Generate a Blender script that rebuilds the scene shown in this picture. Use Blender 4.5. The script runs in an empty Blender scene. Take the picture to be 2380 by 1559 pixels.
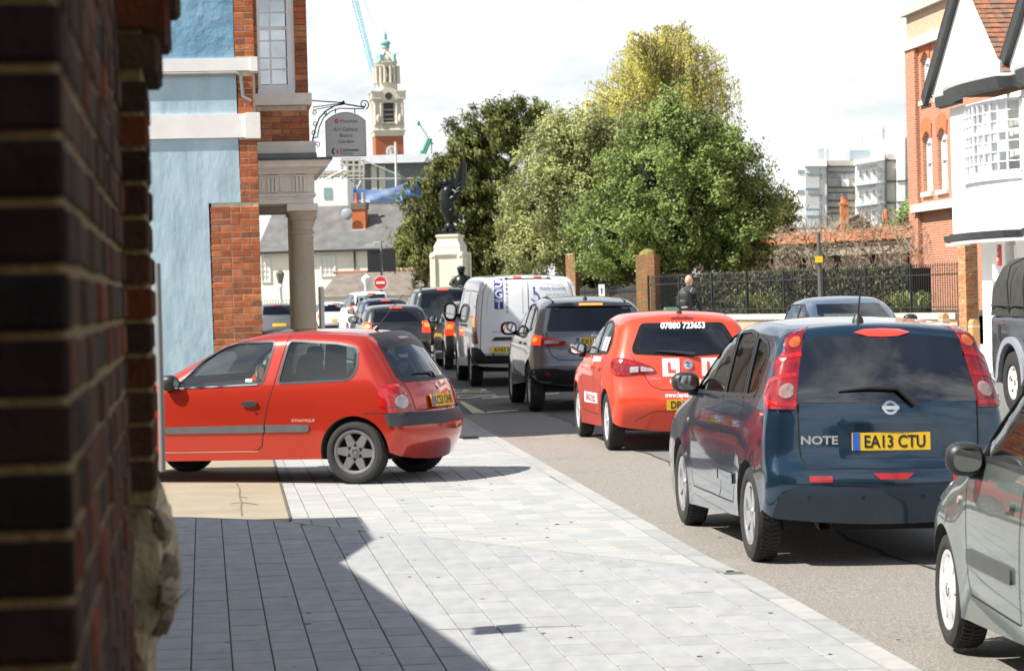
import bpy, bmesh, math, random
import numpy as np
from mathutils import Vector, Matrix, noise
from mathutils.bvhtree import BVHTree
from mathutils.geometry import delaunay_2d_cdt
rnd = random.Random(7)
R = math.radians
scene = bpy.context.scene
C = scene.collection

# ---------------------------------------------------------------- camera
F, CX, CY, ROLL, PITCH, CAMZ = 5950.0, 1190.0, 779.5, .0262, .01459, 1.79
FW = Vector((0, math.cos(PITCH), -math.sin(PITCH)))
U0 = Vector((0, math.sin(PITCH), math.cos(PITCH)))
X0 = Vector((1, 0, 0))
RT = X0 * math.cos(ROLL) - U0 * math.sin(ROLL)
UP = X0 * math.sin(ROLL) + U0 * math.cos(ROLL)
cam = bpy.data.cameras.new('camera')
cam.sensor_width = 36.0
cam.lens = 36.0 * F / 2380.0
cam.clip_start, cam.clip_end = .1, 5000
cam.dof.use_dof = True
cam.dof.focus_distance = 20.0
cam.dof.aperture_fstop = 7.5
camo = bpy.data.objects.new('camera', cam)
C.objects.link(camo)
m = Matrix((RT, UP, -FW)).transposed().to_4x4()
m.translation = (0, 0, CAMZ)
camo.matrix_world = m
scene.camera = camo

# ---------------------------------------------------------------- sky, sun, exposure
SUN_EL, SUN_AZ = R(49), math.atan2(-.94, -.34)        # direction towards the sun, (sin, cos) of azimuth = (x, y)
world = bpy.data.worlds.new('World')
scene.world = world
world.use_nodes = True
nt = world.node_tree
nt.nodes.clear()
N = nt.nodes.new
L = nt.links.new
wo = N('ShaderNodeOutputWorld')
bg = N('ShaderNodeBackground')
sky = N('ShaderNodeTexSky')
sky.sky_type = 'NISHITA'
sky.sun_disc = False
sky.sun_elevation = SUN_EL
sky.sun_rotation = SUN_AZ
sky.dust_density = .6
bg.inputs[1].default_value = .066
tc = N('ShaderNodeTexCoord')
sep = N('ShaderNodeSeparateXYZ'); L(tc.outputs['Generated'], sep.inputs[0])
mz = N('ShaderNodeMath'); mz.operation = 'MAXIMUM'; L(sep.outputs[2], mz.inputs[0]); mz.inputs[1].default_value = 0
az = N('ShaderNodeMath'); az.operation = 'ADD'; L(mz.outputs[0], az.inputs[0]); az.inputs[1].default_value = .22
dv = N('ShaderNodeVectorMath'); dv.operation = 'DIVIDE'
cb = N('ShaderNodeCombineXYZ')
for i in range(3): L(az.outputs[0], cb.inputs[i])
L(tc.outputs['Generated'], dv.inputs[0]); L(cb.outputs[0], dv.inputs[1])
ns = N('ShaderNodeTexNoise'); ns.inputs['Scale'].default_value = 1.7; ns.inputs['Detail'].default_value = 7
ns.inputs['Roughness'].default_value = .58; ns.inputs['Distortion'].default_value = .25
L(dv.outputs[0], ns.inputs['Vector'])
cr = N('ShaderNodeValToRGB'); cr.color_ramp.elements[0].position = .34; cr.color_ramp.elements[1].position = .50; cr.color_ramp.elements[0].color = (.12, .12, .12, 1)
cv = N('ShaderNodeMath'); cv.operation = 'MULTIPLY_ADD'; L(mz.outputs[0], cv.inputs[0]); cv.inputs[1].default_value = -.2; L(ns.outputs[0], cv.inputs[2])   # cumulus thins out overhead
L(cv.outputs[0], cr.inputs[0])
ns2 = N('ShaderNodeTexNoise'); ns2.inputs['Scale'].default_value = 4.0; ns2.inputs['Detail'].default_value = 5
L(dv.outputs[0], ns2.inputs['Vector'])
cc = N('ShaderNodeValToRGB')
cc.color_ramp.elements[0].color = (7.3, 7.5, 7.8, 1); cc.color_ramp.elements[0].position = .34
cc.color_ramp.elements[1].color = (9.2, 9.2, 9.1, 1); cc.color_ramp.elements[1].position = .62
L(ns2.outputs[0], cc.inputs[0])
mx = N('ShaderNodeMixRGB'); L(cr.outputs[0], mx.inputs[0]); L(sky.outputs[0], mx.inputs[1]); L(cc.outputs[0], mx.inputs[2])
L(mx.outputs[0], bg.inputs[0]); L(bg.outputs[0], wo.inputs[0])
sl = bpy.data.lights.new('sun', 'SUN')
sl.energy = 4.6
sl.angle = R(.53)
sl.color = (1, .955, .88)
so = bpy.data.objects.new('sun', sl)
C.objects.link(so)
so.location = (-20, -10, 30)
SUNV = Vector((-.94 * math.cos(SUN_EL), -.34 * math.cos(SUN_EL), math.sin(SUN_EL))).normalized()
so.rotation_euler = SUNV.to_track_quat('Z', 'Y').to_euler()
vs = scene.view_settings
vs.view_transform, vs.look, vs.gamma, vs.use_curve_mapping = 'Standard', 'None', 1, False
vs.exposure = 1.0
scene.cycles.max_bounces = 8
scene.cycles.transparent_max_bounces = 16

# ---------------------------------------------------------------- photograph coordinates to places
def ray(px, py): return FW + RT * ((px - CX) / F) + UP * ((CY - py) / F)
def at(px, py, Y):
    d = ray(px, py); k = Y / d.y
    return Vector((d.x * k, Y, CAMZ + d.z * k))
def gz(y): return .0075 * (min(y, 65) - 17)
def gp(px, py):
    d = ray(px, py); lo, hi = 1.0, 400.0
    for _ in range(50):
        m = (lo + hi) / 2
        if CAMZ + d.z * m / d.y > gz(m): lo = m
        else: hi = m
    return at(px, py, lo)
class Frame:
    """a vertical plane in the place: origin on the ground, axis u along it, local y away behind it"""
    def __init__(s, X, Y, ang, z=None):
        s.o = Vector((X, Y, gz(Y) if z is None else z)); s.a = ang
        s.u = Vector((math.cos(ang), math.sin(ang), 0)); s.n = Vector((-math.sin(ang), math.cos(ang), 0))
    def uv(s, px, py, off=0):
        d = ray(px, py); c = Vector((0, 0, CAMZ))
        k = ((s.o + s.n * off) - c).dot(s.n) / d.dot(s.n)
        p = c + d * k - s.o
        return p.dot(s.u), p.z
# ---------------------------------------------------------------- materials
MATS = {}
def mat(name, col, rough=.6, metal=0.0, var=.12, scale=6.0, bump=0.0, bscale=40.0, coat=0.0, emit=0.0, ramp=None,
        col2=None, det=5, spec=.5, stretch=None, dirt=None):
    """procedural: base colour varied by noise (and by object when ramp is given), optional second noise colour and bump"""
    if name in MATS: return MATS[name]
    m = bpy.data.materials.new(name); m.use_nodes = True
    t = m.node_tree; n = t.nodes; b = n['Principled BSDF']; l = t.links.new
    tc = n.new('ShaderNodeTexCoord'); src = tc.outputs['Object']
    if stretch:
        mp = n.new('ShaderNodeMapping'); mp.inputs['Scale'].default_value = stretch; l(src, mp.inputs[0]); src = mp.outputs[0]
    nz = n.new('ShaderNodeTexNoise'); nz.inputs['Scale'].default_value = scale; nz.inputs['Detail'].default_value = det
    l(src, nz.inputs['Vector'])
    if ramp:
        oi = n.new('ShaderNodeObjectInfo'); rp = n.new('ShaderNodeValToRGB'); rp.color_ramp.interpolation = 'LINEAR'
        e = rp.color_ramp.elements
        while len(e) < len(ramp): e.new(.5)
        for i, c in enumerate(ramp): e[i].position = i / max(1, len(ramp) - 1); e[i].color = (*c, 1)
        l(oi.outputs['Random'], rp.inputs[0]); base = rp.outputs[0]
    else:
        rg = n.new('ShaderNodeRGB'); rg.outputs[0].default_value = (*col, 1); base = rg.outputs[0]
    if col2:
        mx = n.new('ShaderNodeMixRGB'); r2 = n.new('ShaderNodeValToRGB')
        r2.color_ramp.elements[0].position = .42; r2.color_ramp.elements[1].position = .66
        l(nz.outputs[0], r2.inputs[0]); l(r2.outputs[0], mx.inputs[0]); l(base, mx.inputs[1]); mx.inputs[2].default_value = (*col2, 1)
        base = mx.outputs[0]
    hs = n.new('ShaderNodeHueSaturation'); mr = n.new('ShaderNodeMapRange')
    mr.inputs[1].default_value, mr.inputs[2].default_value = .25, .75
    mr.inputs[3].default_value, mr.inputs[4].default_value = 1 - var, 1 + var
    l(nz.outputs[0], mr.inputs[0]); l(mr.outputs[0], hs.inputs['Value']); l(base, hs.inputs['Color'])
    out = hs.outputs[0]
    if dirt:
        dn = n.new('ShaderNodeTexNoise'); dn.inputs['Scale'].default_value = dirt[1]; dn.inputs['Detail'].default_value = 9
        dn.inputs['Roughness'].default_value = .7
        l(tc.outputs['Object'], dn.inputs['Vector'])
        dr = n.new('ShaderNodeValToRGB'); dr.color_ramp.elements[0].position = dirt[2]; dr.color_ramp.elements[1].position = dirt[2] + .16
        l(dn.outputs[0], dr.inputs[0]); dm = n.new('ShaderNodeMixRGB'); l(dr.outputs[0], dm.inputs[0]); l(out, dm.inputs[1])
        dm.inputs[2].default_value = (*dirt[0], 1); out = dm.outputs[0]
    l(out, b.inputs['Base Color'])
    b.inputs['Roughness'].default_value = rough; b.inputs['Metallic'].default_value = metal
    b.inputs['Specular IOR Level'].default_value = spec
    if coat: b.inputs['Coat Weight'].default_value = coat; b.inputs['Coat Roughness'].default_value = .03
    if emit: l(out, b.inputs['Emission Color']); b.inputs['Emission Strength'].default_value = emit
    if bump:
        bn = n.new('ShaderNodeTexNoise'); bn.inputs['Scale'].default_value = bscale; bn.inputs['Detail'].default_value = 6
        l(src, bn.inputs['Vector']); bp = n.new('ShaderNodeBump'); bp.inputs['Strength'].default_value = min(1, bump * 4)
        bp.inputs['Distance'].default_value = bump * .06
        l(bn.outputs[0], bp.inputs['Height']); l(bp.outputs[0], b.inputs['Normal'])
    MATS[name] = m
    return m
def glass(name, tint, refl=.06, rough=0.0):
    if name in MATS: return MATS[name]
    m = bpy.data.materials.new(name); m.use_nodes = True
    t = m.node_tree; n = t.nodes; n.clear(); l = t.links.new
    o = n.new('ShaderNodeOutputMaterial'); mx = n.new('ShaderNodeMixShader'); tr = n.new('ShaderNodeBsdfTransparent')
    gl = n.new('ShaderNodeBsdfGlossy'); gl.inputs['Roughness'].default_value = rough; fr = n.new('ShaderNodeFresnel')
    fr.inputs[0].default_value = 1.55
    nz = n.new('ShaderNodeTexNoise'); nz.inputs['Scale'].default_value = 2.0; tc = n.new('ShaderNodeTexCoord'); l(tc.outputs['Object'], nz.inputs['Vector'])
    ad = n.new('ShaderNodeMath'); ad.operation = 'ADD'; l(fr.outputs[0], ad.inputs[0])
    ml = n.new('ShaderNodeMath'); ml.operation = 'MULTIPLY'; l(nz.outputs[0], ml.inputs[0]); ml.inputs[1].default_value = refl
    l(ml.outputs[0], ad.inputs[1])
    tr.inputs[0].default_value = (*tint, 1); gl.inputs[0].default_value = (.95, .97, 1, 1)
    l(ad.outputs[0], mx.inputs[0]); l(tr.outputs[0], mx.inputs[1]); l(gl.outputs[0], mx.inputs[2]); l(mx.outputs[0], o.inputs[0])
    MATS[name] = m
    return m
def brick_mat(name, ramp, **k): return mat(name, (0, 0, 0), .9, var=.28, scale=14, bump=.18, bscale=60, ramp=ramp, spec=.15, **k)
# ---------------------------------------------------------------- meshes
class MB:
    """collects shapes; build() links them as one mesh object"""
    def __init__(s, m=None): s.v = []; s.f = []; s.mi = []; s.m = m or Matrix(); s.cur = 0
    def add(s, vs, fs, mi=None):
        b = len(s.v); s.v += [tuple(s.m @ Vector(p)) for p in vs]
        s.f += [tuple(b + i for i in f) for f in fs]; s.mi += [s.cur if mi is None else mi] * len(fs)
    def box(s, x0, x1, y0, y1, z0, z1, mi=None):
        s.add([(x0, y0, z0), (x1, y0, z0), (x1, y1, z0), (x0, y1, z0), (x0, y0, z1), (x1, y0, z1), (x1, y1, z1), (x0, y1, z1)],
              [(0, 3, 2, 1), (4, 5, 6, 7), (0, 1, 5, 4), (1, 2, 6, 5), (2, 3, 7, 6), (3, 0, 4, 7)], mi)
    def cbox(s, x0, x1, y0, y1, z0, z1, b=.004, mi=None):
        """box with chamfered edges on the -y face (and its rim)"""
        b = min(b, (x1 - x0) * .3, (z1 - z0) * .3)
        s.add([(x0, y1, z0), (x1, y1, z0), (x1, y1, z1), (x0, y1, z1), (x0, y0 + b, z0), (x1, y0 + b, z0), (x1, y0 + b, z1), (x0, y0 + b, z1),
               (x0 + b, y0, z0 + b), (x1 - b, y0, z0 + b), (x1 - b, y0, z1 - b), (x0 + b, y0, z1 - b)],
              [(0, 3, 2, 1), (0, 1, 5, 4), (1, 2, 6, 5), (2, 3, 7, 6), (3, 0, 4, 7), (4, 5, 9, 8), (5, 6, 10, 9), (6, 7, 11, 10), (7, 4, 8, 11), (8, 9, 10, 11)], mi)
    def prism(s, poly, y0, y1, mi=None):
        """poly in (x, z), extruded along y"""
        n = len(poly)
        s.add([(x, y0, z) for x, z in poly] + [(x, y1, z) for x, z in poly],
              [tuple(range(n)), tuple(range(2 * n - 1, n - 1, -1))] + [(i, n + i, n + (i + 1) % n, (i + 1) % n) for i in range(n)], mi)
    def zprism(s, poly, z0, z1, mi=None, cap=True):
        n = len(poly)
        s.add([(x, y, z0) for x, y in poly] + [(x, y, z1) for x, y in poly],
              ([tuple(range(n - 1, -1, -1)), tuple(range(n, 2 * n))] if cap else []) + [(i, (i + 1) % n, n + (i + 1) % n, n + i) for i in range(n)], mi)
    def tube(s, pts, rad, n=6, mi=None, cap=True):
        pts = [Vector(p) for p in pts]; rings = []
        rad = rad if isinstance(rad, (list, tuple)) else [rad] * len(pts)
        up = None
        for i, p in enumerate(pts):
            t = (pts[min(i + 1, len(pts) - 1)] - pts[max(i - 1, 0)])
            t = t.normalized() if t.length > 1e-9 else Vector((0, 0, 1))
            if up is None:
                up = Vector((0, 0, 1)) if abs(t.z) < .9 else Vector((1, 0, 0))
            a = t.cross(up)
            if a.length < 1e-4: a = t.cross(Vector((0, 1, 0)))
            a.normalize(); b = a.cross(t).normalized(); up = b
            rings.append([p + (a * math.cos(k * math.tau / n) + b * math.sin(k * math.tau / n)) * rad[i] for k in range(n)])
        vs = [q for r in rings for q in r]; fs = []
        for i in range(len(pts) - 1):
            for k in range(n): fs.append((i * n + k, (i + 1) * n + k, (i + 1) * n + (k + 1) % n, i * n + (k + 1) % n))
        if cap: fs += [tuple(range(n)), tuple(range((len(pts) - 1) * n + n - 1, (len(pts) - 1) * n - 1, -1))]
        s.add(vs, fs, mi)
    def lathe(s, prof, n=24, c=(0, 0, 0), axis='z', mi=None, a0=0):
        """prof: (radius, height) list; revolved round the axis through c"""
        vs = []
        for r, h in prof:
            for k in range(n):
                a = a0 + k * math.tau / n; x, y = r * math.cos(a), r * math.sin(a)
                vs.append({'z': (c[0] + x, c[1] + y, c[2] + h), 'y': (c[0] + x, c[1] + h, c[2] + y), 'x': (c[0] + h, c[1] + x, c[2] + y)}[axis])
        fs = [(i * n + k, i * n + (k + 1) % n, (i + 1) * n + (k + 1) % n, (i + 1) * n + k) for i in range(len(prof) - 1) for k in range(n)]
        s.add(vs, fs, mi)
    def ell(s, c, r, n=12, m=8, e=1.0, rot=None, mi=None):
        """superellipsoid: e < 1 is boxier"""
        sg = lambda v: math.copysign(abs(v) ** e, v); vs = []
        for i in range(m + 1):
            p = -math.pi / 2 + math.pi * i / m
            for k in range(n):
                a = k * math.tau / n
                q = Vector((r[0] * sg(math.cos(p)) * sg(math.cos(a)), r[1] * sg(math.cos(p)) * sg(math.sin(a)), r[2] * sg(math.sin(p))))
                if rot: q = rot @ q
                vs.append(tuple(Vector(c) + q))
        s.add(vs, [(i * n + k, i * n + (k + 1) % n, (i + 1) * n + (k + 1) % n, (i + 1) * n + k) for i in range(m) for k in range(n)], mi)
    def mesh(s, name, mats, smooth=0, fix=True):
        me = bpy.data.meshes.new(name)
        me.from_pydata(s.v, [], s.f)
        for m in (mats if isinstance(mats, (list, tuple)) else [mats]): me.materials.append(m)
        if any(s.mi): me.polygons.foreach_set('material_index', s.mi)
        if fix and len(s.f) < 30000:
            bm = bmesh.new(); bm.from_mesh(me); bmesh.ops.remove_doubles(bm, verts=bm.verts, dist=1e-6)
            bmesh.ops.recalc_face_normals(bm, faces=bm.faces); bm.to_mesh(me); bm.free()
        if smooth:
            me.polygons.foreach_set('use_smooth', [True] * len(me.polygons)); me.set_sharp_from_angle(angle=R(smooth))
        me.update()
        return me
    def build(s, name, mats, parent=None, smooth=0, loc=None, rz=0, label=None, cat=None, group=None, kind=None, fix=True):
        return link(name, s.mesh(name, mats, smooth, fix), parent, loc, rz, label, cat, group, kind)
def link(name, data, parent=None, loc=None, rz=0, label=None, cat=None, group=None, kind=None):
    o = bpy.data.objects.new(name, data); C.objects.link(o)
    if parent: o.parent = parent
    if loc: o.location = loc
    if rz: o.rotation_euler = (0, 0, rz)
    for k, v in (('label', label), ('category', cat), ('group', group), ('kind', kind)):
        if v: o[k] = v
    return o
def thing(name, label, cat, loc=(0, 0, 0), rz=0, group=None): return link(name, None, None, loc, rz, label, cat, group)
def copy_tree(o, parent=None, **k):
    c = o.copy(); C.objects.link(c)
    if parent: c.parent = parent
    for ch in list(o.children): copy_tree(ch, c)
    for a, v in k.items(): c[a] = v
    return c
def clip(poly, a, b, c):
    """convex polygon cut to a*x + b*y <= c"""
    out = []
    for i, p in enumerate(poly):
        q = poly[(i + 1) % len(poly)]; dp, dq = a * p[0] + b * p[1] - c, a * q[0] + b * q[1] - c
        if dp <= 0: out.append(p)
        if dp * dq < 0: t = dp / (dp - dq); out.append((p[0] + (q[0] - p[0]) * t, p[1] + (q[1] - p[1]) * t))
    return out
def area(p): return abs(sum(p[i][0] * p[(i + 1) % len(p)][1] - p[(i + 1) % len(p)][0] * p[i][1] for i in range(len(p)))) / 2
TXT = {}
def text2d(s, size=1.0, align='CENTER', bold=0.0):
    """flat lettering: (verts2d, faces), centred on its height"""
    k = (s, size, align, bold)
    if k in TXT: return TXT[k]
    cu = bpy.data.curves.new('t', 'FONT'); cu.body = s; cu.size = size; cu.align_x = align; cu.offset = bold; cu.resolution_u = 3
    ob = bpy.data.objects.new('t', cu); C.objects.link(ob)
    dg = bpy.context.evaluated_depsgraph_get(); me = bpy.data.meshes.new_from_object(ob.evaluated_get(dg))
    v = [(p.co.x, p.co.y - .34 * size) for p in me.vertices]; f = [tuple(p.vertices) for p in me.polygons]
    bpy.data.objects.remove(ob); bpy.data.curves.remove(cu); bpy.data.meshes.remove(me)
    TXT[k] = (v, f)
    return v, f
def lay_text(mb, s, size, place, align='CENTER', bold=0.0, sx=1.0, mi=None):
    """place: (u, v) -> 3d point"""
    v, f = text2d(s, size, align, bold)
    mb.add([place(a * sx, b) for a, b in v], f, mi)
# ================================================================ ground, road, pavements
def kerb_x(y): return 1.0 - .108 * (y - 20)
def sheet(name, xl, xr, ys, dz, m, **k):
    mb = MB()
    for i in range(len(ys) - 1):
        a, b = ys[i], ys[i + 1]
        mb.add([(xl(a), a, gz(a) + dz), (xr(a), a, gz(a) + dz), (xr(b), b, gz(b) + dz), (xl(b), b, gz(b) + dz)], [(0, 1, 2, 3)])
    return mb.build(name, m, **k)
earth = mat('earth', (.16, .15, .12), .95, var=.25, scale=.8)
sheet('ground', lambda y: -1500, lambda y: 1500, [-60, 0, 65, 200, 3000], -.10, earth, kind='structure')
asphalt = mat('asphalt', (.155, .15, .14), .9, var=.25, scale=60, bump=.2, bscale=160, col2=(.20, .193, .18), det=4, dirt=((.12, .116, .11), .7, .60))
asph_pale = mat('asphalt_pale', (.235, .215, .188), .9, var=.3, scale=70, bump=.22, bscale=190, col2=(.325, .30, .267), det=4, dirt=((.185, .17, .152), .8, .57))
asph_shade = mat('asphalt_shade', (.10, .098, .096), .9, var=.2, scale=2.0, bump=.1, bscale=150)
RY = [-30, 0, 10, 20, 30, 40, 50, 58, 65, 75, 90, 110, 140]
def right_x(y): return 8.6 - .11 * (y - 40) if y < 55 else 6.95 - .37 * (y - 55)
def left_x(y): return kerb_x(y) if y < 60 else kerb_x(60) - .16 * (y - 60)
sheet('road', left_x, right_x, RY, 0, asphalt, kind='structure')
sheet('road_gutter_strip', lambda y: kerb_x(y), lambda y: kerb_x(y) + 1.2 + .04 * math.sin(y * 1.7), [-30, 0] + [x * .6 for x in range(15, 62)], .004, asph_pale, kind='structure')
# dark sheet painting the shade on the road beyond the shadow line
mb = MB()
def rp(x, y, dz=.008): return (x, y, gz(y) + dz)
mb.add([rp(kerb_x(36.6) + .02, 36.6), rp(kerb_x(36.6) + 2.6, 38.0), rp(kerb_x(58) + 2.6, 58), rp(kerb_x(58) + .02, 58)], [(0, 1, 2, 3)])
mb.build('road_shade', asph_shade, kind='structure')
mb = MB()                                                          # sealed seam of the trench
seam = [(kerb_x(y) + 1.2 + .04 * math.sin(y * 1.7) + .03 * math.sin(y * 5.1), y) for y in [9 + .45 * i for i in range(60)]]
for (x, y), (x2, y2) in zip(seam, seam[1:]): mb.add([rp(x - .012, y), rp(x + .016, y), rp(x2 + .016, y2), rp(x2 - .012, y2)], [(0, 1, 2, 3)])
mb.build('road_seam', mat('tar', (.05, .05, .05), .6), kind='structure')
# bus bay marking: thick edge line and letters
yellow = mat('road_paint', (.62, .56, .36), .8, var=.25, scale=9, dirt=((.2, .19, .17), 7, .60))
mb = MB()
q = [gp(*p) for p in ((1066, 934), (1076, 934), (1132, 962), (1098, 962))]
mb.add([(p.x, p.y, gz(p.y) + .013) for p in q], [(0, 1, 2, 3)])
q = [gp(*p) for p in ((1132, 958), (1205, 954), (1205, 956), (1132, 962))]
mb.add([(p.x, p.y, gz(p.y) + .013) for p in q], [(0, 1, 2, 3)])
q = [gp(*p) for p in ((1120, 926), (1300, 914), (1300, 916), (1120, 928))]
mb.add([(p.x, p.y, gz(p.y) + .013) for p in q], [(0, 1, 2, 3)])
q = [gp(*p) for p in ((1268, 938), (1345, 926), (1360, 926), (1300, 938))]
mb.add([(p.x, p.y, gz(p.y) + .013) for p in q], [(0, 1, 2, 3)])
ctr = gp(1104, 922)
def busxy(u, v):
    x, y = ctr.x + v * .62 + .10 * u, ctr.y - u * 1.15
    return (x, y, gz(y) + .013)
lay_text(mb, 'BUS', 1.75, lambda u, v: busxy(u - .9, v), bold=.0)
mb.build('bus_bay_marking', yellow, kind='structure')

# ---- pavement in front (raised), crossing beyond, kerb and edging stones
SD = Vector((-.119, .993)).normalized(); SN = Vector((SD.y, -SD.x))       # along the street, to the right of it
def st(s, t): return Vector((0, 20)) + SD * s + SN * t
FA, FB, FC = (-2.7, 20.86), (-1.9, 20.36), (1.42, 16.05)                   # fold where the pavement drops to the crossing
def halfplane(p, q):                                                       # keeps the camera's side
    nx, ny = (p[1] - q[1]), (q[0] - p[0])
    if ny < 0: nx, ny = -nx, -ny
    l = math.hypot(nx, ny); return nx / l, ny / l, (nx * p[0] + ny * p[1]) / l
H1, H2 = halfplane(FA, FB), halfplane(FB, FC)
KB = (1 / math.hypot(1, .108), .108 / math.hypot(1, .108))                 # kerb: x + .108 y <= c
KC = (1.0 + 2.16) * KB[0]
NEAR_Z, FAR_Z = .055, .016
slab_ramp = [(.275, .28, .28), (.315, .318, .315), (.295, .293, .295), (.325, .328, .325), (.28, .292, .29), (.33, .33, .325), (.305, .302, .305), (.27, .288, .28)]
slab_near = mat('slab_grey_stone', (0, 0, 0), .75, var=.12, scale=5, bump=.06, bscale=90, ramp=slab_ramp, stretch=(2.0, .7, 1), dirt=((.25, .26, .26), 3.0, .60))
slab_far = mat('slab_pale_stone', (0, 0, 0), .8, var=.16, scale=4, bump=.06, bscale=90, stretch=(.6, 3, 1),
               ramp=[(.315, .315, .30), (.355, .355, .335), (.305, .315, .305), (.365, .36, .34), (.335, .335, .32), (.29, .305, .30)], dirt=((.23, .235, .225), 2.2, .60))
joint_mat = mat('joint_sand', (.12, .12, .10), .95, var=.3, scale=20, col2=(.07, .085, .05))
def slab_mesh(poly, z, m, th=.05, b=.004):
    c = Vector((sum(p[0] for p in poly) / len(poly), sum(p[1] for p in poly) / len(poly)))
    ins = [(p[0] + (c.x - p[0]) / max(.05, (Vector(p) - c).length) * b * 1.3, p[1] + (c.y - p[1]) / max(.05, (Vector(p) - c).length) * b * 1.3) for p in poly]
    n = len(poly); me = MB()
    V = [(p[0], p[1], gz(p[1]) + z - th) for p in poly] + [(p[0], p[1], gz(p[1]) + z - b * .7) for p in poly] + [(p[0], p[1], gz(p[1]) + z) for p in ins]
    me.add(V, [tuple(range(2 * n, 3 * n))] + [(i, (i + 1) % n, n + (i + 1) % n, n + i) for i in range(n)] + [(n + i, n + (i + 1) % n, 2 * n + (i + 1) % n, 2 * n + i) for i in range(n)])
    return me
def slabs(pred, s0, s1, t0, t1, w, lens, z, m, parent, cap, off=0):
    rs = random.Random(11 + off); cells = []
    t = t0
    while t < t1:
        s = s0 - rs.random() * .4
        while s < s1:
            ln = rs.choice(lens); g = .0036
            poly = [tuple(st(a, b)) for a, b in ((s + g * 2, t + g), (s + g * 2, t + w - g), (s + ln - g * 2, t + w - g), (s + ln - g * 2, t + g))]
            poly = pred(poly)
            if len(poly) > 2 and area(poly) > .004:
                px = [(p[0] / p[1]) for p in poly]
                if max(px) > -.14 and min(p[1] for p in poly) > 11.3: cells.append((sum(p[1] for p in poly) / len(poly), poly))
            s += ln
        t += w
    cells.sort(key=lambda c: c[0] / max(.02, area(c[1])) ** .5)
    rest = MB()
    for i, (_, poly) in enumerate(cells):
        mb = slab_mesh(poly, z + rs.uniform(-.0012, .0012), m)
        if i < cap: mb.build('paving_slab', m, parent)
        else: rest.v += mb.v[:0]; rest.add(mb.v, mb.f)
    if len(cells) > cap: rest.build('paving_slab', m, parent, kind='stuff')
    print('slabs', len(cells))
def near_pred(p):
    p = clip(p, H1[0], H1[1], H1[2] - .10); p = clip(p, H2[0], H2[1], H2[2] - .10)
    return clip(p, KB[0], KB[1], KC - .17) if p else p
DX = -1.82                                                                 # edge of the drive surface at y = 20.6
def far_pred(p):
    if all(H1[0] * a + H1[1] * b <= H1[2] and H2[0] * a + H2[1] * b <= H2[2] for a, b in p): return []
    c = Vector((sum(a for a, b in p) / len(p), sum(b for a, b in p) / len(p)))
    if FB[0] < c.x: p = clip(p, -H2[0], -H2[1], -H2[2] - .008)
    else: p = clip(p, -H1[0], -H1[1], -H1[2] - .008)
    if p: p = clip(p, KB[0], KB[1], KC - .17)
    if p: p = clip(p, -1, -.112, -(DX + .112 * 20.6))
    return p
# base sheets under the slabs
def poly_sheet(name, poly, dz, m, step=None, **k):
    mb = MB(); mb.add([(x, y, gz(y) + dz) for x, y in poly], [tuple(range(len(poly)))]); return mb.build(name, m, **k)
pav = poly_sheet('pavement', [(-9, -20), (kerb_x(-20) - .1, -20), (kerb_x(16.05) - .02, 16.05), FB, FA, (-9, 21.2)], NEAR_Z - .012, joint_mat, kind='structure')
slabs(near_pred, -9.2, 2.2, -2.9, 1.7, .203, [.22, .3, .3, .38, .45, .45], NEAR_Z, slab_near, pav, 300)
cross_ = poly_sheet('pavement_crossing', [FA, FB, FC, (kerb_x(31) - .02, 31), (-4.5, 31)], FAR_Z - .010, joint_mat, kind='structure')
slabs(far_pred, -3.6, 10.5, -3.2, 1.7, .203, [.22, .3, .3, .38, .45, .45], FAR_Z, slab_far, cross_, 300, 5)
# tan surface of the drive with its crack
drive_m = mat('drive_tan', (.285, .242, .172), .9, var=.14, scale=2.2, bump=.12, bscale=170, col2=(.28, .24, .17), det=10, dirt=((.30, .25, .17), .8, .60))
dp = [FA, (DX, 20.62)]
dr = poly_sheet('driveway', [(-9, 21.3), FA, (-1.90, 20.37), (DX - .006, 20.62), (-2.75, 28.9), (-9, 28.9)], FAR_Z + .003, drive_m, kind='structure')
mb = MB()
ck = [(546, 1118), (551, 1130), (557, 1142), (556, 1158), (561, 1172), (560, 1186), (562, 1204)]
for (a, b) in zip(ck, ck[1:]):
    p, q = gp(*a), gp(*b); w = .006
    mb.add([(p.x - w, p.y, gz(p.y) + .024), (p.x + w, p.y, gz(p.y) + .024), (q.x + w, q.y, gz(q.y) + .024), (q.x - w, q.y, gz(q.y) + .024)], [(0, 1, 2, 3)])
for a, b in (((535, 1176), (560, 1172)), ((560, 1172), (600, 1178)), ((556, 1158), (575, 1163)), ((561, 1186), (548, 1192))):
    p, q = gp(*a), gp(*b); w = .006
    mb.add([(p.x, p.y - w * 4, gz(p.y) + .024), (p.x, p.y + w * 4, gz(p.y) + .024), (q.x, q.y + w * 3, gz(q.y) + .024), (q.x, q.y - w * 3, gz(q.y) + .024)], [(0, 1, 2, 3)])
mb.build('crack', mat('crack_dark', (.17, .14, .095), .95), dr)
mb = MB()                                                                   # dark joint strip beside the drive
for y in range(0, 9): mb.add([(DX - .112 * (yy) - o, 20.6 + yy, gz(20.6 + yy) + .024) for yy, o in ((y, .012), (y, -.012), (y + 1, -.012), (y + 1, .012))], [(0, 1, 2, 3)])
mb.build('joint_strip', mat('joint_dark', (.10, .09, .06), .9), dr)
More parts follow.
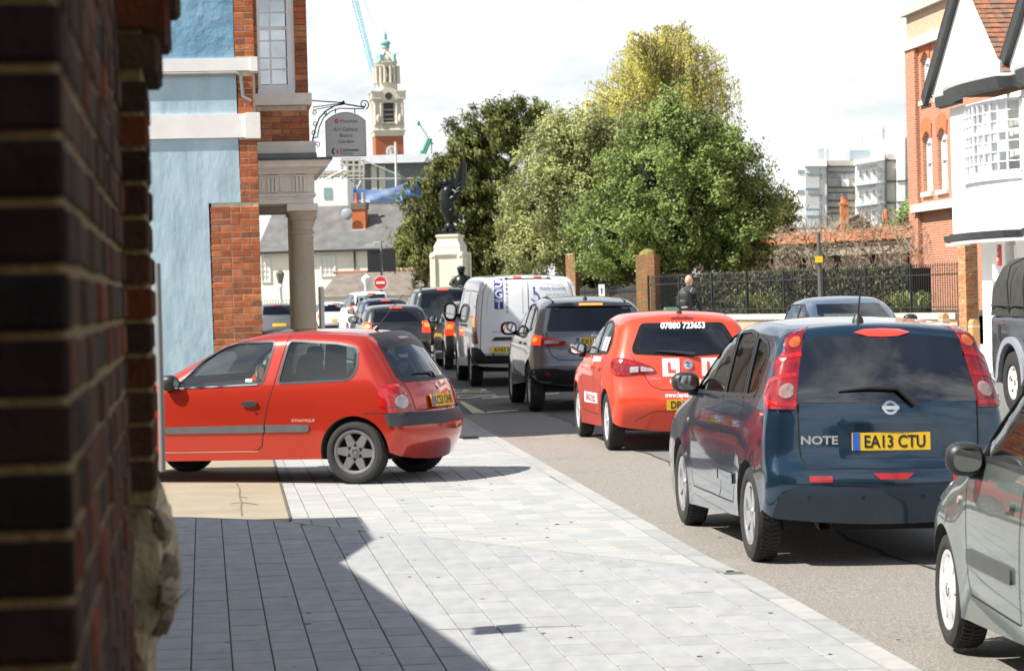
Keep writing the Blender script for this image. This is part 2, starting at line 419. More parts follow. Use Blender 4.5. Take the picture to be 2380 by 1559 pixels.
# kerb stones along the road: near ones wide and raised, sloping down over the fold
kerb_m = mat('kerb_stone', (0, 0, 0), .8, var=.12, scale=7, bump=.08, bscale=90, ramp=[(.32, .318, .305), (.28, .285, .28), (.345, .34, .325), (.30, .30, .30)])
kb = link('kerb', None, None, (0, 0, 0), kind='structure')
y = 11.0
while y < 44:
    ln = .9; y2 = y + ln - .008
    z1 = NEAR_Z if y < 15.6 else (NEAR_Z + (FAR_Z - NEAR_Z) * min(1, (y - 15.6) / 1.2)); z2 = NEAR_Z if y2 < 15.6 else (NEAR_Z + (FAR_Z - NEAR_Z) * min(1, (y2 - 15.6) / 1.2))
    mb = MB(); x1, x2 = kerb_x(y), kerb_x(y2); w = .16
    V = []
    for (xx, yy, zz) in ((x1, y, z1), (x2, y2, z2)):
        g = gz(yy); V += [(xx - w, yy, g - .08), (xx - w, yy, g + zz), (xx - .02, yy, g + zz), (xx, yy, g + zz - .012), (xx, yy, g - .08)]
    mb.add(V, [(i, i + 1, i + 6, i + 5) for i in range(4)] + [(0, 1, 2, 3, 4), (9, 8, 7, 6, 5)])
    mb.build('kerb_stone', kerb_m, kb)
    y += ln
# bull-nosed edging stones along the fold
ed = link('pavement_edging', None, None, (0, 0, 0), kind='structure')
def edge_run(A, B, ln):
    A, B = Vector(A), Vector(B); d = (B - A); n = max(1, round(d.length / ln)); d /= n; t = d.normalized(); nn = Vector((t.y, -t.x))
    if nn.y > 0: nn = -nn
    for i in range(n):
        a, b = A + d * i + t * .003, A + d * (i + 1) - t * .003; V = []
        mb = MB()
        for p in (a, b):
            for o, z in ((.10, -.04), (.10, NEAR_Z + .001), (.045, NEAR_Z - .001), (.012, NEAR_Z - .016), (0, FAR_Z - .004), (0, -.04)):
                q = p + nn * o; V.append((q.x, q.y, gz(q.y) + z))
        mb.add(V, [(k, k + 1, k + 7, k + 6) for k in range(5)] + [(0, 1, 2, 3, 4, 5), (11, 10, 9, 8, 7, 6)])
        mb.build('edging_stone', kerb_m, ed, smooth=50)
edge_run((-3.9, 21.6), FA, .45); edge_run(FA, FB, .45); edge_run(FB, (1.385, 16.095), .45)
mb = MB(); rg_ = random.Random(31)                                          # trodden gum, twigs and grit
for i in range(90):
    y = rg_.uniform(12.3, 24); x = rg_.uniform(-1.6, kerb_x(y) + (1.0 if i % 4 == 0 else -.2)); r_ = rg_.uniform(.006, .02); z = gz(y) + (.006 if x > kerb_x(y) else NEAR_Z + .002 if (H2[0] * x + H2[1] * y < H2[2] - .12) else FAR_Z + .003) + .001; a0 = rg_.uniform(0, 6)
    mb.add([(x + r_ * rg_.uniform(.7, 1.3) * math.cos(a0 + k), y + r_ * rg_.uniform(.7, 1.3) * math.sin(a0 + k), z) for k in range(6)], [tuple(range(6))])
mb.build('pavement_spots', mat('gum_dark', (.12, .115, .11), .9, var=.5, scale=1.5), kind='stuff')
# pavement continuing up the left side and on the far right side
pave_far = mat('paving_far', (.34, .33, .31), .85, var=.2, scale=3)
sheet('pavement_beyond', lambda y: -9 - .11 * (y - 30), lambda y: left_x(y) - .16, [31, 45, 60, 75, 90, 140], .02, pave_far, kind='structure')
sheet('pavement_opposite', right_x, lambda y: right_x(y) + 6, [5, 20, 40, 55, 65, 75, 90, 110], .10, mat('paving_pale', (.42, .41, .39), .85, var=.15, scale=2), kind='structure')
mb = MB()
for y in RY[2:-1]:
    i = RY.index(y); y2 = RY[i + 1]
    mb.add([(right_x(y) - .12, y, gz(y)), (right_x(y) - .10, y, gz(y) + .11), (right_x(y) + .02, y, gz(y) + .11), (right_x(y2) - .12, y2, gz(y2)), (right_x(y2) - .10, y2, gz(y2) + .11), (right_x(y2) + .02, y2, gz(y2) + .11)], [(0, 1, 4, 3), (1, 2, 5, 4)])
mb.build('kerb_opposite', kerb_m, kind='structure')
# ================================================================ brick wall right beside the camera
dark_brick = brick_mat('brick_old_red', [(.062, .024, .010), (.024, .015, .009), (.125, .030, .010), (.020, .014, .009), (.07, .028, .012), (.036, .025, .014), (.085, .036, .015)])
lime = mat('lime_mortar', (.19, .13, .05), .95, var=.2, scale=15, bump=.3, bscale=50)
fw = thing('brick_wall', 'old brick wall with sandy lime mortar, out of focus close at the left edge', 'wall', (0, 0, 0))
A2, B2 = at(158, 700, 2.9), at(292, 700, 5.6)
A2, B2 = Vector((A2.x, A2.y)), Vector((B2.x, B2.y))
wd = (B2 - A2).normalized(); wn = Vector((wd.y, -wd.x))                       # along the wall, out towards the street
wl = (B2 - A2).length
def wpt(s, o, z): p = A2 + wd * s + wn * o; return (p.x, p.y, z)
COURSE, BL = .0755, .222
Z0 = -.12
mb = MB()
def wbox(mb, s0, s1, o0, o1, z0, z1, b=.006):
    V = []
    for (s, o, z) in ((s0, o0, z0), (s1, o0, z0), (s1, o0, z1), (s0, o0, z1), (s0, o1 - b, z0), (s1, o1 - b, z0), (s1, o1 - b, z1), (s0, o1 - b, z1),
                      (s0 + b, o1, z0 + b), (s1 - b, o1, z0 + b), (s1 - b, o1, z1 - b), (s0 + b, o1, z1 - b)): V.append(wpt(s, o, z))
    mb.add(V, [(0, 3, 2, 1), (0, 1, 5, 4), (1, 2, 6, 5), (2, 3, 7, 6), (3, 0, 4, 7), (4, 5, 9, 8), (5, 6, 10, 9), (6, 7, 11, 10), (7, 4, 8, 11), (8, 9, 10, 11)])
wbox(mb, .006, wl + 1.2, -.34, -.005, Z0, 2.75)
mb.build('mortar_core', lime, fw)
rb = random.Random(3); cand = []
nc = int((2.75 - Z0) / COURSE)
for c in range(nc):
    z0 = Z0 + c * COURSE; z1 = z0 + COURSE - .011
    s = 0 if c % 2 else -.0
    first = .103 if c % 2 else .215
    k = 0
    while s < wl - .02:
        ln = (first if k == 0 else (.103 if (k % 3 == 1) else .215)); e = min(s + ln, wl)
        cand.append((s, e, z0, z1)); s = e + .011; k += 1
vis = []
for q in cand:
    y = A2.y + wd.y * (q[0] + q[1]) / 2
    (vis if CAMZ - .152 * y < q[3] and q[2] < CAMZ + .135 * y else vis[:0]).append(q)
vis = vis[:300]; vs_ = set(vis); rest = MB()
for q in cand:
    j = rb.uniform(-.004, .004); dz = rb.uniform(-.002, .002)
    t = MB() if q in vs_ else rest
    wbox(t, q[0], q[1], -.10, .001 + j, q[2] + dz, q[3] + dz, .006)
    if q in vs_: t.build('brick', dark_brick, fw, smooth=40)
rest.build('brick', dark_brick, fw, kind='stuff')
header_shade = brick_mat('brick_header_shade', [(.014, .010, .009), (.022, .013, .010), (.010, .008, .008), (.030, .014, .010)])  # darker copy of the wall bricks: shade painted into the camera-facing end
# end of the wall that faces the camera: headers set proud of the mortar
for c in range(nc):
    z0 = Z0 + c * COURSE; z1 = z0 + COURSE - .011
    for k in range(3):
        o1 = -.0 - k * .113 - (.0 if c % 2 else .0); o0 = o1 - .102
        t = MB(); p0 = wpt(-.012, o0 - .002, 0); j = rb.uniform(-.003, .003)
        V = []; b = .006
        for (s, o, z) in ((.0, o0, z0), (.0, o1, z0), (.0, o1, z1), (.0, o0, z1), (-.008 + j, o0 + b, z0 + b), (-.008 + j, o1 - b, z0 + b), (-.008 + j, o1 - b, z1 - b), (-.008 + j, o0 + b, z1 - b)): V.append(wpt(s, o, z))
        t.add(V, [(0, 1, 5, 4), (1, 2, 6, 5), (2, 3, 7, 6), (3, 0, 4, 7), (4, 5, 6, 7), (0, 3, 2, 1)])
        t.build('brick', header_shade, fw)
# pilaster further along, its corbelled cap, rubble base
pl = thing('brick_pilaster', 'dark brick pilaster with corbelled head and flint rubble base beside the blurred wall', 'pilaster', (0, 0, 0))
pw = .056
mb = MB()
mb.m = Matrix()
wbox(mb, wl + .008, wl + .55, -.05, pw - .006, 1.36, 2.6)
mb.build('mortar_core', lime, pl)
for c in range(nc):
    z0 = Z0 + c * COURSE; z1 = z0 + COURSE - .012
    if z0 < 1.37 or z0 > 2.28: continue
    s = wl; k = 0
    while s < wl + .5:
        ln = .215 if (k + c) % 2 else .103
        t = MB(); wbox(t, s, min(s + ln, wl + .55), -.05, pw + rb.uniform(-.004, .004), z0, z1, .006); t.build('brick', dark_brick, pl, smooth=40)
        s += ln + .011; k += 1
for c, (o, h) in enumerate(((.055, .07), (.075, .07), (.10, .14))):
    z0 = 2.335 + sum((.085, .082, .16)[:c]) - .02
    s = wl - .02
    for k in range(3):
        t = MB(); wbox(t, s, s + .2, -.05, pw + o - .02 + rb.uniform(-.004, .004), z0, z0 + h, .01); t.build('corbel_brick', dark_brick, pl); s += .211
stone_m = mat('flint_rubble', (0, 0, 0), .8, var=.35, scale=9, bump=.3, bscale=30, ramp=[(.34, .22, .10), (.12, .085, .05), (.46, .36, .24), (.22, .15, .08), (.07, .055, .045), (.38, .26, .13)])
stone_w = mat('pale_mortar', (.33, .26, .16), .95, var=.3, scale=12, bump=.35, bscale=25)
def rock(name, c, r, m, parent, seed):
    bm = bmesh.new(); rk = random.Random(seed * 7 + 1)
    for _ in range(15): bm.verts.new(Vector((rk.gauss(0, 1), rk.gauss(0, 1), rk.gauss(0, 1))).normalized() * rk.uniform(.8, 1.1))
    hl = bmesh.ops.convex_hull(bm, input=bm.verts); bmesh.ops.delete(bm, geom=list(set(hl['geom_interior'])), context='VERTS'); bmesh.ops.bevel(bm, geom=list(bm.edges), offset=.10, segments=1, affect='EDGES')
    for v in bm.verts:
        k = 1.0
        v.co = Vector((v.co.x * r[0], v.co.y * r[1], v.co.z * r[2])) * k + Vector(c)
    me = bpy.data.meshes.new(name); bm.to_mesh(me); bm.free(); me.materials.append(m)
    return link(name, me, parent)
mb = MB()
base = []
for i in range(17):
    z = -.1 + i * .092
    base.append((z, float(np.interp(z, [.6, .98, 1.04, 1.08, 1.15, 1.25, 1.33, 1.38], [.02, .02, .045, .08, .09, .09, .08, .04])) + .012 * math.sin(i * 2.9)))
V = []
for z, o in base:
    for s, oo in ((wl + .12, -.1), (wl + .10, o - .03), (wl + .35, o + .012), (wl + .9, o - .01), (wl + 1.1, -.1)): V.append(wpt(s, oo, z))
fs = [(i * 5 + k, i * 5 + k + 1, i * 5 + k + 6, i * 5 + k + 5) for i in range(16) for k in range(4)] + [tuple(range(80, 85))]
mb.add(V, fs); mb.build('rubble_mortar', stone_w, pl, smooth=60)
for i in range(110):
    z = rb.uniform(.75, 1.36); s = wl + rb.uniform(.10, .6)
    o = min(base, key=lambda b: abs(b[0] - z))[1] - .022
    rr = rb.uniform(.03, .065)
    rock('rubble_stone', wpt(s, o, z), (rr * .55, rr * 1.1, rr * rb.uniform(.7, 1.25)), stone_m, pl, i)
dpm = mat('plate_grey', (.24, .24, .235), .45, var=.05)
p0, p1 = at(364, 610, 8.6), at(386, 1092, 7.6)
mb = MB(); mb.tube([(at(366, 612, 8.0)), (at(371, 800, 8.0)), (at(378, 1095, 8.0))], .010, 10)
mb.tube([at(358, 622, 8.0), at(368, 622, 8.0)], .008, 6)
mb.build('drainpipe', dpm, smooth=60, label='thin pale grey pipe standing upright just behind the brick pilaster', cat='pipe')

# ================================================================ unseen buildings beside and behind the camera, put in to shade pavement and wall
plain_brick = brick_mat('brick_plain', [(.25, .09, .05), (.20, .08, .05)])
def slate(name='slate'): return mat('slate', (.10, .10, .105), .7, var=.25, scale=3, bump=.1, bscale=30)
sb = thing('shadow_building', 'low brick lodge set back on the left beyond the blurred wall', 'building', (0, 0, 0))  # out of view; roof edge worked back from the shadow on the pavement
H_ = 4.0
def src(px, py, h):                                                          # the roof point whose shadow falls on this ground point
    g = gp(px, py); k = (h - g.z) / SUNV.z
    return (g.x + SUNV.x * k, g.y + SUNV.y * k)
eA, eB, eC, eD = src(840, 1205, H_), src(885, 1270, H_), src(810, 1325, H_), src(1140, 1559, H_)
eE = (eD[0] + (eD[0] - eC[0]) * .8, eD[1] + (eD[1] - eC[1]) * .8)
mb = MB(); mb.zprism([(-12, eA[1] + .05), (-12, eE[1]), eE, eD, eC, eB, eA], H_ - .14, H_)
mb.build('roof', slate(), sb)
mb = MB(); mb.zprism([(-11.9, eA[1] - .3), (-11.9, eE[1] + .3), (eE[0] - .35, eE[1] + .3), (eD[0] - .35, eD[1]), (eC[0] - .35, eC[1]), (eA[0] - .35, eA[1] - .3)], -.2, H_ - .141)
mb.build('wall', plain_brick, sb)
nb = thing('added_shade_block', 'tall brick building behind the camera on the left', 'building', (0, 0, 0))  # added out of view to keep sun off the near wall end
mb = MB(); mb.box(-9, -.62, -14, 2.45, -.2, 7.2); mb.build('wall', plain_brick, nb)
mb = MB(); mb.prism([(-9.3, 7.201), (-.7, 7.201), (-5, 10.2)], -14.2, 2.4); mb.build('roof', slate(), nb)
hs = thing('unseen_hanging_board', 'small hanging board on an iron arm, out of view, its shadow falls on the pavement', 'sign', (0, 0, 0))
c = src(1178, 1484, 3.1); c = Vector((c[0], c[1], 3.1))
mb = MB(); mb.box(c.x - .012, c.x + .012, c.y - .16, c.y + .16, 2.95, 3.25); mb.build('board', mat('sign_back', (.05, .05, .05), .5), hs)
mb = MB(); mb.tube([(c.x + .3, c.y, 3.28), (c.x - 1.9, c.y, 3.28)], .012); mb.build('arm', mat('iron', (.02, .02, .022), .5, metal=.6), hs)

# ================================================================ blue rendered gallery building with porch
ga = R(6.6)
G = Frame((600 - CX) / F * 30, 30.0, ga)
gal = thing('gallery_building', 'pale blue rendered building with red brick quoins, white bands and columned porch', 'building', G.o, ga)
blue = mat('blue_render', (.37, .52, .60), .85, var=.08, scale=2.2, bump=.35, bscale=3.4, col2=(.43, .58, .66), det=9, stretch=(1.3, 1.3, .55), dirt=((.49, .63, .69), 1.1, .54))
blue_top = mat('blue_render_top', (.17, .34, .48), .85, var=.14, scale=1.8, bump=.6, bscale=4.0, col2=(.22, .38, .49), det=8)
white_band = mat('white_band', (.80, .79, .76), .8, var=.08, scale=4, bump=.06, bscale=14, dirt=((.60, .56, .48), 3.5, .66))
stucco = mat('cream_stone', (.62, .60, .54), .8, var=.1, scale=5, bump=.12, bscale=40, dirt=((.42, .40, .35), 2.5, .64))
orange_brick = brick_mat('brick_orange', [(.46, .14, .055), (.33, .10, .045), (.52, .20, .085), (.40, .12, .05), (.25, .095, .05), (.50, .16, .065), (.30, .13, .075)])
bay_brick = brick_mat('brick_bay', [(.36, .13, .06), (.27, .10, .05), (.42, .19, .09), (.30, .11, .055), (.20, .08, .05), (.40, .12, .055)])
gmort = mat('mortar_grey', (.62, .54, .42), .95, var=.2, scale=20)
U = lambda px, py, off=0: G.uv(px, py, off)
def zz(py, px=560, off=0): return U(px, py, off)[1]
def ux(px, py=300, off=0): return U(px, py, off)[0]
TOPZ = zz(-260)
# render panels; between them the bands
xl = ux(-60); xq = ux(549)
zb1t, zb1b, zb2t, zb2b, zpan = zz(135), zz(165), zz(265), zz(320), zz(471)
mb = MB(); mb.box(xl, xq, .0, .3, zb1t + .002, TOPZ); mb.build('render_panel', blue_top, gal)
mb = MB(); mb.box(xl, ux(552), .0, .3, zb2t + .002, zb1b - .002); mb.build('render_panel', blue, gal)
mb = MB(); mb.prism([(xl, -.1), (ux(484), -.1), (ux(480), zpan), (ux(555), zpan), (ux(553), zb2b - .002), (xl, zb2b - .002)], .0, .3); mb.build('render_panel', blue, gal)
mb = MB(); mb.box(xl, ux(600), -.03, .30, zb1b + .001, zb1t); mb.box(ux(586), ux(600) + .012, -.045, .30, zb1b - .008, zb1t + .008); mb.build('band', white_band, gal)
mb = MB(); mb.box(xl, ux(570), -.03, .30, zb2b, zb2t); mb.box(ux(570), ux(605), -.06, .25, zb2b - .012, zb2t + .012); mb.build('band', white_band, gal)
mb = MB(); mb.tube([(xl, -.04, zb1b - .03), (ux(553), -.04, zb1b - .03), (ux(563), -.04, zb1b - .06), (ux(567), -.04, zb1b - .30), (ux(585), -.04, zb1b - .36)], .022, 8)
mb.build('pipe', mat('pipe_grey', (.30, .29, .27), .5), gal, smooth=60)
# bodies of the building behind the facings
mb = MB(); mb.box(xl, ux(597), .30, 30, -.1, TOPZ + .4); mb.build('wall', gmort, gal)
mb = MB(); mb.box(ux(486), ux(597) - .01, .010, .30, -.1, zpan - .002); mb.box(ux(555), ux(597) - .01, .010, .30, zpan, zb2b - .002); mb.box(ux(555), ux(590) - .01, .010, .30, zb2t + .002, zb1b - .002); mb.box(ux(550), ux(596) - .01, .010, .30, zb1t + .002, TOPZ); mb.build('mortar_core', gmort, gal)
rg = random.Random(5)
def courses(parent, x0f, x1f, z0, z1, y0, m, depth=.10, name='brick', flip=0):
    c = 0; z = z0; n = 0
    while z + .05 < z1:
        h = .0635; a, b = x0f(z + .03), x1f(z + .03); x = b; k = c + flip      # laid from the corner
        while x > a + .02:
            ln = .215 if k % 2 else .103
            lo = max(a, x - ln)
            if lo - a < .06: lo = a
            t = MB(); t.cbox(lo, x, y0 + rg.uniform(-.003, .003), y0 + depth, z + rg.uniform(-.0015, .0015), min(z + h, z1), .005); t.build(name, m, parent)
            x = lo - .010; k += 1; n += 1
        z += .0738; c += 1
    return n
courses(gal, lambda z: ux(484), lambda z: ux(597), .05, zpan - .002, 0, orange_brick)
courses(gal, lambda z: ux(555), lambda z: ux(597), zpan + .006, zb2b - .01, 0, orange_brick)
courses(gal, lambda z: ux(555), lambda z: ux(590), zb2t + .006, zb1b - .03, 0, orange_brick, flip=1)
courses(gal, lambda z: ux(550), lambda z: ux(596), zb1t + .02, zz(-25), 0, orange_brick)
mb = MB(); mb.box(ux(550), ux(596), 0, .3, zz(-25) + .01, TOPZ); mb.build('upper_wall', orange_brick, gal)
# projecting bay over the porch, set back, in the shade of the block
SB = .62
bx = lambda px, py=300: ux(px, py, SB)
bz = lambda py: zz(py, 660, SB)
x0, x1, xw0, xw1 = bx(585), bx(719), bx(606), bx(681)
mb = MB(); mb.box(x0, x1 - .02, SB + .11, SB + 3.4, bz(358), TOPZ); mb.build('wall', gmort, gal)
mb = MB(); mb.box(x0, x1 - .02, SB + .03, SB + .11, bz(330) + .004, bz(246)); mb.box(bx(689), x1 - .02, SB + .03, SB + .11, bz(217), TOPZ); mb.box(x0, bx(604), SB + .03, SB + .11, bz(217), TOPZ); mb.build('mortar_core', gmort, gal)
courses(gal, lambda z: x0, lambda z: x1, bz(328), bz(247), SB, bay_brick)
courses(gal, lambda z: bx(690), lambda z: x1, bz(216), bz(-25), SB, bay_brick)
courses(gal, lambda z: x0, lambda z: bx(603), bz(216), bz(-25), SB, bay_brick)
courses_side = MB(); courses_side.box(x1 - .02, x1, SB + .105, SB + 3.4, bz(358), TOPZ); courses_side.build('side_wall', bay_brick, gal)
mb = MB(); mb.box(x0 - .02, bx(726), SB - .07, SB + 3.45, bz(245), bz(218)); mb.build('sill_band', stucco, gal)
mb = MB(); mb.box(x0 - .02, bx(732), SB - .08, SB + 3.5, bz(357), bz(330)); mb.build('string_band', stucco, gal)
mb = MB(); mb.prism([(x0 - .02, bz(372)), (bx(735), bz(372)), (bx(733), bz(357) - .002), (x0 - .02, bz(357) - .002)], SB - .12, SB + 3.55); mb.build('lead_flashing', mat('lead', (.17, .19, .19), .6, var=.25, scale=5, bump=.1, bscale=20), gal)
# sash window in the bay
win = MB(); f_ = .045
wz0, wz1 = bz(196), TOPZ - .3
win.box(xw0 - .01, xw0 + f_ * .4, SB + .06, SB + .16, bz(208), wz1); win.box(bx(672), bx(689), SB + .04, SB + .16, bz(208), wz1)
win.box(xw0, bx(672), SB + .05, SB + .15, bz(208), bz(196)); win.box(xw0 - .02, bx(688), SB + .0, SB + .14, bz(218) + .002, bz(208) - .001)
wf = win.build('window_frame', mat('white_gloss', (.74, .75, .76), .35, var=.05), gal)
mb = MB(); xm = bx(634)
mb.box(xm - .012, xm + .012, SB + .075, SB + .12, bz(196), wz1)
for py in (160, 133, 93, 64, 27, -10): mb.box(xw0, bx(672), SB + .08, SB + .115, bz(py) - (.022 if py == 64 else .009), bz(py) + (.022 if py == 64 else .009))
mb.build('glazing_bar', MATS['white_gloss'], wf)
pane_m = glass('window_pane', (.75, .82, .85), .75)
ys = [196, 160, 133, 93, 64, 27, -10, -46]
for a, b in zip(ys, ys[1:]):
    for xa, xb in ((xw0, xm), (xm, bx(672))):
        mb = MB(); mb.box(xa + .012, xb - .012, SB + .093, SB + .097, bz(a) + .01, bz(b) - .01); mb.build('pane', pane_m, wf)
mb = MB(); mb.box(xw0, bx(689), SB + .101, SB + .109, bz(208), wz1); mb.build('room_dark_sheet', mat('room_dark', (.05, .06, .07), .9), gal)  # dark sheet standing in for the unlit room behind the panes
# entablature with triglyphs, over the columns
EN = SB - .02
ent = MB()
ent.box(x0 - .02, bx(727), EN, EN + 3.3, bz(451), bz(405))                   # frieze
ent.build('frieze', stucco, gal)
mb = MB(); mb.box(x0 - .02, bx(730), EN - .025, EN + 3.32, bz(457), bz(451) - .001); mb.box(x0 - .02, bx(724), EN - .008, EN + 3.28, bz(474), bz(457) - .001); mb.build('architrave', stucco, gal)
mb = MB(); cz0, cz1 = bz(405) + .001, bz(375)
pr = [(0, cz0), (.03, cz0), (.05, cz0 + .03), (.07, cz0 + .035), (.08, cz0 + .065), (.16, cz0 + .075), (.165, cz0 + .115), (.20, cz0 + .145), (.20, cz1), (0, cz1)]
V = []; xe = bx(727)
for o, z in pr: V += [(x0 - .02, EN - o, z), (xe + o, EN - o, z), (xe + o, EN + 3.3, z)]
mb.add(V, [(i * 3 + k, i * 3 + k + 1, (i + 1) * 3 + k + 1, (i + 1) * 3 + k) for i in range(len(pr) - 1) for k in range(2)] + [tuple(i * 3 for i in range(len(pr))), tuple(i * 3 + 2 for i in range(len(pr)))])
mb.build('cornice', stucco, gal)
mb = MB(); mb.box(x0 - .02, xe + .215, EN - .215, EN + 3.4, cz1 + .001, cz1 + .028); mb.build('cornice_cap', mat('lead_dark', (.07, .075, .06), .7), gal)
for px in (618, 684):
    t = MB(); a = bx(px)
    for k in range(3): t.box(a + k * .045, a + k * .045 + .03, EN - .022, EN + .01, bz(447), bz(412))
    t.box(a - .012, a + .135, EN - .03, EN + .01, bz(412) + .001, bz(408)); t.build('triglyph', stucco, gal)
    t = MB(); t.box(a + .0, a + .13, EN - .13, EN - .05, bz(393), bz(387)); t.build('mutule', stucco, gal)
    t = MB(); t.box(a - .01, a + .13, EN - .03, EN - .02, bz(460) - .008, bz(457) - .004); t.build('guttae', stucco, gal)
for pa, pb in ((644, 684), (596, 612)):
    t = MB(); a, b = bx(pa) + .015, bx(pb) - .015; za, zb = bz(446), bz(412)
    for (q0, q1, r0, r1) in ((a, b, za, za + .02), (a, b, zb - .02, zb), (a, a + .02, za + .021, zb - .021), (b - .02, b, za + .021, zb - .021)): t.box(q0, q1, EN - .012, EN + .01, r0, r1)
    t.build('metope_panel', stucco, gal)
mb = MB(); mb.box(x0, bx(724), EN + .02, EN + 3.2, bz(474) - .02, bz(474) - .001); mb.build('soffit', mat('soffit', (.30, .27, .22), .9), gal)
# columns
col_m = mat('column_stone', (.36, .32, .25), .85, var=.15, scale=6, bump=.1, bscale=60, stretch=(1, 1, .35), dirt=((.22, .19, .14), 4, .6))
cxm = bx(706, 600) ; rr = .142
def column(x, y, r, top):
    mb = MB(); p = [(r * 1.28, -.05), (r * 1.28, .10), (r * 1.2, .11), (r * 1.22, .17), (r * 1.06, .20), (r * 1.03, .5)]
    for k in range(7): p.append((r * (1.03 - .16 * (k / 6) ** 1.6), .5 + (top - .36 - .5) * k / 6))
    p += [(r * .98, top - .35), (r * .98, top - .33), (r * .88, top - .32), (r * .88, top - .20), (r * 1.0, top - .19), (r * 1.02, top - .16), (r * 1.22, top - .10), (r * 1.25, top - .085), (0, top - .085)]
    mb.lathe(p, 28, (x, y, 0)); o = mb.build('column', col_m, gal, smooth=40)
    mb = MB(); mb.box(x - r * 1.3, x + r * 1.3, y - r * 1.3, y + r * 1.3, top - .084, top - .002); mb.build('abacus', stucco, o)
ct = bz(474) - .001
column(cxm, EN + rr * 1.15, rr, ct)
column(ux(706, 600, EN + 2.7), EN + 2.7, rr, ct)
mb = MB(); mb.box(bx(666), bx(676), EN + .36, EN + .62, 0, ct - .1); mb.box(bx(662), bx(678), EN + .34, EN + .64, ct - .14, ct - .05); mb.build('pilaster', col_m, gal)
mb = MB(); mb.prism([(bx(737), .1), (bx(745), .1), (bx(745), bz(668)), (bx(737), bz(668))], EN + .3, EN + 1.0); mb.build('notice_board', mat('board_white', (.55, .56, .56), .5), gal)
# hanging sign on its scrolled iron bracket
ik = MATS['iron']
SX = SB + .5
sx = lambda px, py=300: ux(px, py, SX); sz = lambda py, px=800: zz(py, px, SX)
sg = thing('hanging_sign', 'grey arched hanging sign reading Minories Art Gallery Bistro Garden', 'sign', G.o, ga)
a, b = sx(757), sx(849); zb_, zs_, zt_ = sz(364), sz(282), sz(262)
poly = [(a, zb_), (b, zb_), (b, zs_)] + [(a + (b - a) * (1 - t / 10), zs_ + (zt_ - zs_) * math.sin(math.pi * t / 10) ** .8) for t in range(1, 10)] + [(a, zs_)]
mb = MB(); mb.prism(poly, SX - .02, SX + .02); mb.build('board', mat('sign_grey', (.42, .44, .43), .5, var=.07, scale=4, dirt=((.34, .37, .33), 3, .62)), sg)
mb = MB(); n_ = len(poly)
for i in range(n_):
    p, q = poly[i], poly[(i + 1) % n_]; mb.tube([(p[0], SX - .02, p[1]), (q[0], SX - .02, q[1])], .006, 5)
mb.build('rim', mat('rim_grey', (.25, .27, .26), .5), sg)
mx_ = (a + b) / 2; mb = MB()
def sgn_at(px, py): x, z = sx(px, py), sz(py, px); return lambda u, v: (x + u, SX - .024, z + v)
lay_text(mb, 'Minories', .062, sgn_at(810, 282), mi=0)
lay_text(mb, 'Art Gallery', .064, sgn_at(803, 301)); lay_text(mb, 'Bistro', .064, sgn_at(804, 315)); lay_text(mb, 'Garden', .064, sgn_at(804, 329))
lay_text(mb, 'Colchester', .052, sgn_at(812, 349), bold=.0012); lay_text(mb, 'Institute', .046, sgn_at(806, 357))
mb.build('lettering', mat('letter_grey', (.09, .10, .11), .6), sg)
mb = MB(); o = sgn_at(782, 282); mb.add([o(.026 * math.cos(k * .524), .026 * math.sin(k * .524)) for k in range(12)], [tuple(range(12))])
o = sgn_at(783, 353); mb.add([o(-.005, -.02), o(.018, -.025), o(.018, .012), o(-.005, .012)], [(0, 1, 2, 3)]); mb.add([o(.006 + .008 * math.cos(k * .785), .028 + .008 * math.sin(k * .785)) for k in range(8)], [tuple(range(8))])
mb.build('red_emblem', mat('sign_red', (.55, .03, .04), .5), sg)
mb = MB(); o = sgn_at(782, 282); lay_text(mb, 'the', .02, lambda u, v: (o(u, v)[0], SX - .026, o(u, v)[2])); mb.build('emblem_lettering', mat('white_paint', (.8, .8, .8), .5), sg)
mb = MB(); o = sgn_at(777, 352)
mb.add([o(.034 * math.cos(t), .038 * math.sin(t)) for t in [1.57 + k * .31 for k in range(11)]] + [o(.005 + .016 * math.cos(t), .024 * math.sin(t)) for t in [4.71 - k * .31 for k in range(11)]], [(i, i + 1, 20 - i, 21 - i) for i in range(10)])
mb.build('dark_emblem', mat('sign_navy', (.03, .035, .06), .5), sg)
br = MB()
def bp(px, py): return (sx(px, py), SX, sz(py, px))
def spiral(cx_, cy_, r0, r1, a0, a1, n=16): return [bp(cx_ + (r0 + (r1 - r0) * k / n) * math.cos(a0 + (a1 - a0) * k / n), cy_ + (r0 + (r1 - r0) * k / n) * math.sin(a0 + (a1 - a0) * k / n)) for k in range(n + 1)]
br.tube([bp(726, 330), bp(733, 300), bp(742, 275), bp(758, 258), bp(778, 246), bp(800, 242), bp(825, 246), bp(848, 250)], .009, 5)
br.tube([bp(738, 316), bp(742, 296), bp(752, 274), bp(768, 260), bp(790, 252), bp(820, 253), bp(846, 253)], .007, 5)
br.tube(spiral(846, 243, 12, 2, 1.2, -7.5, 24), .007, 5)
br.tube([bp(676, 231), bp(720, 234), bp(797, 239)], .007, 5); br.tube([bp(727, 250), bp(797, 240)], .006, 5); br.tube([bp(727, 256), bp(760, 250), bp(797, 242)], .005, 5)
br.ell(bp(798, 239), (.02, .02, .025), 8, 6)
for (x, y, r, d) in ((732, 262, 6, 1), (733, 288, 6, 1), (730, 308, 6, 1), (737, 335, 7, -1), (755, 263, 5, -1)): br.tube(spiral(x, y, r, 1.5, 1.57, 1.57 + d * 7.5, 18), .005, 4)
br.tube([bp(725, 322), bp(740, 318)], .006, 4)
for px in (779, 824): br.tube([bp(px, 252), bp(px + 1, 264)], .006, 4)
br.build('bracket', ik, sg)
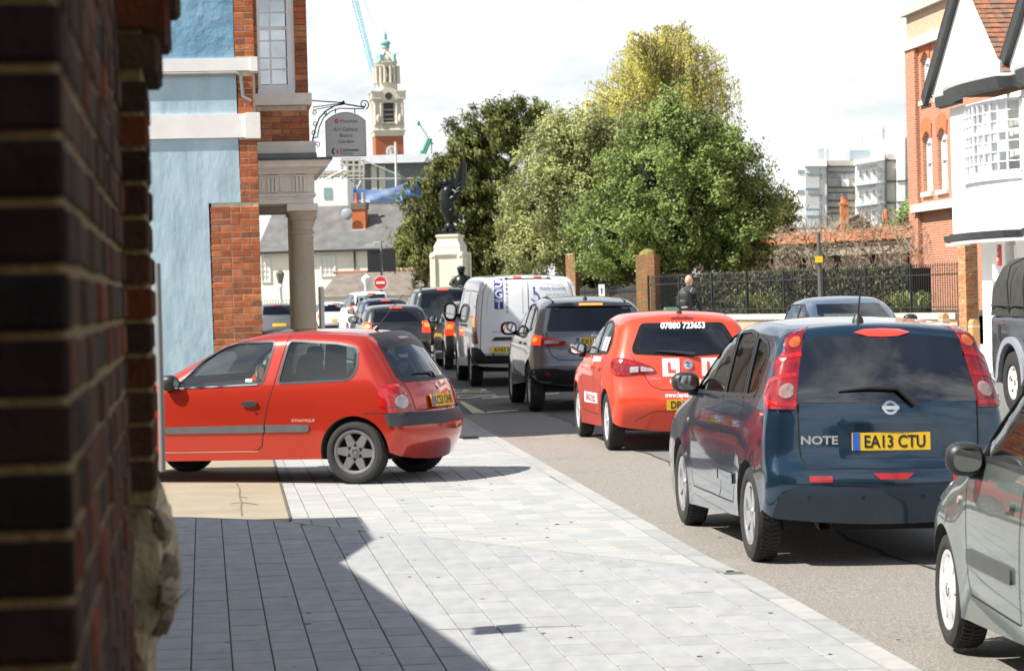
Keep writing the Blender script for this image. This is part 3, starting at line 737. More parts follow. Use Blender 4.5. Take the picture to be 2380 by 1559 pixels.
# ================================================================ houses, building site, town hall tower, cranes
class Px:
    """frontal frame at a depth: pixel -> local (x, z) metres"""
    def __init__(s, px0, Y, ang=0.0): s.f = Frame((px0 - CX) / F * Y, Y, ang); s.Y = Y; s.a = ang
    def x(s, px, py=600, off=0): return s.f.uv(px, py, off)[0]
    def z(s, py, px=None, off=0): return s.f.uv(px if px is not None else s.mid, py, off)[1]
    def p(s, px, py, off=0): a, b = s.f.uv(px, py, off); return (a, off, b)
slate_m = mat('slate', (.10, .10, .105), .7)
cream = mat('cream_wash', (.80, .77, .66), .85, var=.06, scale=1.2)
slate_old = mat('slate_old', (.125, .122, .118), .8, var=.3, scale=1.5, bump=.15, bscale=8, det=8, dirt=((.22, .20, .17), .5, .6))
tile_old = mat('tile_old', (.17, .145, .12), .85, var=.3, scale=2, bump=.15, bscale=8, det=8)
wgloss = MATS['white_gloss']
dk_pane = mat('dark_pane', (.03, .035, .045), .08, var=.3, scale=1.5, spec=.6)
def sash(parent, x0, x1, z0, z1, y, nx, nz, fr=.07, bar=.03, surround=None):
    """a sash window: frame with bars, single panes set back"""
    mb = MB()
    for (a, b, c, d) in ((x0 - fr, x0, z0 - fr, z1 + fr), (x1, x1 + fr, z0 - fr, z1 + fr), (x0, x1, z0 - fr, z0), (x0, x1, z1, z1 + fr)): mb.box(a, b, y - .06, y + .05, c, d)
    w = mb.build('window', wgloss, parent)
    mb = MB()
    for i in range(1, nx): x = x0 + (x1 - x0) * i / nx; mb.box(x - bar / 2, x + bar / 2, y - .025, y + .02, z0, z1)
    for i in range(1, nz):
        z = z0 + (z1 - z0) * i / nz; b = bar * (1.7 if i == nz // 2 else 1); mb.box(x0, x1, y - .03, y + .015, z - b / 2, z + b / 2)
    mb.build('glazing_bar', wgloss, w)
    mb = MB(); mb.box(x0, x1, y + .021, y + .03, z0, z1); mb.build('pane', dk_pane, w)
    return w
def ridge_house(name, label, P, xl, xr, ze, zr, depth, wallm, roofm, oh=.3, hipl=0, hipr=0, z0=-.3):
    t = thing(name, label, 'house', P.f.o, P.a)
    mb = MB(); mb.box(xl, xr, 0, depth, z0, ze); mb.build('wall', wallm, t)
    mb = MB(); ym = depth / 2
    V = [(xl - oh * .3, -oh, ze - .02), (xr + oh * .3, -oh, ze - .02), (xr + oh * .3, depth + oh, ze - .02), (xl - oh * .3, depth + oh, ze - .02), (xl + hipl, ym, zr), (xr - hipr, ym, zr)]
    mb.add(V, [(0, 1, 5, 4), (1, 2, 5), (2, 3, 4, 5), (3, 0, 4), (3, 2, 1, 0)]); r = mb.build('roof', roofm, t)
    return t, r
P = Px(800, 150, R(-9)); P.mid = 700
h, rf = ridge_house('cream_house', 'cream washed house with long grey slate roof behind the column', P, P.x(601), P.x(1010), P.z(583), P.z(478, 800, 3), 6.0, cream, slate_old, hipl=.3)
for (a, b, c, d) in ((608, 626, 602, 654), (747, 777, 597, 640)): sash(h, P.x(a), P.x(b), P.z(d, a), P.z(c, a), -.02, 3 if b - a > 25 else 2, 4)
mb = MB(); mb.box(P.x(600), P.x(1010), -.42, -.28, P.z(588), P.z(583)); mb.build('gutter', mat('gutter_black', (.02, .02, .02), .5), h)
mb = MB(); mb.tube([(P.x(825), -.1, P.z(586)), (P.x(825), -.1, P.z(640))], .05); mb.build('downpipe', MATS['gutter_black'], h)
mb = MB(); ya = 1.2; mb.box(P.x(818, 500, ya), P.x(849, 500, ya), ya, ya + .75, P.z(545, 830, ya), P.z(487, 830, ya)); ch = mb.build('chimney', orange_brick, rf)
mb = MB(); mb.box(P.x(816, 500, ya), P.x(851, 500, ya), ya - .06, ya + .81, P.z(487, 830, ya) + .001, P.z(472, 830, ya)); mb.build('chimney_cap', mat('cap_dark', (.16, .12, .09), .9), rf)
mb = MB(); mb.box(P.x(817, 500, ya), P.x(850, 500, ya), ya - .1, ya - .01, P.z(539, 830, ya), P.z(533, 830, ya)); mb.build('flashing', mat('lead_pale', (.5, .5, .5), .6), rf)
for px, mm, h_ in ((826, 'pot_orange', 24), (842, 'pot_grey', 26)):
    mb = MB(); x = P.x(px, 470, ya); z = P.z(472, 830, ya); mb.lathe([(.15, 0), (.12, .1), (.10, .5), (.13, .56), (.12, .6), (0, .6)], 12, (x, ya + .35, z)); mb.build('chimney_pot', mat(mm, (.45, .16, .07) if 'or' in mm else (.42, .38, .30), .9), rf, smooth=40)
mb = MB(); mb.lathe([(0, .04), (.2, .02), (.35, .1)], 14, (P.x(806, 500, .9), .8, P.z(498, 806, .9)), 'y'); mb.build('satellite_dish', mat('dish_grey', (.3, .32, .34), .5), rf, smooth=50)
P2 = Px(800, 141, R(-9)); P2.mid = 830
h2, r2 = ridge_house('low_house', 'low outbuilding with brown tiled roof below the cream house', P2, P2.x(742), P2.x(1015), P2.z(688), P2.z(632, 830, 2), 4.5, cream, tile_old, hipl=.55)
mb = MB()
for i in range(24): x = P2.x(752) + i * .4; mb.lathe([(.09, 0), (.09, .38)], 6, (x, 2.25, P2.z(632, 830, 2)), 'x')
mb.build('ridge_tiles', mat('ridge_red', (.42, .14, .07), .85), r2)
# lamp standard, railings and red door in front of the houses
P3 = Px(655, 128); P3.mid = 655
lp = thing('lamp_standard', 'white lamp standard with glazed lantern seen left of the porch column', 'street lamp', P3.f.o)
zl = P3.z(655)
mb = MB(); mb.lathe([(.16, 0), (.16, .5), (.10, .6), (.09, zl - .3), (.13, zl - .25), (.09, zl - .1), (0, zl - .1)], 10); mb.build('post', wgloss, lp, smooth=40)
mb = MB(); mb.lathe([(.10, zl - .1), (.13, zl), (.23, zl + .42), (.15, zl + .5), (.1, zl + .56), (.03, zl + .62), (0, zl + .66)], 6); mb.build('lantern', mat('lantern_green', (.12, .13, .07), .5), lp)
mb = MB(); mb.lathe([(.12, zl + .04), (.215, zl + .4)], 6); mb.build('lantern_glass', mat('lantern_glass', (.55, .55, .42), .2), lp)
P4 = Px(620, 132); P4.mid = 620
rl = thing('iron_railing', 'thin iron railing with curled tops in front of the cream house', 'railing', P4.f.o)
for i in range(16):
    x = P4.x(600) + i * .14; mb = MB(); mb.tube([(x, 0, -.2), (x, 0, P4.z(700))], .014, 5); mb.tube([(x - .04, 0, P4.z(700)), (x, 0, P4.z(700) + .08), (x + .04, 0, P4.z(700))], .012, 4); mb.build('bar', ik, rl)
mb = MB(); mb.tube([(P4.x(598), 0, P4.z(708)), (P4.x(648), 0, P4.z(708))], .015, 5); mb.tube([(P4.x(598), 0, P4.z(745)), (P4.x(648), 0, P4.z(745))], .015, 5); mb.build('rail', ik, rl)
P5 = Px(613, 151.3, R(-9)); P5.mid = 613
rd = thing('arched_door', 'dark door in a small red arch low on the cream house', 'door', P5.f.o, R(-9))
xa, xb, za, zb_ = P5.x(604), P5.x(622), -.2, P5.z(716)
arch = lambda a, b, z: [(a, za), (b, za), (b, z)] + [((a + b) / 2 + (b - a) / 2 * math.cos(k * math.pi / 8), z + (b - a) * .42 * math.sin(k * math.pi / 8)) for k in range(1, 8)] + [(a, z)]
mb = MB(); mb.prism(arch(xa, xb, zb_), -.2, .2); mb.build('arch', mat('red_arch', (.5, .12, .05), .8), rd)
mb = MB(); mb.prism(arch(xa + .09, xb - .09, zb_ - .02), -.22, -.19); mb.build('leaf', mat('door_black', (.02, .02, .02), .5), rd)
# white block behind and building site with scaffold
P6 = Px(780, 215); P6.mid = 780
wb = thing('white_block', 'plain white block beside the scaffolding', 'building', P6.f.o)
mb = MB(); mb.box(P6.x(690), P6.x(812), 0, 8, -.3, P6.z(416)); mb.build('wall', mat('white_wall', (.78, .78, .78), .8, var=.05), wb)
mb = MB(); mb.box(P6.x(757), P6.x(775), -.05, .02, P6.z(462), P6.z(436)); mb.build('shutter', mat('shutter_green', (.25, .36, .34), .6), wb)
P7 = Px(850, 235); P7.mid = 880
st_ = thing('grey_new_building', 'dark grey unfinished building with pale rounded roof edge', 'building', P7.f.o)
gm = mat('grey_cladding', (.13, .15, .155), .6, var=.08)
mb = MB(); mb.box(P7.x(812), P7.x(1040), 0, 10, -.3, P7.z(382)); mb.build('wall', gm, st_)
mb = MB(); xq_, xr_ = P7.x(845), P7.x(1040)
mb.prism([(xq_, P7.z(381)), (xr_, P7.z(381)), (xr_, P7.z(362)), (xq_ + .6, P7.z(362)), (xq_ + .1, P7.z(368))], -.9, 10); mb.build('roof_edge', mat('roof_pale', (.72, .74, .76), .4), st_)
mb = MB(); mb.box(P7.x(800), P7.x(868), -.8, 9, P7.z(374), P7.z(366)); mb.build('roof_slab', mat('slab_grey', (.4, .4, .4), .7), st_)
for a, b, c, d in ((903, 936, 398, 438), (822, 852, 384, 400), (838, 852, 412, 440)):
    mb = MB(); mb.box(P7.x(a), P7.x(b), -.04, .02, P7.z(d), P7.z(c)); w = mb.build('window', mat('win_grey', (.20, .27, .29), .2), st_)
    mb = MB(); mb.box(P7.x(a), P7.x(b), -.07, -.041, P7.z((c + d) / 2) - .05, P7.z((c + d) / 2) + .05); mb.build('glazing_bar', wgloss, w)
for a, b in ((868, 881), (886, 901)):
    mb = MB(); mb.box(P7.x(a), P7.x(b), -.06, .02, P7.z(445), P7.z(386)); mb.build('cladding_panel', mat('cream_panel', (.60, .56, .48), .8), st_)
P8 = Px(800, 226); P8.mid = 800
sc = thing('scaffolding', 'steel scaffolding with boards on the building site', 'scaffolding', P8.f.o)
stl = mat('scaffold_steel', (.46, .46, .40), .5, metal=.3)
k = 0
for px in (748, 757, 776, 800, 812, 827, 841, 850):
    for yo in (0, 1.3):
        mb = MB(); mb.tube([(P8.x(px), yo, P8.z(472)), (P8.x(px), yo, P8.z(368 if px > 795 else 395))], .06, 5); mb.build('standard', stl, sc)
for py, a, b in ((372, 795, 852), (383, 795, 852), (398, 746, 852), (409, 742, 852), (417, 742, 1000), (432, 746, 852), (448, 746, 850), (440, 746, 810)):
    for yo in (0, 1.3):
        mb = MB(); mb.tube([(P8.x(a), yo, P8.z(py, a)), (P8.x(b), yo, P8.z(py - (3 if b > 900 else 0), b))], .055, 5); mb.build('ledger', stl, sc)
for a, b, c, d in ((842, 372, 938, 412), (752, 465, 795, 410), (776, 470, 803, 400), (748, 420, 800, 395), (812, 470, 840, 420), (755, 440, 790, 470)):
    mb = MB(); mb.tube([P8.p(a, b, -.05), P8.p(c, d, -.05)], .07 if a == 842 else .05, 5); mb.build('brace', stl, sc)
mb = MB(); mb.tube([P8.p(921, 440, -.3), P8.p(919, 330, -.3)], .11, 6); mb.build('pole', mat('pole_pale', (.6, .6, .58), .5), sc)
for a, b, py in ((746, 800, 405), (800, 852, 408)):
    mb = MB(); mb.box(P8.x(a), P8.x(b), .05, 1.25, P8.z(py), P8.z(py - 3)); mb.build('scaffold_board', mat('board_wood', (.50, .38, .22), .9), sc)
mb = MB(); n_ = 16; top = [(806, 432), (830, 440), (860, 441), (890, 440), (915, 436), (935, 428), (952, 420), (968, 412), (978, 408)]; bot = [(806, 465), (830, 468), (860, 470), (890, 470), (915, 468), (935, 466), (952, 464), (968, 462), (978, 460)]
V = []
for i, (t, b) in enumerate(zip(top, bot)):
    for j in range(6):
        f_ = j / 5; V.append(P8.p(t[0], t[1] + (b[1] - t[1]) * f_, -.5 - .3 * math.sin(i * 1.7 + j) * f_))
mb.add(V, [(i * 6 + j, (i + 1) * 6 + j, (i + 1) * 6 + j + 1, i * 6 + j + 1) for i in range(8) for j in range(5)])
nt_ = mb.build('debris_netting', mat('net_blue', (.09, .24, .62), .7, var=.25, scale=.6, col2=(.33, .40, .50)), sc, smooth=60)
mb = MB(); mb.ell(P8.p(810, 448, -.6), (.35, .3, 1.1), 8, 6); mb.build('sheet_bundle', mat('net_blue', (0, 0, 0)), sc, smooth=60)

# ---- town hall tower
TY = 450.0
T_ = Px(914, TY, R(9)); T_.mid = 903
stone_t = mat('tower_stone', (.58, .545, .45), .85, var=.16, scale=.5, bump=.1, bscale=4, dirt=((.36, .34, .25), .45, .58))
tw = thing('clock_tower', 'tall ornate stone and red brick clock tower on the skyline', 'tower', (T_.f.o.x, TY, gz(TY)), R(9))
K = F / TY
tz = lambda py: (704 - py) / K + CAMZ - gz(TY)
w_ = lambda px: px / K / 1.14                                                   # apparent width of a square turned a little -> side
def sq(mb, w, z0, z1, **k): mb.box(-w / 2, w / 2, -w / 2, w / 2, z0, z1, **k)
def sqprof(mb, prof):
    V = []
    for w, z in prof: V += [(-w / 2, -w / 2, z), (w / 2, -w / 2, z), (w / 2, w / 2, z), (-w / 2, w / 2, z)]
    n = len(prof); mb.add(V, [(i * 4 + k, i * 4 + (k + 1) % 4, (i + 1) * 4 + (k + 1) % 4, (i + 1) * 4 + k) for i in range(n - 1) for k in range(4)] + [(3, 2, 1, 0), (4 * n - 4, 4 * n - 3, 4 * n - 2, 4 * n - 1)])
tb = brick_mat('tower_brick', [(.36, .12, .06), (.36, .12, .06)])
mb = MB(); sq(mb, w_(74), 0, tz(323)); mb.build('brick_shaft', tb, tw)
cl = MB(); cl.lathe([(0, 0), (1.02, 0), (1.02, .12), (.9, .12)], 24, (.35, -w_(74) / 2 - .1, tz(359)), 'y'); cl.lathe([(0, -.05), (.92, -.05), (.92, .05)], 24, (.35, -w_(74) / 2 - .14, tz(359)), 'y')
cf = cl.build('clock_face', mat('clock_white', (.75, .75, .72), .5), tw, smooth=30)
mb = MB()
for k in range(12):
    a = k * math.pi / 6; c_, s_ = math.cos(a), math.sin(a); cx_, cz_ = .35 + .75 * s_, tz(359) + .75 * c_
    mb.box(cx_ - .05, cx_ + .05, -w_(74) / 2 - .24, -w_(74) / 2 - .2, cz_ - .1, cz_ + .1)
mb.box(.33, .39, -w_(74) / 2 - .26, -w_(74) / 2 - .2, tz(359), tz(359) + .7); mb.box(.36, .8, -w_(74) / 2 - .26, -w_(74) / 2 - .2, tz(359) - .2, tz(359) - .1)
mb.build('clock_numerals', MATS['gutter_black'], cf)
mb = MB(); sqprof(mb, [(w_(76), tz(323)), (w_(80), tz(319)), (w_(80), tz(316)), (w_(86), tz(311)), (w_(86), tz(308)), (w_(80), tz(306))]); mb.build('cornice', stone_t, tw)
mb = MB(); sq(mb, w_(76), tz(306), tz(298)); mb.build('balcony_wall', stone_t, tw)
for i in range(8): mb = MB(); mb.box(-1.0 + i * .28, -.85 + i * .28, -w_(80) / 2, -w_(76) / 2 - .01, tz(304), tz(294)); mb.build('baluster', stone_t, tw)
mb = MB(); mb.box(-w_(80) / 2, w_(80) / 2, -w_(80) / 2 - .1, -w_(76) / 2 + .2, tz(294), tz(291)); mb.build('balcony_rail', stone_t, tw)
mb = MB(); sq(mb, w_(58), tz(298), tz(246)); mb.build('belfry_core', stone_t, tw)
for sx_ in (-1, 1):
    for sy_ in (-1, 1):
        o = w_(66) / 2 - .3
        mb = MB(); mb.box(sx_ * o - .75, sx_ * o + .75, sy_ * o - .75, sy_ * o + .75, tz(306), tz(246))
        for q in (-.5, .5): mb.lathe([(.3, tz(296)), (.24, tz(290)), (.24, tz(252)), (.34, tz(247))], 8, (sx_ * o + q, sy_ * (o + .8), 0))
        mb.ell((sx_ * o, sy_ * (o + 1.0), tz(283)), (.35, .3, .8), 8, 6); mb.build('corner_pier', stone_t, tw)
        mb = MB(); mb.box(sx_ * (o + .3) - .8, sx_ * (o + .3) + .8, sy_ * (o + .3) - .8, sy_ * (o + .3) + .8, tz(238), tz(219)); mb.box(sx_ * (o + .3) - .95, sx_ * (o + .3) + .95, sy_ * (o + .3) - .95, sy_ * (o + .3) + .95, tz(222), tz(218.5)); mb.build('corner_block', stone_t, tw)
mb = MB(); mb.box(-.78, .78, -w_(58) / 2 - .25, -w_(58) / 2 + .1, tz(294), tz(247)); lv = mb.build('belfry_opening', mat('louvre_dark', (.035, .035, .04), .7), tw)
for k in range(3): mb = MB(); z = tz(286 - k * 11); mb.box(-.78, .78, -w_(58) / 2 - .4, -w_(58) / 2 - .251, z, z + .25); mb.build('louvre', mat('louvre_grey', (.3, .29, .25), .8), lv)
for sx_ in (-1, 1): mb = MB(); mb.lathe([(.26, tz(297)), (.22, tz(290)), (.2, tz(250)), (.3, tz(246))], 8, (sx_ * 1.15, -w_(58) / 2 - .4, 0)); mb.build('column', stone_t, tw, smooth=40)
mb = MB(); sqprof(mb, [(w_(76), tz(246)), (w_(78), tz(243)), (w_(78), tz(240)), (w_(85), tz(236)), (w_(85), tz(233.5)), (w_(70), tz(233))]); mb.build('cornice_upper', stone_t, tw)
mb = MB(); mb.prism([(-1.6, tz(240))] + [(-1.6 * math.cos(k * math.pi / 10), tz(240) + 1.0 + 1.2 * math.sin(k * math.pi / 10)) for k in range(11)] + [(1.6, tz(240))], -w_(85) / 2 - .1, w_(85) / 2 + .1); pd = mb.build('pediment', stone_t, tw)
mb = MB(); mb.lathe([(0, 0), (.62, 0), (.62, .1)], 16, (0, -w_(85) / 2 - .2, tz(231)), 'y'); mb.build('oculus', MATS['louvre_dark'], pd)
oct_ = lambda mb, prof: mb.lathe(prof, 8, a0=math.pi / 8)
mb = MB(); oct_(mb, [(w_(66) / 2, tz(234)), (w_(66) / 2, tz(222)), (w_(60) / 2, tz(216)), (w_(60) / 2, tz(200)), (w_(64) / 2, tz(198)), (0, tz(198))]); mb.build('lantern_base', stone_t, tw)
for k in range(8):
    a = math.pi / 8 + k * math.pi / 4; r_ = w_(50) / 2; mb = MB()
    for da in (-.17, .17): mb.lathe([(.3, tz(199)), (.25, tz(196)), (.22, tz(164)), (.32, tz(160))], 8, (math.cos(a + da) * (r_ + .55), math.sin(a + da) * (r_ + .55), 0))
    mb.zprism([(math.cos(a + d) * q, math.sin(a + d) * q) for d, q in ((-.16, r_ + .2), (.16, r_ + .2), (.13, r_ - .5), (-.13, r_ - .5))], tz(199), tz(158)); mb.build('lantern_pier', stone_t, tw)
mb = MB(); oct_(mb, [(w_(50) / 2, tz(164)), (w_(54) / 2, tz(160)), (w_(58) / 2, tz(156)), (w_(64) / 2, tz(152)), (w_(64) / 2, tz(150)), (w_(48) / 2, tz(149)), (0, tz(149))]); mb.build('lantern_cornice', stone_t, tw)
for k in range(4):
    a = math.pi / 4 + k * math.pi / 2 + .1; c_, s_ = math.cos(a) * w_(52) / 2, math.sin(a) * w_(52) / 2
    mb = MB(); mb.lathe([(.45, tz(150)), (.4, tz(144)), (.3, tz(141)), (.35, tz(136)), (.2, tz(132)), (0, tz(131))], 8, (c_, s_, 0)); mb.tube([(c_, s_, tz(138)), (c_ + .6, s_, tz(133)), (c_ + .75, s_, tz(126))], .12, 5); mb.build('corner_figure', mat('verdigris', (.20, .42, .40), .7), tw, smooth=40)
    mb = MB(); mb.tube([(c_ * .8, s_ * .8, tz(149)), (c_ * .75, s_ * .75, tz(140)), (c_ * .5, s_ * .5, tz(134)), (c_ * .4, s_ * .4, tz(128))], .35, 6); mb.build('scroll', stone_t, tw)
mb = MB(); oct_(mb, [(w_(36) / 2, tz(149)), (w_(34) / 2, tz(140)), (w_(26) / 2, tz(133)), (w_(20) / 2, tz(126)), (w_(18) / 2, tz(120)), (w_(22) / 2, tz(118)), (w_(20) / 2, tz(115)), (0, tz(115))]); mb.build('spire_base', stone_t, tw)
mb = MB(); mb.lathe([(.75, tz(117)), (.7, tz(110)), (.95, tz(107)), (.9, tz(103)), (.5, tz(100)), (.35, tz(98)), (0, tz(98))], 10); mb.build('copper_cap', MATS['verdigris'], tw, smooth=40)
mb = MB(); mb.lathe([(.30, tz(98)), (.34, tz(93)), (.26, tz(88)), (.3, tz(85)), (.12, tz(83)), (.16, tz(81)), (.12, tz(79.5)), (0, tz(79))], 8); mb.tube([(.2, 0, tz(86)), (.5, 0, tz(82)), (.45, 0, tz(75))], .07, 5); mb.tube([(-.5, 0, tz(80)), (-.45, 0, tz(76)), (.3, 0, tz(76))], .05, 4); mb.build('top_statue', MATS['verdigris'], tw, smooth=50)
# ---- cranes
Pc = Px(860, 480); Pc.mid = 860
cr_ = thing('tower_crane', 'pale blue lattice crane jib rising behind the clock tower', 'crane', Pc.f.o)
cb_ = mat('crane_blue', (.34, .60, .72), .5)
A_, B_ = [((818, -60), (876, 235)), ((832, -60), (880, 200))], None
def lerp(a, b, t): return (a[0] + (b[0] - a[0]) * t, a[1] + (b[1] - a[1]) * t)
ch_ = [((802, -60), (878, 230), 0), ((815, -60), (880, 195), 0), ((809, -60), (880, 215), 1.5)]
for a, b, o in ch_: mb = MB(); mb.tube([Pc.p(*a, o), Pc.p(*b, o)], .10, 5); mb.build('jib_chord', cb_, cr_)
for i in range(40):
    for u_, v_ in ((0, 1), (1, 2), (2, 0)):
        a, b = ch_[u_], ch_[v_]; t0, t1 = i / 40, (i + 1) / 40
        mb = MB(); mb.tube([Pc.p(*lerp(a[0], a[1], t0), a[2]), Pc.p(*lerp(b[0], b[1], t1), b[2])], .055, 4); mb.build('lattice_bar', cb_, cr_)
mb = MB(); mb.tube([Pc.p(845, 0), Pc.p(888, 98), Pc.p(900, 130)], .05, 4); mb.build('cable', cb_, cr_)
mb = MB(); mb.box(Pc.x(878), Pc.x(890), 2.5, 4.5, 0, Pc.z(225)); mb.build('mast', cb_, cr_)
Pg = Px(990, 400); Pg.mid = 990
cg = thing('green_crane', 'small green crane boom rising beside the yew tree', 'crane', Pg.f.o)
gr_ = mat('crane_green', (.05, .30, .19), .5)
for a, b in (((979, 362), (996, 322)), ((985, 362), (1001, 322)), ((978, 352), (986, 356))): mb = MB(); mb.tube([Pg.p(*a), Pg.p(*b)], .28, 6); mb.build('boom', gr_, cg)
for i in range(6): mb = MB(); a = lerp((979, 362), (996, 322), i / 6); b = lerp((985, 362), (1001, 322), (i + 1) / 6); mb.tube([Pg.p(*a), Pg.p(*b)], .12, 4); mb.build('lattice_bar', gr_, cg)
mb = MB(); mb.tube([Pg.p(996, 322), Pg.p(976, 290)], .07, 4); mb.ell(Pg.p(973, 287), (.25, .2, .4), 6, 5); mb.build('tip', gr_, cg)
mb = MB(); mb.tube([Pg.p(982, 362), Pg.p(982, 420)], .3, 6); mb.tube([Pg.p(1001, 334), Pg.p(1009, 334)], .1, 4); mb.tube([Pg.p(1003, 322), Pg.p(1003, 400)], .08, 4); mb.build('mast', gr_, cg)

# ---- sign post with two sign backs and the no entry sign
Ps = Px(888, 118); Ps.mid = 888
sp = thing('sign_post', 'grey sign post carrying two black sign backs', 'sign post', Ps.f.o)
pk = mat('post_grey', (.18, .19, .19), .5)
mb = MB(); mb.tube([(0, 0, -.1), (Ps.x(886, 560), 0, Ps.z(560))], .05, 8); mb.build('post', pk, sp)
bk = mat('sign_back_black', (.012, .013, .013), .5)
for a, b, c, d in ((854, 884, 581, 632), (889, 920, 580, 631)): mb = MB(); mb.box(Ps.x(a), Ps.x(b), -.1, -.06, Ps.z(d), Ps.z(c)); mb.build('sign_back', bk, sp)
mb = MB(); mb.box(Ps.x(850), Ps.x(872), -.2, .15, Ps.z(573), Ps.z(566)); mb.tube([Ps.p(866, 565), Ps.p(886, 563)], .03); mb.build('lamp_head', mat('lamp_grey', (.40, .42, .40), .5), sp)
Pn = Px(888, 117); Pn.mid = 888
ne = thing('no_entry_sign', 'round red no entry sign with a white bar', 'sign', Pn.f.o)
mb = MB(); mb.lathe([(0, -.02), (.29, -.02), (.29, .02), (0, .02)], 28, (0, -.08, Pn.z(657)), 'y'); mb.build('disc', mat('sign_red2', (.62, .03, .03), .4), ne)
mb = MB(); mb.box(-.20, .20, -.115, -.101, Pn.z(657) - .05, Pn.z(657) + .05); mb.build('bar', MATS['white_paint'], ne)
mb = MB(); mb.lathe([(.29, -.02), (.315, -.02), (.315, .02), (.29, .02)], 28, (0, -.08, Pn.z(657)), 'y'); mb.build('rim', MATS['white_paint'], ne)
mb = MB(); mb.tube([(0, -.03, -.1), (0, -.03, Pn.z(650))], .04, 8); mb.build('post', pk, ne)
Pw = Px(855, 116); Pw.mid = 855
wl_ = thing('white_lamp_post', 'white ornamental post beside the no entry sign', 'post', Pw.f.o)
mb = MB(); mb.lathe([(.2, 0), (.2, .6), (.11, .7), (.1, Pw.z(660)), (.22, Pw.z(652)), (.22, Pw.z(645)), (.08, Pw.z(640)), (0, Pw.z(636))], 10); mb.build('post', wgloss, wl_, smooth=40)

# ---- war memorial
Pm = Px(1052, 130, R(-14)); Pm.mid = 1052
me_ = thing('war_memorial', 'pale stone memorial pedestal in front of the dark yew tree', 'memorial', Pm.f.o, R(-14))
mz_ = lambda py: Pm.z(py)
ms = mat('memorial_stone', (.66, .62, .50), .8, var=.08, scale=1.5, bump=.1, bscale=10)
mpx = 130 / F
mb = MB(); sqprof(mb, [(84 * mpx, -.3), (84 * mpx, mz_(672)), (68 * mpx, mz_(668)), (68 * mpx, mz_(600)), (70 * mpx, mz_(597)), (78 * mpx, mz_(592)), (78 * mpx, mz_(588)), (64 * mpx, mz_(585)), (62 * mpx, mz_(578)), (64 * mpx, mz_(574)), (50 * mpx, mz_(560)), (50 * mpx, mz_(554)), (55 * mpx, mz_(550)), (55 * mpx, mz_(546)), (44 * mpx, mz_(545))])
mb.build('pedestal', ms, me_)
for sx_ in (-1, 1):
    for sy_ in (-1, 1): mb = MB(); o = 66 * mpx / 2; mb.box(sx_ * o - .14, sx_ * o + .14, sy_ * o - .14, sy_ * o + .14, mz_(668), mz_(599)); mb.ell((sx_ * o, sy_ * o, mz_(596)), (.2, .2, .16), 8, 5); mb.build('corner_pilaster', ms, me_)
mb = MB(); o = 68 * mpx / 2; mb.box(-o - .04, -o - .005, -.28, .28, mz_(670), mz_(622)); mb.ell((-o - .05, 0, mz_(612)), (.12, .16, .3), 8, 6); mb.build('bronze_panel', mat('bronze_green', (.045, .055, .05), .5), me_)
brz = mat('bronze_dark', (.022, .026, .025), .35, metal=.7, var=.3, scale=6)
S0 = mz_(545) + .0
sv = thing('victory_statue', 'dark bronze winged Victory figure standing on a globe on the memorial', 'statue', (Pm.f.o.x, Pm.f.o.y, Pm.f.o.z + S0), R(-14))
mb = MB(); mm = mpx
def vp(px, py, y=0): return ((px - 1052) * mm, y, (545 - py) * mm)
mb.box(-.42, .42, -.42, .42, 0, .14); mb.ell(vp(1052, 528), (.27, .27, .27), 14, 10)
for k in range(6): a = k * 1.05; mb.ell((.3 * math.cos(a), .3 * math.sin(a), .2), (.14, .14, .1), 6, 4)
mb.build('globe_base', brz, sv, smooth=50)
mb = MB()
mb.tube([vp(1055, 518), vp(1055, 508), vp(1050, 492), vp(1047, 470), vp(1047, 455), vp(1050, 444), vp(1050, 436), vp(1048, 430)], [.16, .24, .34, .40, .33, .36, .30, .10], 14)
mb.tube([vp(1055, 512), vp(1066, 505), vp(1074, 502)], [.2, .13, .03], 8)
for (a, b, c) in ((1062, 462, .34), (1072, 450, .24), (1040, 465, .25), (1052, 478, .3), (1058, 490, .25)): mb.ell(vp(a, b, -.12), (c, .22, c * .5), 10, 6, rot=Matrix.Rotation(-.5, 3, 'Y'))
mb.tube([vp(1044, 440), vp(1036, 433, -.2), vp(1030, 418, -.3)], [.12, .09, .06], 8); mb.tube([vp(1056, 440), vp(1072, 448, -.2), vp(1082, 446, -.3)], [.13, .1, .06], 8)
mb.build('figure', brz, sv, smooth=60)
mb = MB(); mb.ell(vp(1046, 424), (.16, .18, .21), 12, 8); mb.ell(vp(1043, 421, .05), (.16, .16, .15), 10, 6); mb.build('head', brz, sv, smooth=60)
for pts, y in (([(1058, 446), (1063, 420), (1072, 395), (1083, 372), (1088, 370), (1093, 385), (1092, 408), (1090, 425), (1084, 438), (1076, 448), (1068, 455)], .25), ([(1052, 440), (1053, 415), (1049, 382), (1053, 390), (1060, 408), (1062, 425), (1060, 442)], .45)):
    mb = MB(); mb.prism([(vp(a, b)[0], vp(a, b)[2]) for a, b in pts], y, y + .07)
    for i in range(7):
        a = pts[0]; b = lerp(pts[min(3, len(pts) - 4)], pts[-2], i / 6); mb.tube([vp(*lerp(a, b, .3), y - .02), vp(*lerp(a, b, .95), y - .02)], [.05, .03], 5)
    mb.build('wing', brz, sv)
so_ = thing('soldier_statue', 'dark bronze seated figure at the foot of the memorial', 'statue', (Pm.f.o.x + .55, Pm.f.o.y - 1.05, Pm.f.o.z), R(-14))
mb = MB(); z1_ = mz_(672)
mb.tube([(0, 0, z1_ - 1.6), (0, 0, z1_ - .1), (0, 0, z1_ + .35), (.0, 0, z1_ + .62), (0, -.03, z1_ + .75)], [.5, .5, .42, .36, .1], 12)
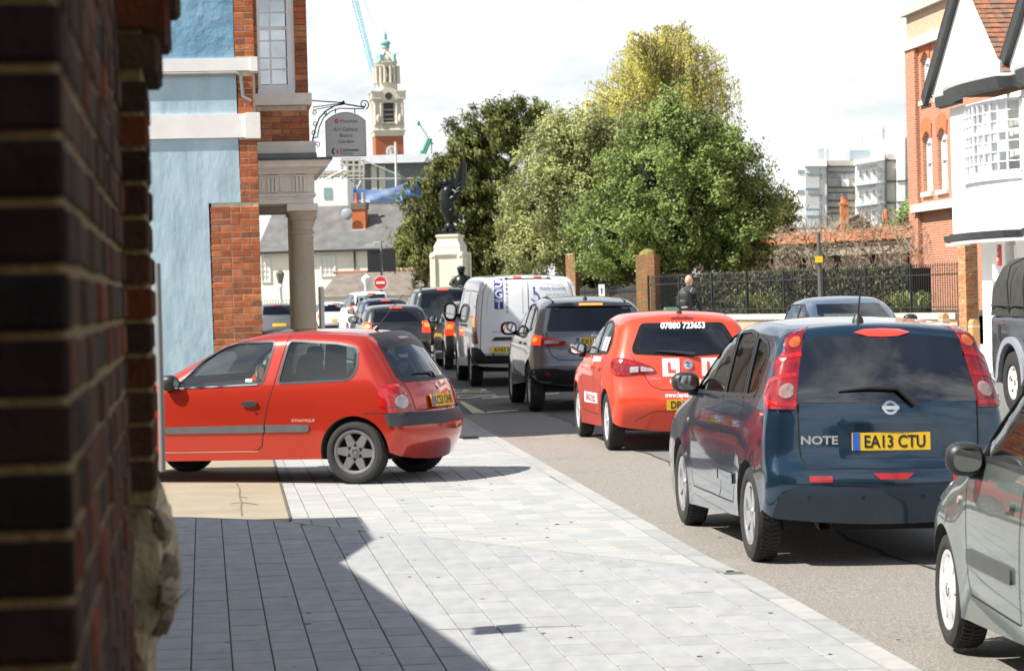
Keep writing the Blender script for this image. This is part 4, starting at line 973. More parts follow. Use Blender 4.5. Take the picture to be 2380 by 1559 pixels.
mb.tube([(-.3, 0, z1_ + .55), (-.5, -.15, z1_ + .25), (-.2, -.4, z1_ + .1)], [.16, .14, .09], 8); mb.tube([(.3, 0, z1_ + .55), (.52, -.12, z1_ + .2), (.15, -.4, z1_)], [.16, .14, .09], 8)
mb.ell((0, -.05, z1_ + .92), (.19, .2, .24), 12, 8); mb.ell((0, -.03, z1_ + 1.03), (.24, .25, .12), 12, 6); mb.build('figure', brz, so_, smooth=60)
# ================================================================ trees
def leaf_mat(name, ramp, rough=.5, spec=.5, trans=.25):
    if name in MATS: return MATS[name]
    m = bpy.data.materials.new(name); m.use_nodes = True; t = m.node_tree; n = t.nodes; l = t.links.new; b = n['Principled BSDF']
    ge = n.new('ShaderNodeNewGeometry'); rp = n.new('ShaderNodeValToRGB'); e = rp.color_ramp.elements
    while len(e) < len(ramp): e.new(.5)
    for i, c in enumerate(ramp): e[i].position = i / (len(ramp) - 1); e[i].color = (*c, 1)
    l(ge.outputs['Random Per Island'], rp.inputs[0]); nz = n.new('ShaderNodeTexNoise'); nz.inputs['Scale'].default_value = .9; nz.inputs['Detail'].default_value = 3; l(ge.outputs['Position'], nz.inputs['Vector'])
    mr = n.new('ShaderNodeMapRange'); mr.inputs[1].default_value, mr.inputs[2].default_value, mr.inputs[3].default_value, mr.inputs[4].default_value = .35, .65, .55, 1.5; l(nz.outputs[0], mr.inputs[0])
    hv = n.new('ShaderNodeHueSaturation'); l(mr.outputs[0], hv.inputs['Value']); l(rp.outputs[0], hv.inputs['Color']); l(hv.outputs[0], b.inputs['Base Color'])
    b.inputs['Roughness'].default_value = rough; b.inputs['Specular IOR Level'].default_value = spec
    tr = n.new('ShaderNodeBsdfTranslucent'); l(hv.outputs[0], tr.inputs[0]); ms = n.new('ShaderNodeMixShader'); ms.inputs[0].default_value = trans
    o = n['Material Output']; l(b.outputs[0], ms.inputs[1]); l(tr.outputs[0], ms.inputs[2]); l(ms.outputs[0], o.inputs[0])
    MATS[name] = m
    return m
def leaves(name, pts, nrm, size, m, parent, rs, ax=None, asp=.6):
    """one small folded diamond per point"""
    n = len(pts); v = rs.normal(size=(n, 3)) if ax is None else ax + rs.normal(size=(n, 3)) * .25
    nr = nrm + rs.normal(size=(n, 3)) * .55; nr /= np.linalg.norm(nr, axis=1)[:, None]
    t = v - (v * nr).sum(1)[:, None] * nr; t /= np.linalg.norm(t, axis=1)[:, None] + 1e-9; b = np.cross(nr, t)
    s = size * rs.uniform(.6, 1.3, n)[:, None]
    V = np.stack([pts - t * s, pts + b * s * asp + nr * s * .15, pts + t * s, pts - b * s * asp + nr * s * .15], 1).reshape(-1, 3)
    me = bpy.data.meshes.new(name); me.vertices.add(4 * n); me.loops.add(4 * n); me.polygons.add(n)
    me.vertices.foreach_set('co', V.ravel()); me.loops.foreach_set('vertex_index', np.arange(4 * n, dtype=np.int32))
    me.polygons.foreach_set('loop_start', np.arange(0, 4 * n, 4, dtype=np.int32)); me.materials.append(m); me.update(); me.validate()
    return link(name, me, parent)
def crown_points(rs, blobs, nclump, per, spread):
    """clumps near the surface of lumpy ellipsoids, leaves round each clump"""
    P = []; Nn = []
    w = np.array([b[1][0] * b[1][1] + b[1][0] * b[1][2] for b in blobs]); w = w / w.sum()
    for (c, r), k in zip(blobs, (w * nclump).astype(int)):
        d = rs.normal(size=(k, 3)); d /= np.linalg.norm(d, axis=1)[:, None]
        rad = rs.uniform(.35, 1.15, k) ** .6
        cc = np.array(c) + d * np.array(r) * rad[:, None]
        for i in range(k):
            m = int(per * rs.uniform(.5, 1.5)); q = rs.uniform(.55, 1.3); a = d[i] + rs.normal(size=3) * .45 + np.array((0, 0, .2)); a /= np.linalg.norm(a); g = rs.normal(size=(m, 3)) * spread * q * .62 + a * (rs.uniform(-.6, 1.4, m) * spread * q * 1.9)[:, None]
            P.append(cc[i] + g); nn = d[i] * .7 + np.array((0, -.15, .5)) + g / (spread * 2.0); Nn.append(nn)
    P = np.concatenate(P); Nn = np.concatenate(Nn); Nn /= np.linalg.norm(Nn, axis=1)[:, None]
    return P, Nn
bark = mat('bark', (.14, .115, .085), .9, var=.3, scale=6, bump=.3, bscale=12, stretch=(1, 1, .3))
def trunk(parent, base, top, r, limbs, seed, m=bark):
    rt = random.Random(seed); mb = MB(); b, t = Vector(base), Vector(top); pts = [b.lerp(t, k / 6) + Vector((rt.uniform(-.1, .1), rt.uniform(-.1, .1), 0)) * (0 if k == 0 else 1) for k in range(7)]
    mb.tube(pts, [r * (1.25 - .8 * k / 6) for k in range(7)], 8)
    for q in limbs:
        s = pts[rt.randint(2, 5)]; q = Vector(q); mid = s.lerp(q, .5) + Vector((rt.uniform(-.3, .3), rt.uniform(-.3, .3), rt.uniform(0, .5)))
        mb.tube([s, mid, q], [r * .4, r * .25, r * .06], 6)
    return mb.build('trunk', m, parent, smooth=60)
def ptree(name, label, px, Y, group=None): return thing(name, label, 'tree', ((px - CX) / F * Y, Y, gz(Y)))
rs = np.random.default_rng(4)
# yew behind the memorial: drooping sprays
Y_ = 139.0; k_ = F / Y_
yew = ptree('yew_tree', 'dark olive green yew tree behind the winged memorial statue', 1110, Y_)
def bl(px, py, rx, rz, ry, px0, Yd, dy=0): p = at(px, py, Yd); return ((p.x - (px0 - CX) / F * Yd, dy, p.z - gz(Yd)), (rx * Yd / F, ry, rz * Yd / F))
B = [bl(1140, 330, 85, 80, 2.2, 1110, Y_), bl(1210, 300, 50, 60, 1.8, 1110, Y_), bl(1080, 350, 48, 70, 1.8, 1110, Y_), bl(1040, 430, 60, 60, 2.0, 1110, Y_), bl(985, 500, 50, 80, 1.8, 1110, Y_), bl(1000, 590, 75, 60, 2.2, 1110, Y_), bl(1110, 470, 105, 120, 2.6, 1110, Y_), bl(1180, 550, 90, 110, 2.4, 1110, Y_), bl(960, 560, 38, 40, 1.5, 1110, Y_), bl(1110, 610, 110, 60, 2.2, 1110, Y_), bl(1020, 400, 22, 26, 1, 1110, Y_), bl(1165, 262, 30, 22, 1, 1110, Y_), bl(1245, 255, 26, 20, 1, 1110, Y_)]
ym = leaf_mat('yew_needles', [(0.075, 0.1, 0.022), (0.12, 0.135, 0.03), (0.18, 0.175, 0.036), (0.042, 0.065, 0.016), (0.15, 0.155, 0.036)], .6, .3, .2)
Pp, Nn = crown_points(rs, B, 1500, 44, .20)
leaves('crown', Pp, Nn, .15, ym, yew, rs, ax=np.tile(np.array((.35, -.25, -.75)), (len(Pp), 1)), asp=.28)
trunk(yew, (0, 0, -.2), (0, 0, 6), .4, [b[0] for b in B], 1)
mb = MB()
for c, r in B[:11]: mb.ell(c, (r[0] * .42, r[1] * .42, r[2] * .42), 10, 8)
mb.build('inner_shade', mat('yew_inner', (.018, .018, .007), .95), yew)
# holly and its paler neighbour, behind the gateway
Y_ = 84.0
hol = ptree('holly_tree', 'large dark green glossy leaved holly tree behind the railings', 1610, Y_)
B = [bl(1592, 325, 76, 66, 1.3, 1610, Y_), bl(1553, 248, 25, 50, .8, 1610, Y_), bl(1540, 400, 140, 110, 1.6, 1610, Y_), bl(1660, 420, 110, 120, 1.6, 1610, Y_), bl(1600, 520, 150, 90, 1.6, 1610, Y_), bl(1730, 520, 75, 80, 1.4, 1610, Y_), bl(1420, 530, 95, 75, 1.4, 1610, Y_, -.3), bl(1440, 605, 85, 36, 1.2, 1610, Y_, -.3), bl(1700, 590, 70, 40, 1.2, 1610, Y_), bl(1688, 350, 38, 55, 1.0, 1610, Y_), bl(1780, 470, 30, 45, .8, 1610, Y_), bl(1560, 590, 70, 35, 1, 1610, Y_)]
hm = leaf_mat('holly_leaves', [(0.149, 0.211, 0.053), (0.193, 0.26, 0.067), (0.121, 0.174, 0.045), (0.249, 0.313, 0.094), (0.169, 0.23, 0.059), (0.212, 0.267, 0.074)], .55, .28, .2)
Pp, Nn = crown_points(rs, B, 1500, 75, .19)
leaves('crown', Pp, Nn, .056, hm, hol, rs, asp=.6)
trunk(hol, (0, 0, -.2), (-.4, 0, 4.5), .22, [b[0] for b in B], 2)
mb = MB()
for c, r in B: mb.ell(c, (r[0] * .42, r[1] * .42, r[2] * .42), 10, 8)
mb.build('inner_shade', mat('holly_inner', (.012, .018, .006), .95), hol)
Y_ = 90.0
ole = ptree('olive_green_tree', 'paler olive green rounded tree between the yew and the holly', 1330, Y_)
B = [bl(1335, 318, 70, 55, 1.5, 1330, Y_), bl(1300, 380, 85, 90, 1.6, 1330, Y_), bl(1260, 480, 80, 100, 1.6, 1330, Y_), bl(1340, 480, 110, 110, 1.7, 1330, Y_), bl(1260, 590, 80, 50, 1.5, 1330, Y_), bl(1420, 345, 65, 62, 1.4, 1330, Y_), bl(1215, 540, 45, 70, 1.2, 1330, Y_), bl(1390, 420, 80, 90, 1.5, 1330, Y_), bl(1445, 320, 50, 42, 1.2, 1330, Y_), bl(1475, 395, 60, 80, 1.2, 1330, Y_)]
om = leaf_mat('olive_leaves', [(0.223, 0.262, 0.084), (0.327, 0.352, 0.132), (0.143, 0.196, 0.058), (0.432, 0.432, 0.196), (0.262, 0.289, 0.119), (0.379, 0.366, 0.143)], .58, .25, .25)
Pp, Nn = crown_points(rs, B, 1300, 64, .2)
leaves('crown', Pp, Nn, .056, om, ole, rs, asp=.55)
trunk(ole, (0, 0, -.2), (0, 0, 4.5), .2, [b[0] for b in B], 3)
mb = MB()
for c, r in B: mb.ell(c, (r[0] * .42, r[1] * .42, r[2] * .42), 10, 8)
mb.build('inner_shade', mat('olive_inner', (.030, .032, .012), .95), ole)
# young birch or willow behind, thin drooping twigs in yellow green
Y_ = 104.0
bir = ptree('birch_tree', 'tall yellow green birch with drooping fine twigs behind the holly', 1540, Y_)
bm_ = leaf_mat('birch_leaves', [(0.48, 0.46, 0.09), (0.6, 0.54, 0.11), (0.36, 0.39, 0.08), (0.66, 0.58, 0.13), (0.5, 0.5, 0.12)], .6, .3, .4)
rb2 = random.Random(9); tw_ = MB(); Pp = []
p0 = Vector((0, 0, 0)); wd_ = mat('birch_bark', (.33, .28, .18), .85, var=.3, scale=5)
def blp(px, py, dy=0): p = at(px, py, Y_); return Vector((p.x - (1540 - CX) / F * Y_, dy, p.z - gz(Y_)))
tw_.tube([Vector((0, 0, -.2)), blp(1530, 560), blp(1535, 420), blp(1540, 300), blp(1545, 200), blp(1550, 110)], [.2, .18, .15, .11, .07, .02], 8)
ends = []
for i in range(250):
    a = rb2.uniform(0, 1); px = rb2.uniform(1338, 1722)
    top_lim = 62 + ((px - 1552) / 185) ** 2 * 150
    py = top_lim + rb2.random() ** 1.4 * 270; dy = rb2.uniform(-2.4, 2.4)
    e = blp(px, py, dy); s0 = blp(1538, min(520, py + rb2.uniform(60, 190)), 0); mid = s0.lerp(e, .55) + Vector((0, 0, rb2.uniform(.2, .9)))
    tw_.tube([s0, mid, e], [.055, .035, .012], 5); ends.append((s0, mid, e))
for s0, mid, e in ends:
    for k in range(10):
        t = rb2.uniform(.35, 1.0); q = (mid.lerp(e, (t - .5) * 2) if t > .5 else s0.lerp(mid, t * 2))
        ln = rb2.uniform(.5, 1.7); dx, dy = rb2.uniform(-.45, .45), rb2.uniform(-.4, .4)
        pts = [q, q + Vector((dx * .7, dy * .7, .15)), q + Vector((dx, dy, -ln * .45)), q + Vector((dx * 1.15, dy * 1.1, -ln))]
        tw_.tube(pts, [.014, .011, .008, .005], 3, cap=False)
        for j in range(26):
            u = rb2.uniform(.15, 1); i0 = min(2, int(u * 3)); Pp.append(pts[i0].lerp(pts[i0 + 1], u * 3 - i0) + Vector((rb2.gauss(0, .07), rb2.gauss(0, .07), rb2.gauss(0, .06))))
tw_.build('trunk', wd_, bir, fix=False)
Pp = np.array([tuple(p) for p in Pp]); leaves('crown', Pp, np.tile(np.array((-.3, -.6, .5)), (len(Pp), 1)), .062, bm_, bir, rs, ax=np.tile(np.array((0, 0, -1.)), (len(Pp), 1)), asp=.42)
# small conifer right of the holly, green shrub by the tall red building
Y_ = 110.0
con = ptree('small_conifer', 'small olive conifer just right of the holly tree', 1815, Y_)
B = [bl(1815, 495, 28, 32, .8, 1815, Y_), bl(1800, 540, 45, 40, 1, 1815, Y_), bl(1828, 470, 14, 18, .5, 1815, Y_)]
Pp, Nn = crown_points(rs, B, 160, 36, .2); leaves('crown', Pp, Nn, .12, ym, con, rs, ax=np.tile(np.array((.2, 0, .9)), (len(Pp), 1)), asp=.28); trunk(con, (0, 0, -.2), (0, 0, 3.4), .15, [], 5)
shb = ptree('bright_shrub', 'bright green shrub top beside the red brick building', 2110, Y_)
B = [bl(2112, 520, 26, 40, 1, 2110, Y_), bl(2095, 545, 30, 25, 1, 2110, Y_)]
Pp, Nn = crown_points(rs, B, 120, 40, .16); leaves('crown', Pp, Nn, .08, leaf_mat('bright_leaves', [(.16, .24, .05), (.22, .30, .07), (.12, .19, .04)], .5, .4, .3), shb, rs); trunk(shb, (0, 0, -.2), (0, 0, 3.2), .1, [], 6)
# ================================================================ right side: tudor house, brick building, modern block, railings, garden
SA = math.atan2(-.994, .11)
TF = Frame(9.8, 57.0, SA)
tud = thing('tudor_house', 'white jettied gabled house with black trim and bow window at the right edge', 'house', TF.o, SA)
white_r = mat('white_render', (.82, .82, .80), .8, var=.05, scale=1.2, bump=.12, bscale=5)
black_t = mat('black_timber', (.030, .033, .034), .55, var=.3, scale=5)
tu = lambda px, py, off=0: TF.uv(px, py, off)
u0 = tu(2212, 420)[0]; UE = u0 + 16
zJ = tu(2235, 548)[1]; zE = tu(2240, 246)[1]
mb = MB(); mb.box(u0, UE, 0, 7, zJ, zE); mb.build('upper_wall', white_r, tud)
GS = .55                                                                         # ground floor set back under the jetty
mb = MB(); mb.box(u0 + .3, u0 + 2.05, GS, 7, -.1, zJ - .002); mb.box(u0 + 2.75, u0 + 3.35, GS, 7, -.1, zJ - .002); mb.box(u0 + 4.6, UE, GS, 7, -.1, zJ - .002); mb.box(u0 + 2.05, u0 + 4.6, GS + .25, 7, -.1, .9); mb.box(u0 + 2.05, u0 + 4.6, GS + .5, 7, .9, zJ - .002); mb.build('lower_wall', white_r, tud)
# mouldings: jetty and eaves, stepping in and out round the bow
def moulding(name, z, hgt, path, m, prof=((0, 0), (.07, .02), (.09, .10), (.15, .12), (.18, 1.0), (0, 1.0))):
    mb = MB(); V = []; n = len(prof)
    for (u_, o) in path:
        for d, h in prof: V.append((u_, -o - d, z + h * hgt))
    mb.add(V, [(i * n + k, (i + 1) * n + k, (i + 1) * n + (k + 1) % n, i * n + (k + 1) % n) for i in range(len(path) - 1) for k in range(n)] + [tuple(range(n)), tuple(range((len(path) - 1) * n, len(path) * n))]); mb.build(name, m, tud)
bowu0, bowu1 = tu(2240, 320, -.1)[0], tu(2358, 320, -.15)[0]
bow = [(bowu0 + (bowu1 - bowu0) * k / 12, .42 * math.sin(math.pi * k / 12) ** .6) for k in range(13)]
step = [(u0 - .15, 0), (bowu0 - .13, 0), (bowu0 - .05, .28)] + [(bowu0 + (bowu1 - bowu0) * k / 12, .30 + .16 * math.sin(math.pi * k / 12)) for k in range(13)] + [(bowu1 + .08, .28), (bowu1 + .14, 0), (bowu1 + 1.2, 0), (bowu1 + 1.28, .28), (bowu1 + 3.8, .4), (bowu1 + 3.9, 0), (UE, 0)]
moulding('jetty_moulding', zJ - .15, .16, step, black_t)
moulding('jetty_white', zJ - .22, .068, [(a, b - .03) for a, b in step], wgloss)
moulding('eaves_moulding', zE + .04, .24, [(a - (.25 if i == 0 else 0), b + .06) for i, (a, b) in enumerate(step)], black_t)
moulding('eaves_board', zE + .281, .07, [(a - (.3 if i == 0 else 0), b + .10) for i, (a, b) in enumerate(step)], wgloss)
# gables: the first ends at the far corner
zG = zE + .40
def gable(ul, ur, rise, first):
    um = (ul + ur) / 2; o = .12
    mb = MB(); mb.prism([(ul, zG), (ur, zG), (um, zG + rise)], -o, 0); mb.build('gable_face', white_r, tud)
    for a in (ul, ur):
        s = 1 if a == ul else -1
        d = Vector((um - a, rise)).normalized(); n_ = Vector((-d.y * s, d.x * s)) * 1.0
        q0 = Vector((a, zG)) - d * .35; q1 = Vector((um, zG + rise)) + d * .06
        bw_ = .02 if s == 1 else .205
        mb = MB(); mb.prism([tuple(q0 - n_ * (-bw_ if s == -1 else .02)), tuple(q0 + n_ * .24), tuple(q1 + n_ * .24), tuple(q1 - n_ * (-bw_ if s == -1 else .02))], -o - .13, -o - .02); mb.build('bargeboard', black_t, tud)
        # roof slope with courses of plain tiles behind the board
        rows = 22; ln = (q1 - q0).length
        for r_ in range(rows):
            p = q0 + d * (ln * r_ / rows); p2 = q0 + d * (ln * (r_ + 1) / rows + .05)
            if s == -1:
                cnt = 26; uu = -o - .16
                while uu < 4.6 and cnt:
                    wd2 = .165; t = MB(); lift = rb.uniform(.0, .012)
                    a1, a2 = p + n_ * (.285 + lift), p2 + n_ * (.265)
                    t.add([(a1.x, uu, a1.y), (a1.x, uu + wd2, a1.y), (a2.x, uu + wd2, a2.y), (a2.x, uu, a2.y), (a1.x - n_.x * .02, uu, a1.y - n_.y * .02), (a1.x - n_.x * .02, uu + wd2, a1.y - n_.y * .02), (a2.x - n_.x * .02, uu, a2.y - n_.y * .02), (a2.x - n_.x * .02, uu + wd2, a2.y - n_.y * .02)], [(0, 1, 2, 3), (4, 6, 7, 5), (0, 4, 5, 1), (0, 3, 6, 4), (1, 5, 7, 2), (2, 7, 6, 3)])
                    TILES.append((r_, uu, t)); uu += wd2 + .004; cnt -= 1
        mb = MB(); mb.prism([tuple(q0 + n_ * .241), tuple(q0 + n_ * .262), tuple(q1 + n_ * .262), tuple(q1 + n_ * .241)], -o - .14, 6.5); mb.build('roof', mat('roof_underlay', (.16, .09, .06), .9), tud)
rb = random.Random(21)
tile_m = mat('plain_tile', (0, 0, 0), .85, var=.3, scale=9, bump=.15, bscale=30, ramp=[(.20, .11, .07), (.30, .12, .06), (.15, .10, .075), (.36, .14, .065), (.18, .12, .09), (.24, .12, .075)])
TILES = []
gl, gr2 = tu(2178, 236)[0], tu(2349, 164)[0]
ga_, ra_ = tu(2254, -46)
gable(gl, gr2, ra_ - zG, True)
gable(gr2 + .1, gr2 + .1 + (gr2 - gl), ra_ - zG, False)
TL2 = [t for t in TILES[:0]]
first_n = len(TILES) // 2
vis_t = sorted(TILES[:first_n], key=lambda t: t[1])[:290]
ids = set(id(t) for t in vis_t); rest = MB()
for t in TILES:
    if id(t) in ids: t[2].build('roof_tile', tile_m, tud)
    else: rest.add(t[2].v, t[2].f)
rest.build('roof_tile', tile_m, tud, kind='stuff')
mb = MB(); mb.box(gr2 - .12, gr2 + .22, -.3, 3, zG - .02, zG + .25); mb.build('valley_lead', mat('lead_bright', (.55, .60, .64), .4), tud)
# bow window
zb0, zb1_ = tu(2300, 408)[1], tu(2300, 236)[1] - .1
curt = mat('net_curtain', (.78, .79, .78), .9, var=.12, scale=3, stretch=(8, 8, .5))
bw = MB(); n = 12; fr = []
for k in range(13):
    a, b = bow[k]; fr.append((a, b))
for k in range(0, 13):
    a, b = fr[k]; t = .055 if k in (0, 6, 12) else .022; bw.box(a - t / 2, a + t / 2, -b - .04, -b + .03, zb0, zb1_)
bo = bw.build('window', wgloss, tud)
bars = MB()
for r_ in range(0, 8):
    z = zb0 + (zb1_ - zb0) * r_ / 7; t = .06 if r_ in (0, 4, 7) else .022
    for k in range(12):
        (a, b), (c, d) = fr[k], fr[k + 1]; bars.add([(a, -b - .03, z - t / 2), (c, -d - .03, z - t / 2), (c, -d - .03, z + t / 2), (a, -b - .03, z + t / 2), (a, -b + .02, z - t / 2), (c, -d + .02, z - t / 2), (c, -d + .02, z + t / 2), (a, -b + .02, z + t / 2)], [(0, 1, 2, 3), (7, 6, 5, 4), (3, 2, 6, 7), (4, 5, 1, 0)])
bars.build('glazing_bar', wgloss, bo)
pm = glass('bow_pane', (.9, .93, .93), .25)
for k in range(12):
    (a, b), (c, d) = fr[k], fr[k + 1]
    for r_ in range(7):
        z, z2 = zb0 + (zb1_ - zb0) * r_ / 7 + .014, zb0 + (zb1_ - zb0) * (r_ + 1) / 7 - .014
        t = MB(); t.add([(a + .012, -b, z), (c - .012, -d, z), (c - .012, -d, z2), (a + .012, -b, z2)], [(0, 1, 2, 3)]); t.build('pane', pm, bo)
t = MB()
for k in range(12):
    (a, b), (c, d) = fr[k], fr[k + 1]; t.add([(a, -b * .8 + .1, zb0), (c, -d * .8 + .1, zb0), (c, -d * .8 + .1, zb1_), (a, -b * .8 + .1, zb1_)], [(0, 1, 2, 3)])
t.build('curtain', curt, bo)
mb = MB(); mb.zprism([(a, -b - .06) for a, b in fr] + [(bowu1, .05), (bowu0, .05)], zb0 - .16, zb0 - .031); mb.build('window_sill', wgloss, bo)
mb = MB(); mb.zprism([(a, -b * .97) for a, b in fr] + [(bowu1, .05), (bowu0, .05)], zJ + .01, zb0 - .161); mb.build('bow_apron', white_r, tud)
# ground floor: dark window, red pole, posts
mb = MB(); mb.box(u0 + 2.05, u0 + 2.75, GS + .28, GS + .4, .9, zJ - .3); mb.build('window', dk_pane, tud)
mb = MB(); mb.box(u0 + 2.0, u0 + 2.85, GS - .08, GS + .12, .82, .92); mb.build('window_sill', wgloss, tud)
mb = MB(); mb.box(u0 + 2.02, u0 + 2.1, GS - .02, GS + .2, .921, zJ - .262); mb.box(u0 + 2.72, u0 + 2.8, GS - .02, GS + .2, .921, zJ - .262); mb.build('window_frame', wgloss, tud)
rdp = MB(); ru, rz0 = tu(2325, 590, -.2)
rdp.box(ru - .07, ru + .07, -.25, -.19, rz0 - .25, zJ - .27); r0 = rdp.build('red_bracket', mat('red_paint', (.42, .03, .03), .5), tud)
for i in range(6): t = MB(); z = rz0 - .15 + i * .13; t.box(ru - .035, ru + .035, -.27, -.251, z, z + .07); t.build('bracket_slot', mat('pink_slot', (.7, .45, .4), .6), r0)
# ---- tall red brick building behind
BF = Frame(9.8 + 6.2, 57.0, SA)
bu = lambda px, py, off=0: BF.uv(px, py, off)
rbk = thing('red_brick_building', 'tall red brick building with arched white windows behind the tudor house', 'building', BF.o, SA)
def red_brick_tex(name, c1, c2, mort, sc):
    m = bpy.data.materials.new(name); m.use_nodes = True; t = m.node_tree; n = t.nodes; l = t.links.new; b = n['Principled BSDF']; b.inputs['Roughness'].default_value = .85
    tc = n.new('ShaderNodeTexCoord'); sp_ = n.new('ShaderNodeSeparateXYZ'); l(tc.outputs['Object'], sp_.inputs[0]); ad = n.new('ShaderNodeMath'); l(sp_.outputs[0], ad.inputs[0]); l(sp_.outputs[1], ad.inputs[1])
    cb = n.new('ShaderNodeCombineXYZ'); l(ad.outputs[0], cb.inputs[0]); l(sp_.outputs[2], cb.inputs[1])
    bt = n.new('ShaderNodeTexBrick'); bt.inputs['Scale'].default_value = sc; bt.inputs['Color1'].default_value = (*c1, 1); bt.inputs['Color2'].default_value = (*c2, 1); bt.inputs['Mortar'].default_value = (*mort, 1)
    bt.inputs['Mortar Size'].default_value = .012; bt.inputs['Brick Width'].default_value = .225; bt.inputs['Row Height'].default_value = .075; l(cb.outputs[0], bt.inputs['Vector'])
    l(bt.outputs[0], b.inputs['Base Color']); bp = n.new('ShaderNodeBump'); bp.inputs['Strength'].default_value = .5; bp.inputs['Distance'].default_value = .01; l(bt.outputs['Fac'], bp.inputs['Height']); bp.invert = True; l(bp.outputs[0], b.inputs['Normal'])
    MATS[name] = m
    return m
rbm = red_brick_tex('brick_red_wall', (.46, .15, .065), (.34, .10, .05), (.50, .38, .28), 1.0)
pbm = red_brick_tex('brick_pale_wall', (.50, .33, .20), (.42, .25, .15), (.55, .46, .36), 1.0)
b0 = bu(2117, 300)[0]; b1 = b0 + 17; zt = bu(2117, 38)[1]; zc = bu(2120, 118)[1]
cols = [((2143, 2158), (2180, 2198))]
def wpx(a, b, t, bt): return bu(a, (t + bt) / 2)[0], bu(b, (t + bt) / 2)[0], bu(a, bt)[1], bu(a, t)[1]
W_ = [wpx(2143, 2162, 128, 236), wpx(2181, 2198, 118, 236), wpx(2146, 2163, 312, 448), wpx(2180, 2196, 302, 440)]
# wall pieces round the window openings
ua, ub_, uc, ud_ = W_[0][0], W_[0][1], W_[1][0], W_[1][1]
ua = min(W_[0][0], W_[2][0]); ub_ = max(W_[0][1], W_[2][1]); uc = min(W_[1][0], W_[3][0]); ud_ = max(W_[1][1], W_[3][1])
z1a, z1b, z2a, z2b = W_[2][2], W_[2][3] + .1, W_[0][2], W_[0][3] + .1
mb = MB()
for (p, q) in ((b0, ua), (ub_, uc), (ud_, b1)): mb.box(p, q, 0, .4, -.1, zc)
for (p, q) in ((ua, ub_), (uc, ud_)):
    for (r_, s_) in ((-.1, z1a), (z1b, z2a), (z2b, zc)): mb.box(p, q, .001, .4, r_, s_)
mb.box(b0, b1, .41, 10, -.1, zc - .02)
mb.build('wall', rbm, rbk)
mb = MB(); mb.box(b0, b0 + 1.1, -.14, -.001, -.1, zc); mb.build('corner_pilaster', rbm, rbk)
mb = MB(); mb.box(b0 - .05, b1, -.05, 10, zc + .301, zt); mb.build('parapet', pbm, rbk)
mb = MB(); mb.box(b0 - .1, b1, -.2, 10, zc, zc + .30); mb.build('cornice', stucco, rbk)
mb = MB(); mb.box(b0 - .15, b1, -.25, 10.1, zt + .001, zt + .15); mb.build('coping', mat('coping_grey', (.42, .40, .36), .85), rbk)
for (p, q, r_, s_) in ((ua, ub_, z1a, z1b), (uc, ud_, z1a, z1b), (ua, ub_, z2a, z2b), (uc, ud_, z2a, z2b)):
    n_ = 8; arc = [(p + (q - p) * k / n_, s_ - .32 + .26 * math.sin(math.pi * k / n_)) for k in range(n_ + 1)]
    mb = MB(); mb.prism([(p, s_ + .001)] + arc + [(q, s_ + .001)], -.0, .2)
    mb.build('arch_infill', rbm, rbk)
    mb = MB(); mb.prism([(p - .12, s_ - .30), (q + .12, s_ - .30), (q + .25, s_ + .42), (p - .25, s_ + .42)][:0] or [(x, z + .02) for x, z in arc] + [(x + (x - (p + q) / 2) * .22, z + .5) for x, z in reversed(arc)], -.035, .0); mb.build('arch_lintel', mat('rubbed_brick', (.50, .15, .06), .85), rbk)
    mb = MB()
    for (a, b, c, d) in ((p, p + .08, r_, s_ - .1), (q - .08, q, r_, s_ - .1), (p + .08, q - .08, r_, r_ + .12), (p + .08, q - .08, (r_ + s_) / 2 - .06, (r_ + s_) / 2 + .06), ((p + q) / 2 - .02, (p + q) / 2 + .02, r_ + .12, s_ - .1), (p + .08, q - .08, s_ - .4, s_ - .1)): mb.box(a, b, .12, .2, c, d)
    w = mb.build('window', wgloss, rbk)
    mb = MB(); mb.box(p, q, .201, .22, r_, s_); mb.build('pane', mat('pale_pane', (.62, .66, .68), .15, var=.15, scale=2), w)
    mb = MB(); mb.box(p - .08, q + .08, -.1, .15, r_ - .14, r_ - .002); mb.build('window_sill', stucco, w)
mb = MB(); zq = bu(2150, 478)[1]; mb.box(b0 + .8, b1, -.3, -.0, zq - .2, zq + .05); mb.build('shop_cornice', stucco, rbk)
# ---- modern concrete block far behind
MP = Px(1990, 250); MP.mid = 1990
zf = lambda zx, zy: ((1850 + zx / 5.997) / 1.00840, (300 + zy / 5.997) / 1.00840)
mo = thing('modern_block', 'pale concrete office block with dark floor bands far behind the garden', 'building', MP.f.o)
pw_ = mat('panel_white', (.80, .80, .79), .7, var=.04); pg_ = mat('panel_beige', (.50, .47, .41), .8, var=.08, scale=.8); pt_ = mat('panel_aqua', (.50, .60, .60), .7); pgm = mat('panel_grey', (.48, .49, .48), .8); dkb = mat('band_dark', (.07, .08, .08), .6); pb_ = mat('panel_blue', (.34, .44, .52), .6); gw = mat('office_glass', (.28, .31, .32), .15, var=.3, scale=.7)
def mrect(name, x0, x1, yt, yb, off, m, dep=.4, parent=None, yt2=None, yb2=None):
    """zoom-pixel rectangle (optionally skewed top/bottom at its right end)"""
    yt2 = yt if yt2 is None else yt2; yb2 = yb if yb2 is None else yb2
    q = [MP.p(*zf(x0, yb), off), MP.p(*zf(x1, yb2), off), MP.p(*zf(x1, yt2), off), MP.p(*zf(x0, yt), off)]
    mb = MB(); mb.prism([(p[0], p[2]) for p in q], off, off + dep); return mb.build(name, m, parent or mo)
BB = 1400
mrect('wall', 105, 225, 570, BB, .5, pw_, 8, yt2=540)
mrect('wall', 228, 424, 540, BB, .1, pgm, 8)
mrect('parapet', 100, 530, 545, 490, -.1, pw_, 8.5) if 0 else None
mrect('wall', 426, 530, 545, BB, .3, pw_, 8)
